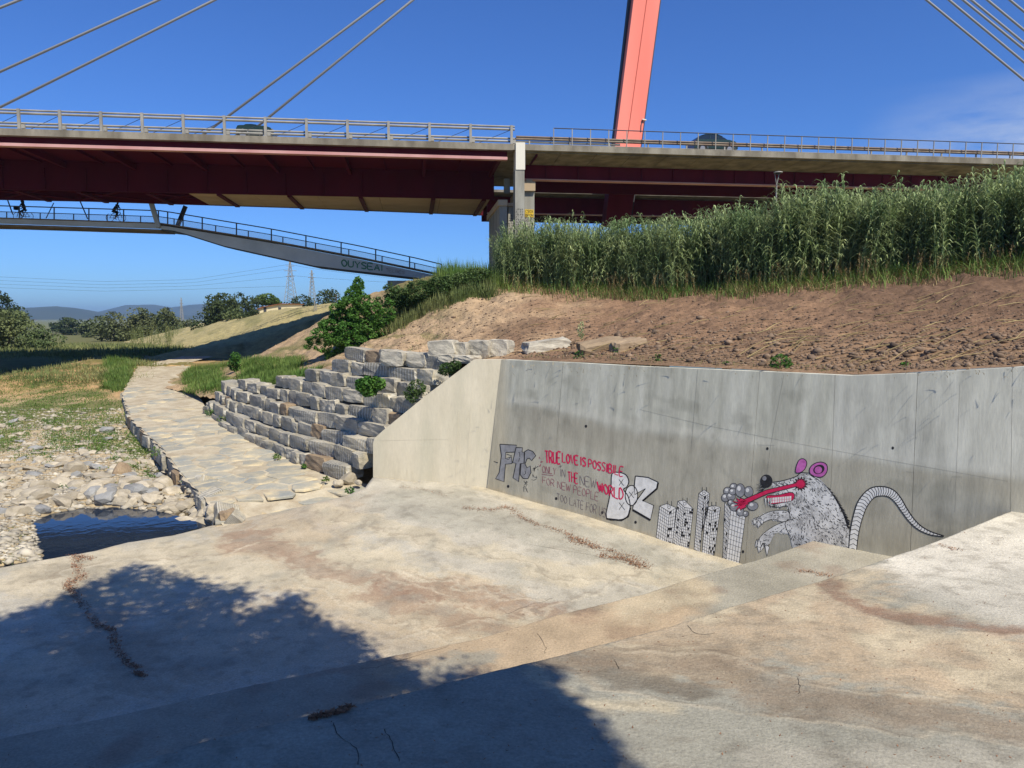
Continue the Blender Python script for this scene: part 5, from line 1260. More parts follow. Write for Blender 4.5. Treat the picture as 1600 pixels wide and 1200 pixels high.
# grass beside the path (both sides), bank top
q, qx, qy = scatter_px(1500, (290, 490), (560, 612), hf, lambda x, y: (fbm(x / 40, y / 18, 0, 3, 70) + .22 > 0) & (y > 612 - (490 - x) * .02 - 45), seed=27)
tufts('grass', q, 26, .5, .55, .03, .6, MT['weed'], 'long green grass between the path and the stone wall', 28, hill_full)
q, qx, qy = scatter_px(260, (165, 222), (558, 612), ground_z, lambda x, y: x < 222 - (y - 560) * .55, seed=29)
tufts('grass', q, 30, .5, .7, .035, .5, MT['weed'], 'tall green grass clump on the left side of the upper path', 30, ground_z)
q, qx, qy = scatter_px(900, (-20, 240), (540, 600), ground_z, lambda x, y: fbm(x / 50, y / 10, 0, 3, 72) > -.15, seed=31)
tufts('grass', q, 16, 1.2, .5, .05, .7, MT['grass'], 'rough grass around the earth mound left of the path', 32, ground_z)
q, qx, qy = scatter_px(1600, (-20, 300), (522, 556), ground_z, seed=33)
tufts('grass', q, 14, 3.0, .9, .12, .6, MT['grass'], 'tall grass of the meadow beyond the bridge shadow', 34, ground_z)
# reeds by the river, pale green
q, qx, qy = scatter_px(260, (195, 275), (528, 545), ground_z, lambda x, y: np.abs(x - 245) < 40, seed=35)
stuff('reeds', place_canes(q, np.full(len(q), 3.0) * np.random.default_rng(5).uniform(.6, 1.2, len(q)), 36), MT['grass'], 'pale sunlit reeds behind the bridge shadow at the end of the path')

# shrubs and trees --------------------------------------------------
def crown_pts(lobes, n, seed, shell=.55):
    """points in a set of ellipsoid lobes (x, y, z, rx, ry, rz), denser towards the surface, clumped"""
    r = np.random.default_rng(seed); lobes = np.array(lobes, float); vol = lobes[:, 3] * lobes[:, 4] * lobes[:, 5]; k = r.choice(len(lobes), n, p=vol / vol.sum())
    d = r.normal(size=(n, 3)); d /= np.linalg.norm(d, axis=1)[:, None]; rad = shell + (1 - shell) * r.uniform(0, 1, n) ** .6; L = lobes[k]
    P = L[:, :3] + d * L[:, 3:6] * rad[:, None]
    m = lobes[:, 3:6].mean(); s = 2.2 / m
    dens = fbm(P[:, 0] * s, P[:, 1] * s, P[:, 2] * s, 4, seed, .65); return P[dens > -.02]
def tree(name, base, height, width, leafsize, n, mat, label, cat, group=None, seed=1, lobes=None, depth=None, trunk=.25, lowk=.12, elong=1.6, tr=None):
    r = random.Random(seed); B = np.array(base, float); root = empty(name, B, label, cat, group); depth = depth or width
    if lobes is None:
        lobes = []
        for i in range(15):
            a = i * 2.4 + r.uniform(-.4, .4); q = r.uniform(.1, .72); zz = r.uniform(lowk + .10, .84); sh = math.sqrt(max(.12, 1 - ((zz - .42) / .62) ** 2)); rad = r.uniform(.20, .31)
            lobes.append((B[0] + math.cos(a) * q * width / 2 * sh, B[1] + math.sin(a) * q * depth / 2 * sh, B[2] + zz * height, rad * width, rad * depth, rad * height * .8))
    P = crown_pts(lobes, n, seed); v, f = leaves(P, leafsize, seed, .2, elong); me = mesh_np('crown', v, f); link('crown', me, root, mat)
    t = MB(); rt = tr or max(.03, height * .02); top = B + np.array([0, 0, height * .7])
    t.tube([B - np.array([0, 0, .3 if height > 1.6 else .04]), B + (r.uniform(-.1, .1) * width * .3, 0, height * .3), top], [rt * 1.4, rt, rt * .3], 7)
    for L_ in lobes[:7]: s_ = B + np.array([0, 0, height * r.uniform(.15, .5)]); t.tube([s_, (s_ + np.array(L_[:3])) / 2 + np.array([0, 0, .05 * height]), np.array(L_[:3])], [rt * .5, rt * .35, rt * .12], 5)
    t.build('trunk', MT['bark'], root); return root
def on_ground(px, Y_, fn): x = (px - 800) / F * Y_; return np.array([x, Y_, float(fn(np.array([x]), np.array([Y_]))[0])])
def ptree(name, px, ytop, pw, Y_, mat, label, leaf, n, fn=None, seed=1, cat='tree', group=None, zb=None, lowk=.1, **k):
    fn = fn or (lambda a, b: G1(a, b)); B = on_ground(px, Y_, fn)
    if zb is not None: B[2] = zb
    h = at_y(px, ytop, Y_)[2] - B[2]; return tree(name, B, h, pw / F * Y_, leaf, n, mat, label, cat, group, seed, lowk=lowk, **k)
grp = 'trees beyond the bridge shadow'
ptree('willow', 5, 456, 74, 118, MT['tree2'], 'dark rounded tree rising highest at the left edge', .42, 9000, seed=3, group=grp, lowk=.05)
ptree('willow', 15, 484, 96, 104, MT['tree1'], 'pale green bushy willow in front of the dark tree at the left edge', .40, 9000, seed=4, group=grp, lowk=0)
ptree('willow', -60, 470, 120, 100, MT['tree1'], 'wide pale willow cut by the left edge', .42, 6000, seed=14, group=grp, lowk=0)
ptree('bush', 62, 512, 60, 100, MT['tree1'], 'low sprawling pale bush right of the left willow', .35, 3500, seed=15, cat='bush', lowk=0)
ptree('tree', 112, 497, 44, 300, MT['tree2'], 'small distant tree between the left willow and the tree clump', .9, 3000, seed=5, group=grp, lowk=0)
ptree('tree', 90, 503, 30, 330, MT['tree2'], 'lowest distant tree right of the left willow', .9, 2000, seed=6, group=grp, lowk=0)
ptree('tree', 137, 503, 26, 240, MT['tree3'], 'small olive tree left of the grey green clump', .8, 1800, seed=7, group=grp, lowk=0)
ptree('tree', 180, 487, 70, 170, MT['tree3'], 'left tree of the grey green clump before the hills', .6, 6000, seed=8, group=grp, lowk=0)
ptree('tree', 222, 476, 76, 172, MT['tree3'], 'tallest tree in the middle of the grey green clump', .6, 7000, seed=9, group=grp, lowk=0)
ptree('tree', 262, 480, 46, 168, MT['tree3'], 'right hand tree of the grey green clump', .6, 4000, seed=10, group=grp, lowk=0)
ptree('tree', 294, 498, 34, 200, MT['tree3'], 'small tree between the clump and the dark tree', .6, 2000, seed=11, group=grp, lowk=0)
ptree('tree', 345, 448, 88, 142, MT['tree2'], 'big dark green tree behind the mown bank', .5, 9000, fn=G2, seed=12, group=grp, lowk=0, zb=-4)
ptree('tree', 386, 458, 54, 148, MT['tree2'], 'dark tree touching the big dark one on its right side', .5, 4500, fn=G2, seed=13, group=grp, zb=-2.5, lowk=0)
ptree('bush', 370, 482, 40, 128, MT['tree1'], 'light green bush at the foot of the dark trees', .35, 2500, fn=G2, seed=16, cat='bush', zb=-2.2, lowk=0)
ptree('bush', 392, 485, 34, 124, MT['tree2'], 'dark hedge bush in front of the cream building', .35, 3000, fn=G2, seed=17, cat='bush', zb=-1.0, lowk=0)
ptree('tree', 455, 468, 40, 150, MT['tree2'], 'dark tree right of the cream building', .45, 2500, fn=G2, seed=18, group=grp, zb=-2, lowk=0)
ptree('tree', 480, 460, 52, 155, MT['tree2'], 'tree in front of the smaller lattice pylon', .45, 3500, fn=G2, seed=19, group=grp, zb=-2, lowk=0)
ptree('tree', 512, 452, 46, 150, MT['tree2'], 'tree with a small pointed top left of the bright shrub', .45, 4000, fn=G2, seed=20, group=grp, zb=-2, lowk=0)
ptree('tree', 560, 462, 60, 150, MT['tree2'], 'tree mostly hidden behind the bright green shrub', .45, 3000, fn=G2, seed=26, group=grp, zb=-2, lowk=0)
# umbrella pine
B = on_ground(418, 165, G2); B[2] = -2; u = 165 / F; lobes = [(B[0] + dx * u, B[1] + dy, at_y(418, yy_, 165)[2], rx * u, rx * u * .8, rz_ * u) for dx, dy, yy_, rx, rz_ in ((0, 0, 466, 16, 8), (-12, 1, 470, 12, 6), (12, -1, 470, 12, 6), (0, 2, 472, 20, 5))]
tree('umbrella_pine', B, at_y(418, 466, 165)[2] + 2, 46 * u, .5, 5000, MT['pine'], 'umbrella pine with a wide bright green domed top', 'tree', None, 21, lobes)
# bright locust shrub on the slope, in two masses
def shrub(name, items, Y_, leaf, n, mat, label, seed, elong=2.2, cat='bush', dk=.8, fn=hill_z, group=None, dense=1):
    """items: picture ellipses (x, y, rx, ry)"""
    r = random.Random(seed); u = Y_ / F; lobes = []
    for x, y, rx, ry in items: p = at_y(x, y, Y_ + r.uniform(-.4, .4)); lobes.append((p[0], p[1], p[2], rx * u, max(rx, ry) * u * dk, ry * u))
    xb = items[-1][0]; B = on_ground(xb, Y_, fn)
    if name not in ('locust_shrub', 'bramble'): B = np.array([lobes[-1][0], lobes[-1][1], min(l[2] - l[5] * .8 for l in lobes)])
    H = max(l[2] for l in lobes) - B[2]
    return tree(name, B, max(.4, H), 1, leaf, n, mat, label, cat, group, seed, lobes, elong=elong, tr=max(.012, H * .012))
lo_ = [(597, 515, 8, 9), (482, 541, 8, 5), (608, 474, 9, 9), (612, 492, 7, 10), (602, 503, 8, 8), (560, 446, 9, 14), (553, 460, 14, 14), (568, 470, 16, 14), (545, 476, 18, 14), (580, 484, 18, 14), (526, 482, 12, 8), (560, 492, 22, 14), (534, 496, 20, 12), (590, 500, 16, 14), (570, 510, 22, 14), (515, 508, 18, 10), (545, 515, 24, 14), (500, 520, 16, 9), (580, 524, 16, 12), (525, 530, 20, 11), (556, 534, 20, 12), (490, 532, 13, 7), (505, 543, 14, 8), (536, 547, 16, 9), (516, 556, 11, 7), (560, 548, 12, 8), (603, 488, 9, 8), (548, 540, 14, 9)]
shrub('locust_shrub', lo_, 34.5, .15, 44000, MT['bush'], 'bright green locust shrub spreading down the earth slope', 61, 2.6, dk=.9)
shrub('bramble', [(625, 462, 26, 16), (655, 455, 28, 18), (640, 470, 30, 16), (690, 448, 30, 16), (720, 440, 30, 14), (745, 432, 26, 14), (705, 462, 26, 18), (680, 470, 22, 16), (735, 455, 24, 14), (600, 470, 16, 10), (612, 452, 14, 12), (665, 482, 18, 12), (700, 478, 16, 12)], 35.5, .12, 30000, MT['bushd'], 'dark green bramble thicket on the shoulder of the slope left of the reeds', 62, 1.8, dk=.6)
q, qx, qy = scatter_px(700, (640, 775), (415, 462), hf, seed=41)
q2 = np.array([on_ground(x, 37.5 + d, hill_full) for x, d in zip(rr.uniform(685, 790, 300), rr.uniform(-1.5, 2, 300))])
tufts('tall_grass', q2, 22, .35, 1.3, .035, .35, MT['weed'], 'tall grass on the crest between bramble and reeds', 42, hill_full)
q2 = np.array([on_ground(x, 36.5 + d, hill_full) for x, d in zip(rr.uniform(610, 775, 420), rr.uniform(-2.6, 2, 420))])
tufts('tall_grass', q2, 22, .4, .8, .035, .5, MT['grass'], 'yellow green grass with small yellow flowers on the crest', 43, hill_full)
shrub('caper_bush', [(577, 600, 22, 12), (570, 607, 14, 12), (590, 600, 14, 10), (577, 612, 12, 8)], 24.6, .13, 2600, MT['bush'], 'round leafy bush growing out of the middle of the stone wall', 63, 1.3)
shrub('weed_clump', [(652, 606, 14, 13), (640, 614, 10, 10), (645, 622, 10, 8)], 23.6, .12, 1500, MT['bushd'], 'dark weed clump where the stone wall meets the wing wall', 64, 3)
shrub('weed_clump', [(700, 575, 14, 9), (712, 570, 10, 7), (696, 580, 12, 7)], 23.6, .12, 1300, MT['bushd'], 'dark weed clump higher up behind the wing wall', 65, 3)
shrub('leafy_sapling', [(368, 560, 8, 10), (366, 570, 10, 10)], 44, .2, 900, MT['bush'], 'small leafy sapling in the grass near the end of the path', 66, 2)
for i, (x, y, w, lb) in enumerate(((398, 634, 6, 'small weed growing from the upper left stones of the stone wall'), (327, 644, 8, 'leafy weed at the left foot of the stone wall by the path'), (346, 655, 8, 'weed beside the path below the first stones'), (447, 606, 9, 'grass tuft on the upper edge of the stone wall'), (432, 713, 7, 'small bright weed at the path edge under the stone wall'), (474, 728, 5, 'tiny weed at the base of the stone wall'), (508, 748, 7, 'low weed on the paving near the wing wall'), (524, 620, 6, 'small weed in a joint of the stone wall'), (240, 705, 12, 'bright leafy weed against the edge of the paved path'), (546, 766, 8, 'small weed touching the concrete floor beside the rocks'))):
    p = onpath(x, y + w * .6); shrub('weed_clump', [(x, y, w, w * .7), (x + 2, y + 2, w * .8, w * .5)], p[1] - .15, .07, 260, MT['bush' if i % 2 else 'weed'], lb, 70 + i, 1.7, 'weed', group='single weeds by wall and path')
# weeds along the top of the concrete wall
for i, (x, y, w, h_, lb) in enumerate(((1220, 566, 18, 14, 'largest green weed behind the top of the concrete wall'), (1135, 572, 8, 8, 'small weed left of the largest one on the wall top'), (905, 556, 9, 8, 'leafy weed on the wall top below the tan slab'), (962, 552, 7, 14, 'tall thin weed standing before the two tan slabs'), (1028, 560, 6, 8, 'small weed on the wall top right of the tan slabs'), (1415, 572, 9, 7, 'sparse weed above the wall where the top dips'), (908, 515, 6, 14, 'single stalk of weed leaning on the bare slope'), (1465, 505, 14, 12, 'pale tuft of fallen reed leaves on the brown slope'))):
    yb = np.interp(x, [783, 1330, 1600], [22.6, 16.6, 15.2]) + .5
    if y < 530: yb = 24.5
    if x == 962: yb = 21.5
    shrub('weed_clump', [(x, y, w, h_), (x, y + h_ * .5, w * .8, h_ * .5)], yb, .085, 700 if w > 12 else 260, MT['reed'] if i in (6, 7) else MT['bush'], lb, 90 + i, 2.0, 'weed', group='weeds on the slope above the wall')
qq = [onwall(x, topf(x)) for x in np.linspace(800, 1340, 160)]; qq = np.array(qq) - wnh * rr.uniform(.45, 1.0, 160)[:, None]; qq = qq[rr.random(160) < .6]
tufts('grass', qq, 9, .22, .14, .014, .9, MT['grass'], 'short dry and green grass along the back of the concrete wall top', 44, hill_full)
q, qx, qy = scatter_px(500, (800, 1640), (460, 585), hf, seed=45)
tufts('straw', q, 4, .6, .22, .012, 2.4, MT['reed_dry'], 'loose straw scattered over the brown earth', 46, hill_full)
q, qx, qy = scatter_px(900, (470, 700), (470, 560), hf, lambda x, y: fbm((x + y) / 14, (x - y) / 90, 0, 2, 77) > .12, seed=47)
tufts('grass', q, 8, .3, .16, .015, 1.2, MT['grass'], 'thin grass in streaks on the tan earth slope', 48, hill_full)

q, qx, qy = scatter_px(150, (820, 1640), (445, 575), hf, seed=49); m = MB(); q = q[-((q[:, 0] - W0[0]) * wnh[0] + (q[:, 1] - W0[1]) * wnh[1]) > 1.1]
for p in q:
    a = rr.uniform(-.9, .9); L = rr.uniform(.3, 1.3); d = np.array([math.cos(a), math.sin(a) * .5, 0]) * L / 2
    A_, B_ = p - d, p + d; A_[2] = hill_full(np.array([A_[0]]), np.array([A_[1]]))[0] + .05; B_[2] = hill_full(np.array([B_[0]]), np.array([B_[1]]))[0] + rr.uniform(.03, .25)
    m.tube([A_, (A_ + B_) / 2 + np.array([0, 0, .03]), B_], [.014, .012, .006], 4)
tag(m.build('fallen_canes', MT['reed_dry']), 'dry canes and roots fallen across the brown earth', None, None, 'stuff')
# tree behind the camera whose crown shades the foreground (built where its shadow comes from)
SH = [(-60, 960), (0, 968), (90, 935), (150, 905), (212, 880), (262, 892), (300, 905), (345, 912), (392, 925), (372, 948), (350, 975), (430, 945), (460, 925), (482, 960), (520, 985), (560, 1000), (578, 1030), (640, 1055), (620, 1075), (760, 1050), (835, 1040), (840, 1080), (885, 1130), (925, 1210), (950, 1300), (-60, 1300)]
def shade_tree():
    r = np.random.default_rng(77); pts = []
    s = np.array([TO_SUN.x, TO_SUN.y, TO_SUN.z])
    def floor_pt(x, y):
        ya = np.interp(x, [p[0] for p in A_px], [p[1] for p in A_px]); yb = np.interp(x, [p[0] for p in B_px], [p[1] for p in B_px])
        return at_z(x, y, -4.0) if y > ya else (at_z(x, y, -5.35) if y > yb else at_z(x, y, -6.0))
    C = []
    tries = 0
    while len(C) < 8500 and tries < 60000:
        tries += 1; x, y = r.uniform(-60, 1000), r.uniform(878, 1300)
        if not inside(x, y, SH): continue
        e = min(math.hypot(x - a, (y - b) * 2) for a, b in SH)
        nval = float(fbm(np.array([x / 45]), np.array([y / 22]), 0, 3, 88)[0])
        if math.hypot(x - 220, (y - 950) * 2) < 16 or math.hypot(x - 410, (y - 990) * 2) < 14: continue
        if math.hypot(x - 550, (y - 1160) * 1.6) < 36 or math.hypot(x - 600, (y - 1170) * 1.6) < 30: 
            if r.random() < .8: continue
        g = floor_pt(x, y); ok = False
        for t in (r.uniform(12.5, 16), r.uniform(15, 19), r.uniform(18, 23), r.uniform(22, 27)):
            c_ = g + s * t; qx_, qy_ = proj(c_[None])
            if c_[1] < 0 or c_[1] * cp - c_[2] * sp < .1 or qy_[0] < -130: ok = True; break
        if ok: C.append(c_)
    C = np.array(C); cen = C.mean(0); print('shade crown', C.min(0), C.max(0))
    base = np.array([cen[0] + 4.0, -4.5, -3.8]); root = empty('shade_tree', base, 'leafy tree behind the viewer that casts the dappled shadow on the concrete', 'tree')
    cl = np.repeat(C, 18, 0) + r.normal(0, .17, (len(C) * 18, 3)); v, f = leaves(cl, .15, 78, .2, 1.6); link('crown', mesh_np('crown', v, f), root, MT['tree2'])
    t = MB(); t.tube([base, base + (0, .2, 5), cen * .5 + base * .5 + (0, 0, 4), cen], [.3, .24, .18, .08], 9)
    for i in range(14): q = C[r.integers(0, len(C))]; m = base * .35 + cen * .65; t.tube([m, (m + q) / 2 + (0, 0, .4), q], [.09, .06, .02], 5)
    t.build('trunk', MT['bark'], root)
shade_tree()

# leaf litter trails and twigs on the concrete, thin cracks
def floor_at(x, y):
    ya = np.interp(x, [p[0] for p in A_px], [p[1] for p in A_px]); yb = np.interp(x, [p[0] for p in B_px], [p[1] for p in B_px])
    if y > ya: return 'A'
    return 'B' if (y > yb and x < 1270 + (y - 845) * 5) or (x > 1270 and y > 845) else 'C'
from mathutils.bvhtree import BVHTree
bv = {k: BVHTree.FromObject(o, bpy.context.evaluated_depsgraph_get()) for k, o in (('A', slabA), ('B', slabB), ('C', slabC))}
def hit_floor(x, y):
    d = V(ray(x, y)).normalized(); best = None
    for k in 'ABC':
        h = bv[k].ray_cast(Vector((0, 0, 0)), d)
        if h[0] is not None and (best is None or h[3] < best[1]): best = (h[0], h[3])
    return best[0] if best else None
def litter(paths, label, seed, size=.06, mat='twig'):
    r = random.Random(seed); cs = []
    for pts, w, n in paths:
        P_ = smooth_pts(pts, 6)
        for _ in range(n):
            p = P_[int(r.random() ** 1.0 * (len(P_) - 1))]; q = (p[0] + r.gauss(0, w), p[1] + r.gauss(0, w * .4)); h = hit_floor(*q)
            if h: cs.append((h.x, h.y, h.z + r.uniform(.004, .035)))
    C = np.array(cs); v, f = leaves(C, size, seed, 0, 3.2, 2.0); v[:, 2] = np.maximum(v[:, 2], np.repeat(C[:, 2], 4) - .002); stuff('leaf_litter', (v, f), MT[mat], label)
litter([([(125, 870), (118, 885), (128, 900), (108, 912), (112, 925), (130, 945), (150, 975), (175, 985), (180, 1005), (192, 1030), (215, 1045)], 5, 1300), ([(110, 868), (150, 874)], 5, 160), ([(212, 1052), (225, 1058)], 4, 130)], 'trail of brown leaf litter curving down the lower floor at left', 1, .06)
litter([([(730, 795), (770, 797), (795, 793), (815, 808), (840, 820), (880, 832), (910, 848), (940, 858)], 4, 900), ([(895, 842), (930, 855), (985, 872), (1010, 888)], 7, 700), ([(940, 868), (975, 875), (1005, 888)], 5, 400)], 'trail of reddish litter and twigs running along the foot of the mural wall', 2, .055)
litter([([(625, 762), (660, 765), (700, 777)], 3, 120), ([(1250, 892), (1275, 895), (1295, 902)], 4, 160), ([(1470, 852), (1486, 858), (1500, 860)], 3, 60)], 'small scraps of litter scattered on the concrete steps', 3, .045)
litter([([(488, 1124), (510, 1118), (532, 1113), (545, 1105)], 4, 420)], 'heap of brown leaves in the shade at the edge of the upper slab', 4, .06)
r_ = random.Random(9); tb = []
cs = []
for _ in range(700):
    x, y = r_.uniform(0, 1600), r_.uniform(770, 1200); h = hit_floor(x, y)
    if h: cs.append((h.x, h.y, h.z + .004))
C = np.array(cs); v, f = leaves(C, .035, 19, 0, 3, 3); v[:, 2] = np.maximum(v[:, 2], np.repeat(C[:, 2], 4)); stuff('fallen_leaves', (v, f), MT['twig'], 'tiny fallen leaves and bits sprinkled over the concrete')
def crack(pts, w=.006):
    P_ = [hit_floor(x + r_.uniform(-2, 2), y + r_.uniform(-1, 1)) for x, y in smooth_pts(pts, 5)]; P_ = [p for p in P_ if p is not None]; m = MB(); vs = []
    for i, p in enumerate(P_):
        d = (P_[min(i + 1, len(P_) - 1)] - P_[max(i - 1, 0)]); d.z = 0; d.normalize(); s_ = Vector((-d.y, d.x, 0)) * w * r_.uniform(.3, .8); vs += [p + s_ + Vector((0, 0, .004)), p - s_ + Vector((0, 0, .004))]
    m.add(vs, [(2 * i, 2 * i + 1, 2 * i + 3, 2 * i + 2) for i in range(len(P_) - 1)]); return m
for par, pts in ((slabC, [(700, 1010), (600, 1040), (560, 1045)]), (slabA, [(600, 1140), (612, 1160), (625, 1190)]), (slabA, [(520, 1130), (530, 1150), (555, 1170), (560, 1195)]), (slabB, [(838, 990), (852, 1010), (850, 1022)]), (slabA, [(1075, 978), (1090, 990), (1118, 990)]), (slabA, [(1245, 1060), (1250, 1075), (1248, 1085)]), (slabC, [(790, 960), (830, 945), (865, 935)]), (slabC, [(820, 850), (940, 870), (1020, 893)]), (slabA, [(960, 1030), (966, 1045)])):
    crack(pts).build('crack', MT['crack'], par)

# ================================================================== BRIDGE
BA = at_z(0, 200, 12.5); BB = at_z(1600, 249, 12.5)
bu = (BB - BA); bu[2] = 0; BLn = np.linalg.norm(bu); bu /= BLn; bn = np.array([-bu[1], bu[0], 0])
def bp(s, d, z): return BA + bu * s + bn * d + np.array([0, 0, z - 12.5])
def s_of(px, d=0, py=230):
    """distance along the bridge where the view ray of column px meets the vertical plane at depth d"""
    p = at_pl(px, py, BA + bn * d, bn); return float(np.dot(p - BA, bu)), float(p[2])
def bbox(m, s0, s1, d0, d1, z0, z1): return m.hexa([bp(s0, d0, z0), bp(s1, d0, z0), bp(s1, d1, z0), bp(s0, d1, z0), bp(s0, d0, z1), bp(s1, d0, z1), bp(s1, d1, z1), bp(s0, d1, z1)])
sJ = s_of(801)[0]; sL0 = -30; sR1 = s_of(1600)[0] + 30
print('bridge', BA, BB, 'sJ', sJ)
lb = empty('bridge_deck', bp(0, 0, 12.5), 'left span of the red steel road bridge with cantilevered deck', 'bridge')
bbox(MB(), sL0, sJ, 0, 26, 12.05, 12.5).build('deck_slab', MT['bconc'], lb)
bbox(MB(), sL0, sJ - .3, 20, 31, 12.64, 13.0).build('rear_deck_slab', MT['bconc'], lb)
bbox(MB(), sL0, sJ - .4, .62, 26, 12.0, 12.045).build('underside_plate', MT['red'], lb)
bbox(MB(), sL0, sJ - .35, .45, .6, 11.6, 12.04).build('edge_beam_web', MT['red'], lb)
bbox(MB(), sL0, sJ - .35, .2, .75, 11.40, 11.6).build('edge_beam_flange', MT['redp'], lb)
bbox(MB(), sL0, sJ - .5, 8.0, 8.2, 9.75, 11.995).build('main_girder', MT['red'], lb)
s4 = s_of(400)[0]
df = lambda s: float(np.interp(s, [0, s4, sJ], [13.6, 15.2, 18.0]))
m = MB(); ks = [sL0, 0, s4 / 2, s4, (s4 + sJ) / 2, sJ - .5]
for a, b in zip(ks[:-1], ks[1:]): m.hexa([bp(a, df(a), 9.75), bp(b, df(b), 9.75), bp(b, df(b) + .2, 9.75), bp(a, df(a) + .2, 9.75), bp(a, df(a), 11.995), bp(b, df(b), 11.995), bp(b, df(b) + .2, 11.995), bp(a, df(a) + .2, 11.995)])
m.build('rear_girder', MT['red'], lb)
for pxs in (-215, -88, 25, 150, 279, 406, 534, 664, 780):
    s = s_of(pxs, .8, 235)[0]; bbox(MB(), s - .12, s + .12, .76, 7.99, 11.45, 11.85).build('cantilever_rib', MT['red'], lb)
    s2 = s + 2.8; bbox(MB(), s2 - .05, s2 + .05, .76, 7.99, 11.8, 11.995).build('stringer', MT['red'], lb)
    s3 = min(s + .6, sJ - 1.5); bbox(MB(), s3, s3 + .35, 8.21, df(s3) - .01, 9.64, 9.775).build('cross_beam', MT['red'], lb)
sP = s_of(292, 8, 310)[0]
k = sP; i = 0
while k < sJ - 1.2:     # tan soffit panels in four rows
    e = min(k + 5.0, sJ - .8); wa, wb_ = (df(k) - 8.25) / 4, (df(e) - 8.25) / 4
    for j in range(4):
        A4 = [(k + .015, 8.25 + j * wa), (e - .015, 8.25 + j * wb_), (e - .015, 8.25 + (j + 1) * wb_ - .04), (k + .015, 8.25 + (j + 1) * wa - .04)]
        MB().hexa([bp(a, d, 9.79) for a, d in A4] + [bp(a, d, 9.85) for a, d in A4]).build('soffit_panel', MT['bsoff'], lb)
    k += 5.0
bbox(MB(), sL0, sP, 8.2, 13.55, 11.0, 11.1).build('soffit_plate', MT['red'], lb)
for a in range(7):      # bracing in the open part
    s0 = sP - 6 * (a + 1) + 2
    for (q0, q1) in (((s0, 8.3), (s0 + 5.4, 13.5)), ((s0, 13.5), (s0 + 5.4, 8.3))): MB().tube([bp(q0[0], q0[1], 9.9), bp(q1[0], q1[1], 9.9)], .1, 5).build('brace', MT['red'], lb)
# far carriageway (hidden on the left, glimpsed on the right)
fb = empty('bridge_deck', bp(sJ, 18, 12.5), 'rear carriageway of the bridge seen under the front deck', 'bridge')
bbox(MB(), sJ + .2, sR1, 18.3, 32, 12.06, 12.3).build('deck_slab', MT['bconc'], fb)
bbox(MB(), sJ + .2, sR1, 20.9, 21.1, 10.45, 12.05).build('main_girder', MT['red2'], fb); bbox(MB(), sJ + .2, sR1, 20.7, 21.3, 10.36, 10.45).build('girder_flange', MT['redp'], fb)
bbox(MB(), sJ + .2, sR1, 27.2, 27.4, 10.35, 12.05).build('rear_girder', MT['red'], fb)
# right span
rb = empty('bridge_deck', bp(sJ + .1, 0, 12.5), 'right span of the bridge with concrete soffit and red girder', 'bridge')
sR0 = s_of(822)[0]
bbox(MB(), sR0 - 1.0, sR1, 0, 15.3, 12.08, 12.5).build('deck_slab', MT['bconc'], rb)
nseg = 26
for i in range(nseg):
    a = sR0 + (sR1 - sR0) * i / nseg; b = sR0 + (sR1 - sR0) * (i + 1) / nseg
    MB().hexa([bp(a + .02, .5, 12.0), bp(b - .02, .5, 12.0), bp(b - .02, 4.1, 11.85), bp(a + .02, 4.1, 11.85), bp(a + .02, .5, 12.075), bp(b - .02, .5, 12.075), bp(b - .02, 4.1, 12.075), bp(a + .02, 4.1, 12.075)]).build('soffit_panel', MT['bconc'], rb)
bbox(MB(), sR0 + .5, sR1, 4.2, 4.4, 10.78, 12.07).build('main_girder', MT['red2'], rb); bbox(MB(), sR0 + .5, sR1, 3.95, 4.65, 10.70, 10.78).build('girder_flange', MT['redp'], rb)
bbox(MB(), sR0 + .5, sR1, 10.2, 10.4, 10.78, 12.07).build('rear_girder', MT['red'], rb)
for i in range(22):
    s = sR0 + 2.2 + i * 2.6; bbox(MB(), s, s + .06, 4.08, 4.199, 10.79, 11.88).build('stiffener', MT['red2'], rb)
for i in range(26):
    s = sL0 + 2 + i * 3.0
    if s < sJ - 1: bbox(MB(), s, s + .06, 7.86, 7.999, 9.80, 11.44).build('stiffener', MT['red'], lb)
for i in range(12):
    s = sR0 + 3 + i * 5.5; MB().tube([bp(s, 4.5, 10.85), bp(s + 2.2, 10.1, 11.9)], .09, 5).build('brace', MT['red'], rb)
# kerb plates
bbox(MB(), sL0, sJ - .4, 1.3, 1.34, 12.5, 12.72).build('kerb_plate', MT['purple'], lb)
bbox(MB(), sJ + .2, s_of(1065)[0], 2.2, 2.24, 12.5, 13.0).build('kerb_plate', MT['purple'], rb)

# railings
rl = empty('railing', bp(0, .3, 12.5), 'heavy galvanised steel railing with double rails on the left span', 'railing')
posts = [30 + 64.1 * i for i in range(-3, 13)]
sp_s = [s_of(x, .3, 190)[0] for x in posts]
for s in sp_s:
    m = MB(); bbox(m, s - .09, s + .09, .2, .34, 12.5, 13.86); m.build('post', MT['steel'], rl)
    m = MB(); bbox(m, s + .1, s + .32, .3, .45, 12.6, 12.86); m.build('bracket', MT['steel'], rl)
for z, r in ((13.80, .07), (13.60, .085)): MB().tube([bp(sL0, .42, z), bp(sp_s[-1] + .25, .42, z)], r, 6).build('top_rail', MT['steel'], rl)
for z, r in ((12.98, .075), (12.78, .085)): MB().tube([bp(sL0, .55, z), bp(sp_s[-1] + (8.2 if z > 12.9 else 8.2), .55, z)], r, 6).build('lower_rail', MT['steel'], rl)
for a, b in zip(sp_s[:-1], sp_s[1:]):
    MB().tube([bp(b - .1, .5, 13.55), bp(a + .5, .5, 12.55)], .018, 4).build('stay_wire', MT['dark_steel'], rl)
rr2 = empty('railing', bp(sR0, .2, 12.5), 'light railing and guardrail on the right span', 'railing')
sA = s_of(865, .15, 210)[0]; sEnd = sR1
x = 865; k = 0
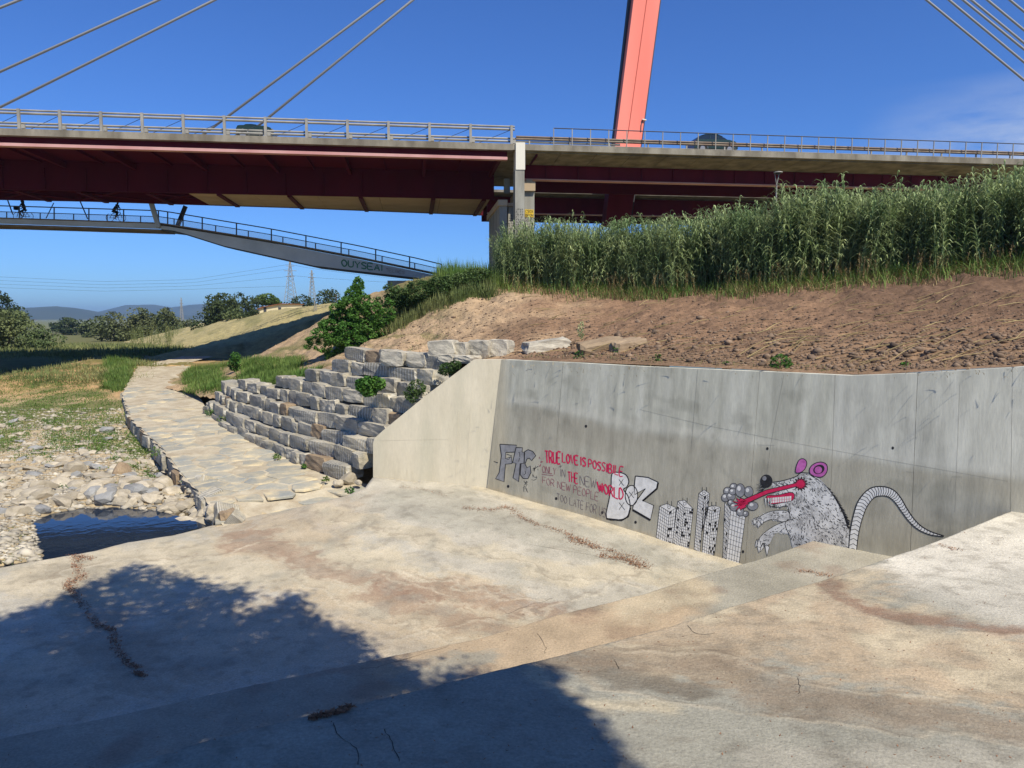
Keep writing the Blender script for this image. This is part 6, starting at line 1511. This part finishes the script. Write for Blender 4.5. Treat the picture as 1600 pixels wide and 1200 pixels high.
MB().tube([bp(sA, .12, 13.72), bp(sEnd, .12, 13.72)], .04, 5).build('top_rail', MT['dark_steel'], rr2)
MB().tube([bp(sA, .12, 12.54), bp(sEnd, .12, 12.54)], .025, 4).build('bottom_rail', MT['steel'], rr2)
ds = (s_of(1190, .12, 230)[0] - s_of(1026, .12, 220)[0]) / 6; s = sA; thick0 = s_of(945, .12, 215)[0]
while s < sEnd:
    th_ = abs(((s - thick0) / ds + 300) % 3) < .2 or abs(((s - thick0) / ds + 300) % 3) > 2.8
    m = MB()
    if th_: bbox(m, s - .1, s + .1, .05, .1, 12.5, 13.8); bbox(m, s - .03, s + .03, .1, .32, 12.5, 13.75)
    else: bbox(m, s - .03, s + .03, .08, .14, 12.5, 13.7)
    m.build('post', MT['steel'], rr2); s += ds
m = MB(); s0 = sJ + .3
for z0, z1, d0, d1 in ((12.86, 12.94, .42, .36), (12.94, 13.02, .36, .42), (13.02, 13.10, .42, .36), (13.10, 13.18, .36, .42)):
    m.add([bp(s0, d0, z0), bp(sEnd, d0, z0), bp(sEnd, d1, z1), bp(s0, d1, z1)], [(0, 1, 2, 3)])
m.build('guardrail_beam', MT['rust'], rr2)
s = s0 + 1
while s < sEnd: m = MB(); bbox(m, s - .05, s + .05, .43, .53, 12.5, 13.1); m.build('guardrail_post', MT['steel'], rr2); s += 3.0

# pier
pr = empty('bridge_pier', bp(sJ, 3, 1), 'grey concrete pier with whitewashed top and tagged foot where the spans meet', 'pier')
def pbox(x0, x1, y0, y1, d, dd, name, mat, taper=0):
    p = [at_pl(x0, y0, BA + bn * d, bn), at_pl(x1, y0, BA + bn * d, bn), at_pl(x1 , y1, BA + bn * d, bn), at_pl(x0, y1, BA + bn * d, bn)]
    f = [q + bn * dd for q in p]; return MB().hexa([p[3], p[2], f[2], f[3], p[0], p[1], f[1], f[0]]).build(name, mat, pr)
pbox(806, 820.5, 222.5, 265, -.15, 1.2, 'upper_block', MT['pierw']); pbox(805, 819.5, 265.2, 430, -.10, 1.1, 'column', MT['pier'])
pbox(818.7, 836.5, 283.5, 298, 1.6, 8, 'cap', MT['bsoff']); pbox(819.6, 835, 298.2, 430, 1.9, 7, 'column', MT['pier'])
pbox(778.5, 793, 312, 321, 2.2, 9, 'cap', MT['bsoff']); pbox(780.5, 792.5, 321.2, 440, 2.4, 8, 'column', MT['pier']); pbox(793.5, 805, 317, 322, 3.0, 8, 'cap', MT['bsoff']); pbox(794.2, 804.5, 322.2, 440, 3.2, 7, 'column', MT['pier'])
pbox(788, 797, 279, 302, 5.5, .4, 'bearing', MT['pier']); pbox(822, 832, 280.5, 283.3, 2.5, 1, 'bearing', MT['bsoff'])
def ondepth(d): return lambda px, py, off=0: at_pl(px, py, BA + bn * (d - off), bn)
for x0, x1, y0, y1, d, mt_ in ((806, 818, 326, 362, -.12, 'black'), (820.5, 834, 340, 362, 1.88, 'black'), (795, 804, 336, 368, 3.18, 'black'), (781.5, 792, 348, 372, 2.38, 'teal')):
    P = Paint(ondepth(d)); y = y0
    while y < y1:
        x = x0
        while x < x1:
            for _ in range(2): P.stroke([(x + random.uniform(0, 2.6), y + random.uniform(0, 3)), (x + random.uniform(0, 2.6), y + random.uniform(0, 3))], .6, .01)
            x += 3
        y += 3.8
    tag(P.build('graffiti_tags', MT[mt_], pr), kind='stuff')
P = Paint(ondepth(1.88)); P.poly([(817.8, 327), (834, 327.5), (834, 340), (817.8, 339.5)][0:0] or [(820, 327), (834, 327.5), (834, 339.5), (820, 339)], .01); y_ = P.build('yellow_graffiti', MT['yellow'], pr)
P = Paint(ondepth(1.88)); write(P, 'CSOX', [(821, 328), (833, 328.5), (821, 332), (833, 332.5)], .6, .02, lambda a, b: (a, b)); write(P, 'BRON', [(821, 334), (833, 334.5), (821, 338), (833, 338.5)], .6, .02, lambda a, b: (a, b)); P.build('graffiti_letters', MT['black'], y_)

# pylon and stay cables
DP = 14.0 - 0 # between the carriageways
pyl = empty('bridge_pylon', at_pl(960, 345, BA + bn * 15.5, bn), 'tall leaning coral red bridge pylon leg with dark side', 'pylon')
pf = lambda px, py, d=15.5: at_pl(px, py, BA + bn * d, bn)
def pyl_x(y, which): # picture x of the edges at height y
    a = {'l0': (958, 983), 'l': (962, 990), 'm': (979, 1010), 'r': (1002, 1031.5), 'r2': (1003.5, 1033)}[which]; return a[0] + (222 - y) / 222 * (a[1] - a[0])
Yt, Yb = -420, 352
def pface(a, b, d0, d1, name, mat):
    P4 = [pf(pyl_x(Yb, a), Yb, d0), pf(pyl_x(Yb, b), Yb, d0), pf(pyl_x(Yt, b), Yt, d0), pf(pyl_x(Yt, a), Yt, d0)]; Q = [p + bn * (d1 - d0) for p in P4]
    MB().hexa([P4[0], P4[1], Q[1], Q[0], P4[3], P4[2], Q[2], Q[3]]).build(name, mat, pyl)
Yb_ = Yb; Yb = 262; pface('l', 'm', 15.5, 17.2, 'front_plate', MT['coral'])
def shift(a, k): return a
P4 = [pf(pyl_x(Yb, 'm') + .9, Yb), pf(pyl_x(Yb, 'r'), Yb), pf(pyl_x(Yt, 'r'), Yt), pf(pyl_x(Yt, 'm') + .9, Yt)]; Q = [p + bn * 1.7 for p in P4]
MB().hexa([P4[0], P4[1], Q[1], Q[0], P4[3], P4[2], Q[2], Q[3]]).build('front_plate', MT['coral'], pyl)
Yb = Yb_; Yt_ = Yt; Yt = 262.2; pface('l', 'r', 15.5, 17.2, 'lower_plate', MT['red2']); Yt = Yt_
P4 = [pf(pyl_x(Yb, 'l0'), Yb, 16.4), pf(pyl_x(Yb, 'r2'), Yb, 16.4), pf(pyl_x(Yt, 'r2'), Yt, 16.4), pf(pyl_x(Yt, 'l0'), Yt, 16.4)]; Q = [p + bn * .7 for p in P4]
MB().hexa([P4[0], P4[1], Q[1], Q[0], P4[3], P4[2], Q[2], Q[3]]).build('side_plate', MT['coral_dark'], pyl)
def cable(x0, y0, x1, y1, d0, d1, ye, yt):
    sl = (y1 - y0) / (x1 - x0); X = lambda y: x0 + (y - y0) / sl
    a = pf(X(ye), ye, d0); b = pf(X(yt), yt, d1); MB().tube([a, b], .115, 8).build('stay_cable', MT['cable'], pyl, True)
for a in ((0, 12, 30, 0), (0, 112, 247, 0), (5, 165, 335, 0), (365, 175, 600, 0), (430, 175, 645, 0)): cable(*a, 16, 16, 268, -345)
for a in ((1448, 0, 1600, 125), (1483, 0, 1600, 97), (1505, 0, 1600, 77), (1518, 0, 1600, 67), (1543, 0, 1600, 47), (1578, 0, 1600, 18)): cable(*a, 16, 16, 300, -345)
# floodlight on the pylon
fm = empty('floodlight', pf(1003, 190), 'small white floodlight bracketed to the right side of the pylon', 'lamp')
MB().tube([pf(1001, 206), pf(1001.5, 196), pf(1004, 188)], .06, 5).build('bracket', MT['dark_steel'], fm); a, b = pf(1004, 187, 15.3), pf(1010, 188, 15.3)
MB().hexa([a, b, b + bn * .3, a + bn * .3] + [q + np.array([0, 0, .1]) for q in (a, b, b + bn * .3, a + bn * .3)]).build('lamp_head', MT['pierw'], fm)

# cars
def car(s, d, L, H, label, hatch=True, paint='carpaint'):
    root = empty('car', bp(s, d, 12.55), label, 'car'); w = 1.75; h0 = .32
    prof = [(0, .35), (.02, .75), (.07, .95), (.13, 1.0), (.22, H - .08), (.32, H), (.62, H - .02), (.70, H - .12), (.80, 1.02), (.95, .9), (1, .7), (1, .35)]
    pr_ = [bp(s + a * L, d, 12.55 + z) for a, z in [(0, .35), (.01, .8), (.05, 1.0), (.12, 1.04), (.80, 1.04), (.94, .92), (1, .72), (1, .35)]]
    MB().prism(pr_, bn * w).build('body', MT[paint], root)
    cab = [(.06, 1.05), (.10, 1.05 + (H - 1.05) * .55), (.17, H - .08), (.27, H), (.42, H + .02), (.54, H - .01), (.62, H - .09), (.70, 1.05 + (H - 1.05) * .45), (.78, 1.05)]
    MB().prism([bp(s + a * L, d + .12, 12.55 + z) for a, z in cab], bn * (w - .24)).build('cabin', MT['carglass'], root)
    MB().prism([bp(s + a * L, d + .09, 12.55 + z) for a, z in [(.17, H - .06), (.27, H + .01), (.42, H + .03), (.54, H), (.62, H - .07), (.66, H - .10), (.54, H + .05), (.42, H + .08), (.27, H + .06), (.15, H - .08)]], bn * (w - .18)).build('roof', MT[paint], root)
    for a0, a1 in ((.36, .375), (.55, .565)): MB().prism([bp(s + a0 * L, d + .1, 13.6), bp(s + a1 * L, d + .1, 13.6), bp(s + a1 * L, d + .1, 12.5 + H), bp(s + a0 * L, d + .1, 12.5 + H)], bn * .02).build('pillar', MT[paint], root)
    for a in (.19, .81):
        c = bp(s + a * L, d - .01, 12.55 + .34); m = MB(); m.tube([c, c + bn * .22], .34, 16); wo_ = m.build('wheel', MT['rubber'], root); m = MB(); m.tube([c - bn * .01, c + bn * .01], .2, 12); m.build('rim', MT['silver'], wo_)
        arch = [bp(s + a * L + .42 * math.cos(t), d - .012, 12.89 + .42 * math.sin(t)) for t in np.linspace(0, math.pi, 9)]; MB().tube(arch, .03, 4).build('wheel_arch', MT['silver'], root)
    c = bp(s + L * .97, d + .1, 13.3); MB().box(tuple(c - .1), tuple(c + .1)).build('headlight', MT['silver'], root)
    return root
s0 = s_of(1085, 1.3, 225)[0]; s1 = s_of(1153, 1.3, 225)[0]; car(s0, 1.3, s1 - s0, 1.4, 'dark green car driving behind the railing on the right span')
s0 = s_of(368, 1.6, 200)[0]; s1 = s_of(426, 1.6, 200)[0]; car(s0, 1.6, s1 - s0, 1.08, 'low dark car glimpsed through the railing on the left span')

# street lamp behind the reeds
lp = at_y(1214, 300, 41); lamp = empty('street_lamp', (lp[0], lp[1], 2.5), 'grey street lamp with a round flat head rising behind the reeds', 'lamp')
t0 = at_y(1216, 270, 41); k0 = at_y(1213.5, 290, 41)
MB().tube([(lp[0] - .05, 41, 2.3), k0], [.06, .04], 8).build('pole', MT['steel'], lamp)
MB().tube([k0, t0 + (.06, 0, 0)], .025, 5).build('arm', MT['steel'], lamp); MB().tube([k0, t0 + (-.18, 0, -.05)], .02, 5).build('arm', MT['steel'], lamp)
MB().tube([t0 + (0, 0, .0), t0 + (0, 0, .05)], [.24, .22], 18).build('lamp_shade', MT['steel'], lamp); MB().tube([t0 + (0, 0, -.08), t0 + (0, 0, -.002)], [.1, .16], 12).build('lens', MT['dark_steel'], lamp)

# ================================================================== FOOTBRIDGE
fbr = empty('footbridge', at_y(250, 350, 66), 'grey hanging footbridge with a ramp sloping down to the bank', 'footbridge')
Yf = lambda x: float(np.interp(x, [-200, 245, 700], [63.5, 66, 70]))
top = lambda x: float(np.interp(x, [-200, 0, 245, 254, 420, 560, 694], [337, 341, 349, 349.5, 376, 402, 430]))
bot = lambda x: float(np.interp(x, [-200, 0, 240, 275, 350, 490, 540, 660, 694], [348, 352, 358.5, 362.5, 386, 417, 423, 437, 441]))
def fq(x, y, d=0): return at_y(x, y, Yf(x)) + np.array([0, d, 0])
def beam(xs, t_, b_, d0, d1, name, mat):
    m = MB()
    for a, b in zip(xs[:-1], xs[1:]): m.hexa([fq(a, b_(a), d0), fq(b, b_(b), d0), fq(b, b_(b), d1), fq(a, b_(a), d1), fq(a, t_(a), d0), fq(b, t_(b), d0), fq(b, t_(b), d1), fq(a, t_(a), d1)])
    return m.build(name, mat, fbr)
xs1 = list(np.linspace(-200, 248, 8)); xs2 = [250] + list(np.linspace(270, 690, 22))
fb_b = lambda x: bot(x) - 5 if x < 245 else bot(x)
g1_ = beam(xs1, top, lambda x: top(x) + 8, 0, .3, 'edge_girder', MT['grey_beam']); beam(xs1, lambda x: top(x) + 8.2, lambda x: top(x) + 11, .5, 3.2, 'underdeck', MT['rust'])
g2_ = beam(xs2, lambda x: top(x) + 3, lambda x: min(bot(x) - 2, 436), 0, .3, 'edge_girder', MT['grey_beam']); beam(xs2, lambda x: bot(x) - 2, bot, .3, 3.0, 'underdeck', MT['dark_steel'])
beam(xs1 + xs2, lambda x: top(x) - 1.2, lambda x: top(x) + .6, -.1, 3.2, 'walkway', MT['rust'])
rh = lambda x: float(np.interp(x, [-200, 0, 250, 650, 694], [19, 19.5, 20, 17.5, 16]))
for off, nm in ((0, 'hand_rail'), (-.47, 'middle_rail')):
    MB().tube([fq(x, top(x) - rh(x) * (1 + off)) for x in (xs1 + xs2)], .05 if off == 0 else .035, 5).build(nm, MT['dark_steel'], fbr)
xp = [-24 + 54.3 * i for i in range(-3, 6)] + [262, 286, 316, 369.5, 424, 478, 533, 587, 640, 690]
for x in xp: MB().tube([fq(x, top(x)), fq(x, top(x) - rh(x))], .06, 4).build('post', MT['dark_steel'], fbr)
for x in [10.5 + 52.3 * i for i in range(-3, 5)] + [272, 337, 388, 442, 493, 545, 597, 648]: MB().tube([fq(x, top(x)), fq(x, top(x) - rh(x) * .53)], .05, 4).build('short_post', MT['dark_steel'], fbr)
m = sorted(xp)
for a, b in zip(m[:-1], m[1:]): MB().add([fq(a + .7, top(a) - .5, .03), fq(b - .7, top(b) - .5, .03), fq(b - .7, top(b) - rh(b) * .50, .03), fq(a + .7, top(a) - rh(a) * .50, .03)], [(0, 1, 2, 3)]).build('clear_panel', MT['panel'], fbr)
for (x0, y0, x1, y1, r, mt_, d) in ((232, 303, 248, 355, .22, 'grey_beam', -.3), (290, 322, 277, 354, .20, 'dark_steel', 3), (6, 296, 20, 335, .05, 'dark_steel', 1), (119, 300, 137, 342, .05, 'dark_steel', 1), (84, 317, 72, 341, .04, 'dark_steel', 3), (186, 320, 179, 342, .04, 'dark_steel', 3)):
    MB().tube([at_y(x0, y0, Yf(x0) + d), at_y(x1, y1, Yf(x1) + d)], r, 6).build('strut' if r > .1 else 'hanger_rod', MT[mt_], fbr)
a_ = at_y(632, 446, 69); MB().box(tuple(a_ - (1.4, 1, 6)), tuple(a_ + (1.6, 2, .4))).build('abutment', MT['pier'], fbr); 
P = Paint(lambda px, py, off=0: at_y(px, py, Yf(px) - .02 - off)); write(P, 'OUYSEAI', [(534, 406), (598, 415), (534, 416), (598, 424)], 1.9, .01, lambda a, b: (a, b - .5)); P.build('graffiti_letters', MT['teal'], fbr)
P = Paint(lambda px, py, off=0: at_y(px, py, Yf(px) - .02 - off)); write(P, 'TELBES', [(603, 419), (632, 424), (603, 424), (632, 428)], .8, .01, lambda a, b: (a, b)); P.build('graffiti_letters', MT['greyp'], fbr)

# cyclists
def bicycle(px, py, face, label, scale=1.0):
    c = fq(px, py, 1.4); root = empty('bicycle', c, label, 'bicycle'); R_ = .34; wb = .54
    P0 = lambda x, z: c + np.array([x * face, 0, z])
    for sx_ in (-wb, wb):
        ring = [P0(sx_ + R_ * math.cos(t), R_ + R_ * math.sin(t)) for t in np.linspace(0, 2 * math.pi, 21)]; w_ = MB().tube(ring, .022, 5, False).build('wheel', MT['rubber'], root)
        sp_ = MB()
        for t in np.linspace(0, math.pi, 5)[:-1]: sp_.tube([P0(sx_ + R_ * math.cos(t), R_ + R_ * math.sin(t)), P0(sx_ - R_ * math.cos(t), R_ - R_ * math.sin(t))], .006, 3)
        sp_.build('spokes', MT['dark_steel'], w_)
    f = MB()
    for a, b in (((-wb, R_), (-.05, .3)), ((-wb, R_), (-.2, .8)), ((-.2, .8), (-.05, .3)), ((-.17, .72), (.38, .78)), ((-.05, .3), (.40, .7)), ((.36, .95), (wb, R_))): f.tube([P0(*a), P0(*b)], .022, 5)
    f.build('frame', MT['dark_steel'], root); MB().tube([P0(.36, .95), P0(.3, 1.02), P0(.28, 1.02)], .02, 5).build('handlebar', MT['dark_steel'], root)
    MB().tube([P0(-.33, .88), P0(-.08, .9)], [.07, .03], 6).build('saddle', MT['rubber'], root); return root, P0
def person(P0, label, lean, hair=False):
    """rider as one continuous skinned figure"""
    hipx, hipz = -.18, .95; sh = np.array([hipx + lean, 1.43]); pts = {}
    V_ = [('hip', (hipx, 0, hipz), .15), ('chest', ((hipx + sh[0]) / 2 + .02, 0, (hipz + sh[1]) / 2 + .02), .15), ('neck', (sh[0], 0, sh[1] + .02), .10), ('nk2', (sh[0] + .05, 0, sh[1] + .1), .055), ('head', (sh[0] + .1, 0, sh[1] + .2), .10), ('crown', (sh[0] + .1, 0, sh[1] + .3), .075)]
    E = [(0, 1), (1, 2), (2, 3), (3, 4), (4, 5)]
    def add(p, r, par): V_.append(('', p, r)); E.append((par, len(V_) - 1)); return len(V_) - 1
    for sd, kx, kz, fx, fz in ((-1, .22, .72, -.02, .18), (1, .16, .9, .02, .36)):
        a = add((hipx + .02, .1 * sd, hipz - .06), .10, 0); a = add((kx, .13 * sd, kz), .07, a); a = add((fx, .12 * sd, fz + .05), .045, a); add((fx + .17, .12 * sd, fz), .035, a)
    for sd in (-1, 1):
        a = add((sh[0], .18 * sd, sh[1] - .02), .065, 2); a = add((sh[0] + .16, .22 * sd, sh[1] - .26), .045, a); a = add((.28, .2 * sd, 1.04), .032, a); add((.35, .19 * sd, 1.02), .03, a)
    me = bpy.data.meshes.new('person'); me.from_pydata([tuple(P0(p[0], p[2]) + np.array([0, p[1], 0])) for _, p, _ in V_], E, []); o = link('person', me)
    mod = o.modifiers.new('skin', 'SKIN'); mod.use_smooth_shade = True
    for i, (_, _, r) in enumerate(V_): me.skin_vertices[0].data[i].radius = (r, r)
    me.skin_vertices[0].data[0].use_root = True; o.modifiers.new('sub', 'SUBSURF').levels = 1; o.modifiers['sub'].render_levels = 1
    me.materials.append(MT['cloth_b']); tag(o, label, 'person')
    if hair: h = MB(); h.tube([P0(sh[0] + .07, sh[1] + .3), P0(sh[0] - .02, sh[1] + .2), P0(sh[0] - .08, sh[1] - .05)], [.09, .12, .05], 8).build('hair', MT['cloth_b'], o)
    else: h = MB(); h.tube([P0(sh[0] + .1, sh[1] + .26), P0(sh[0] + .1, sh[1] + .34)], [.115, .08], 8).build('helmet', MT['rubber'], o)
    return o
b1, f1 = bicycle(168, 343, 1, 'bicycle ridden to the right on the footbridge'); person(f1, 'cyclist in dark clothes leaning forward, riding right on the footbridge', .32)
b2_, f2 = bicycle(20, 341, -1, 'bicycle ridden to the left near the left edge on the footbridge'); person(f2, 'long haired cyclist in dark clothes riding left on the footbridge', .16, True)
bk = MB(); c = f2(.55, .95); bk.box(tuple(c - (.18, .14, .05)), tuple(c + (.18, .14, .28))); bk.build('basket', MT['rubber'], b2_)

# ================================================================== FAR THINGS
def pylon_tower(px, ytop, ybase, Y_, wpx, label):
    T = at_y(px, ytop, Y_); Bz = at_y(px, ybase, Y_)[2] - 3; W_ = wpx / F * Y_ / 2; root = empty('power_pylon', (T[0], Y_, Bz), label, 'pylon', 'lattice power pylons on the horizon'); H = T[2] - Bz; n = 9; m = MB()
    wd = lambda t: W_ * (1 - t) ** 1.15 + .25
    r = Y_ / F * .45
    for i in range(n):
        t0, t1 = i / n, (i + 1) / n
        for sx_, sy_ in ((-1, -1), (1, -1), (1, 1), (-1, 1)):
            a = (T[0] + sx_ * wd(t0), Y_ + sy_ * wd(t0), Bz + H * t0); b = (T[0] + sx_ * wd(t1), Y_ + sy_ * wd(t1), Bz + H * t1); m.tube([a, b], r, 3)
        for sy_ in (-1, 1):
            for sg in (-1, 1): m.tube([(T[0] - sg * wd(t0), Y_ + sy_ * wd(t0), Bz + H * t0), (T[0] + sg * wd(t1), Y_ + sy_ * wd(t1), Bz + H * t1)], r * .6, 3)
    m.build('lattice_tower', MT['steel'], root)
    for t, l in ((.62, .9), (.76, 1.3), (.88, .9)):
        z = Bz + H * t; MB().tube([(T[0] - W_ * l, Y_, z), (T[0] + W_ * l, Y_, z)], r * .9, 4).build('cross_arm', MT['steel'], root)
    return T
T1 = pylon_tower(453, 408, 462, 420, 15, 'nearer and larger lattice pylon right of the cream building'); T2 = pylon_tower(487, 422, 464, 560, 9, 'smaller lattice pylon left of the bright shrub'); T3 = pylon_tower(283, 465, 500, 1200, 4, 'thin mast far away left of the dark tree')
def wire(pts, r, label): m = MB(); m.tube(pts, r, 3, False); o = m.build('power_line', MT['dark_steel']); return tag(o, label, 'wire', 'power lines across the low sky')
for i, (y0, y1, y2, lb_) in enumerate(((431, 440, 413, 'highest power line sagging left of the big pylon'), (437, 445, 420, 'second highest power line left of the big pylon'), (443, 450, 432, 'middle power line left of the big pylon'), (449, 455, 447, 'lowest power line left of the big pylon'))):
    wire([at_y(x, np.interp(x, [-100, 160, 300, 452], [y0 - 3, y1, y1 - 3, y2]), 420) for x in np.linspace(-100, 452, 24)], .06, lb_)
for i, (y0, y1, lb_) in enumerate(((413, 436, 'power line leaving the pylons rightwards, upper'), (430, 442, 'power line leaving the pylons rightwards, lower'))):
    wire([at_y(x, y0 + (y1 - y0) * ((x - 453) / 170) ** .8, 420) for x in np.linspace(453, 640, 12)], .06, lb_)
# cream building behind the bank
hp = at_y(411, 490, 135); hs = empty('house', (hp[0], hp[1], -1.0), 'small cream building with a sloping roof between the trees', 'house'); u = 135 / F
wl_ = [at_y(x, y, 135) for x, y in ((404, 500), (438, 500), (438, 475), (410, 480), (404, 483))]; MB().prism(wl_, (2, 7, 0)).build('wall', MT['house'], hs)
rf = [at_y(x, y, 134.6) for x, y in ((402, 482.6), (410, 479.3), (439.5, 474), (439.5, 474.7), (410, 480.1), (402, 483.6))]; MB().prism(rf, (2, 7.6, 0)).build('roof', MT['roof'], hs)
for x in (414, 437): pnt = at_y(x, 484, 134.95); MB().box(tuple(pnt - (.25, 0, .45)), tuple(pnt + (.25, .1, .45))).build('window', MT['dark_steel'], hs)
# poles
for x, yt_, yb_, lb_ in ((491.5, 470, 492, 'thin grey pole on the bank crest in front of the smaller pylon'), (494, 474, 491, 'second shorter pole beside the thin grey one'), (525, 460, 490, 'wooden pole between tree and bright shrub')):
    a, b = at_y(x, yb_, 95), at_y(x, yt_, 95); tag(MB().tube([a - (0, 0, 1), b], .07, 6).build('pole', MT['steel'] if x < 500 else MT['bark']), lb_, 'pole')
# houses on the far hill and plain
for i, (x, y, w, Y_) in enumerate(((99, 488.5, 4, 4000), (105, 488.7, 3.5, 4000), (94, 492, 4, 3950), (52, 501, 4, 2600), (58, 502, 4, 2600), (67, 502, 3, 2600), (75, 507, 3, 2500), (140, 502, 2, 2500))):
    p = at_y(x, y, Y_); wm = w / F * Y_; root = empty('house', p, ['larger white house on the wooded hill', 'white house right of the larger one on the hill', 'pale house lower on the hill slope', 'leftmost white house at the foot of the hill', 'second white house at the foot of the hill', 'third white house at the foot of the hill', 'tiny white house near the river', 'slim white tower far down the valley'][i], 'house', 'white houses far away'); h_ = wm * .5 if i < 7 else wm * 3
    MB().box(tuple(p - (wm / 2, 0, 8)), tuple(p + (wm / 2, wm, h_ / 2))).build('wall', MT['pierw'], root); MB().box(tuple(p + (-wm / 2 - 1, -1, h_ / 2)), tuple(p + (wm / 2 + 1, wm, h_ / 2 + 1.5))).build('roof', MT['roof'], root)

# old tyre-like ring on the gravel
p = gray_hit(67, 772, gz); ring = [p + np.array([.38 * math.cos(t), .38 * math.sin(t), .08 + .02 * math.sin(t)]) for t in np.linspace(0, 2 * math.pi, 25)]
tag(MB().tube(ring, .02, 6, False).build('hose_ring', MT['dark_steel']), 'thin dark ring lying on the rocks near the pool', 'ring')

# tell apart rocks that would share a label: their order from left to right
_by = {}
for o in list(COL.objects):
    if o.name.startswith('river_rock') and 'label' in o: _by.setdefault(o['label'], []).append(o)
_ord = ['leftmost', 'second from left', 'third from left', 'fourth from left', 'fifth from left', 'sixth from left', 'seventh from left', 'eighth from left', 'ninth from left', 'tenth from left', 'eleventh from left', 'twelfth from left']
for lb_, os_ in _by.items():
    if 1 < len(os_) <= 12:
        os_.sort(key=lambda o: o.location.x / o.location.y)
        for k_, o in enumerate(os_): o['label'] = lb_ + ', ' + ('rightmost' if k_ == len(os_) - 1 else _ord[k_])

# ================================================================== HAZE
def haze():
    m = bpy.data.materials.new('haze_air'); m.use_nodes = True; n, l = m.node_tree.nodes, m.node_tree.links; n.clear()
    o = n.new('ShaderNodeOutputMaterial'); v = n.new('ShaderNodeVolumePrincipled'); v.inputs['Color'].default_value = (.50, .74, 1, 1); v.inputs['Density'].default_value = HAZE_D; v.inputs['Anisotropy'].default_value = .2
    l.new(v.outputs[0], o.inputs['Volume']); b = MB().box((-9000, -300, -20), (9000, 9500, 110)).build('haze', m); tag(b, 'pale blue haze over the valley', None, None, 'stuff')
HAZE_D = 1.6e-4
haze()
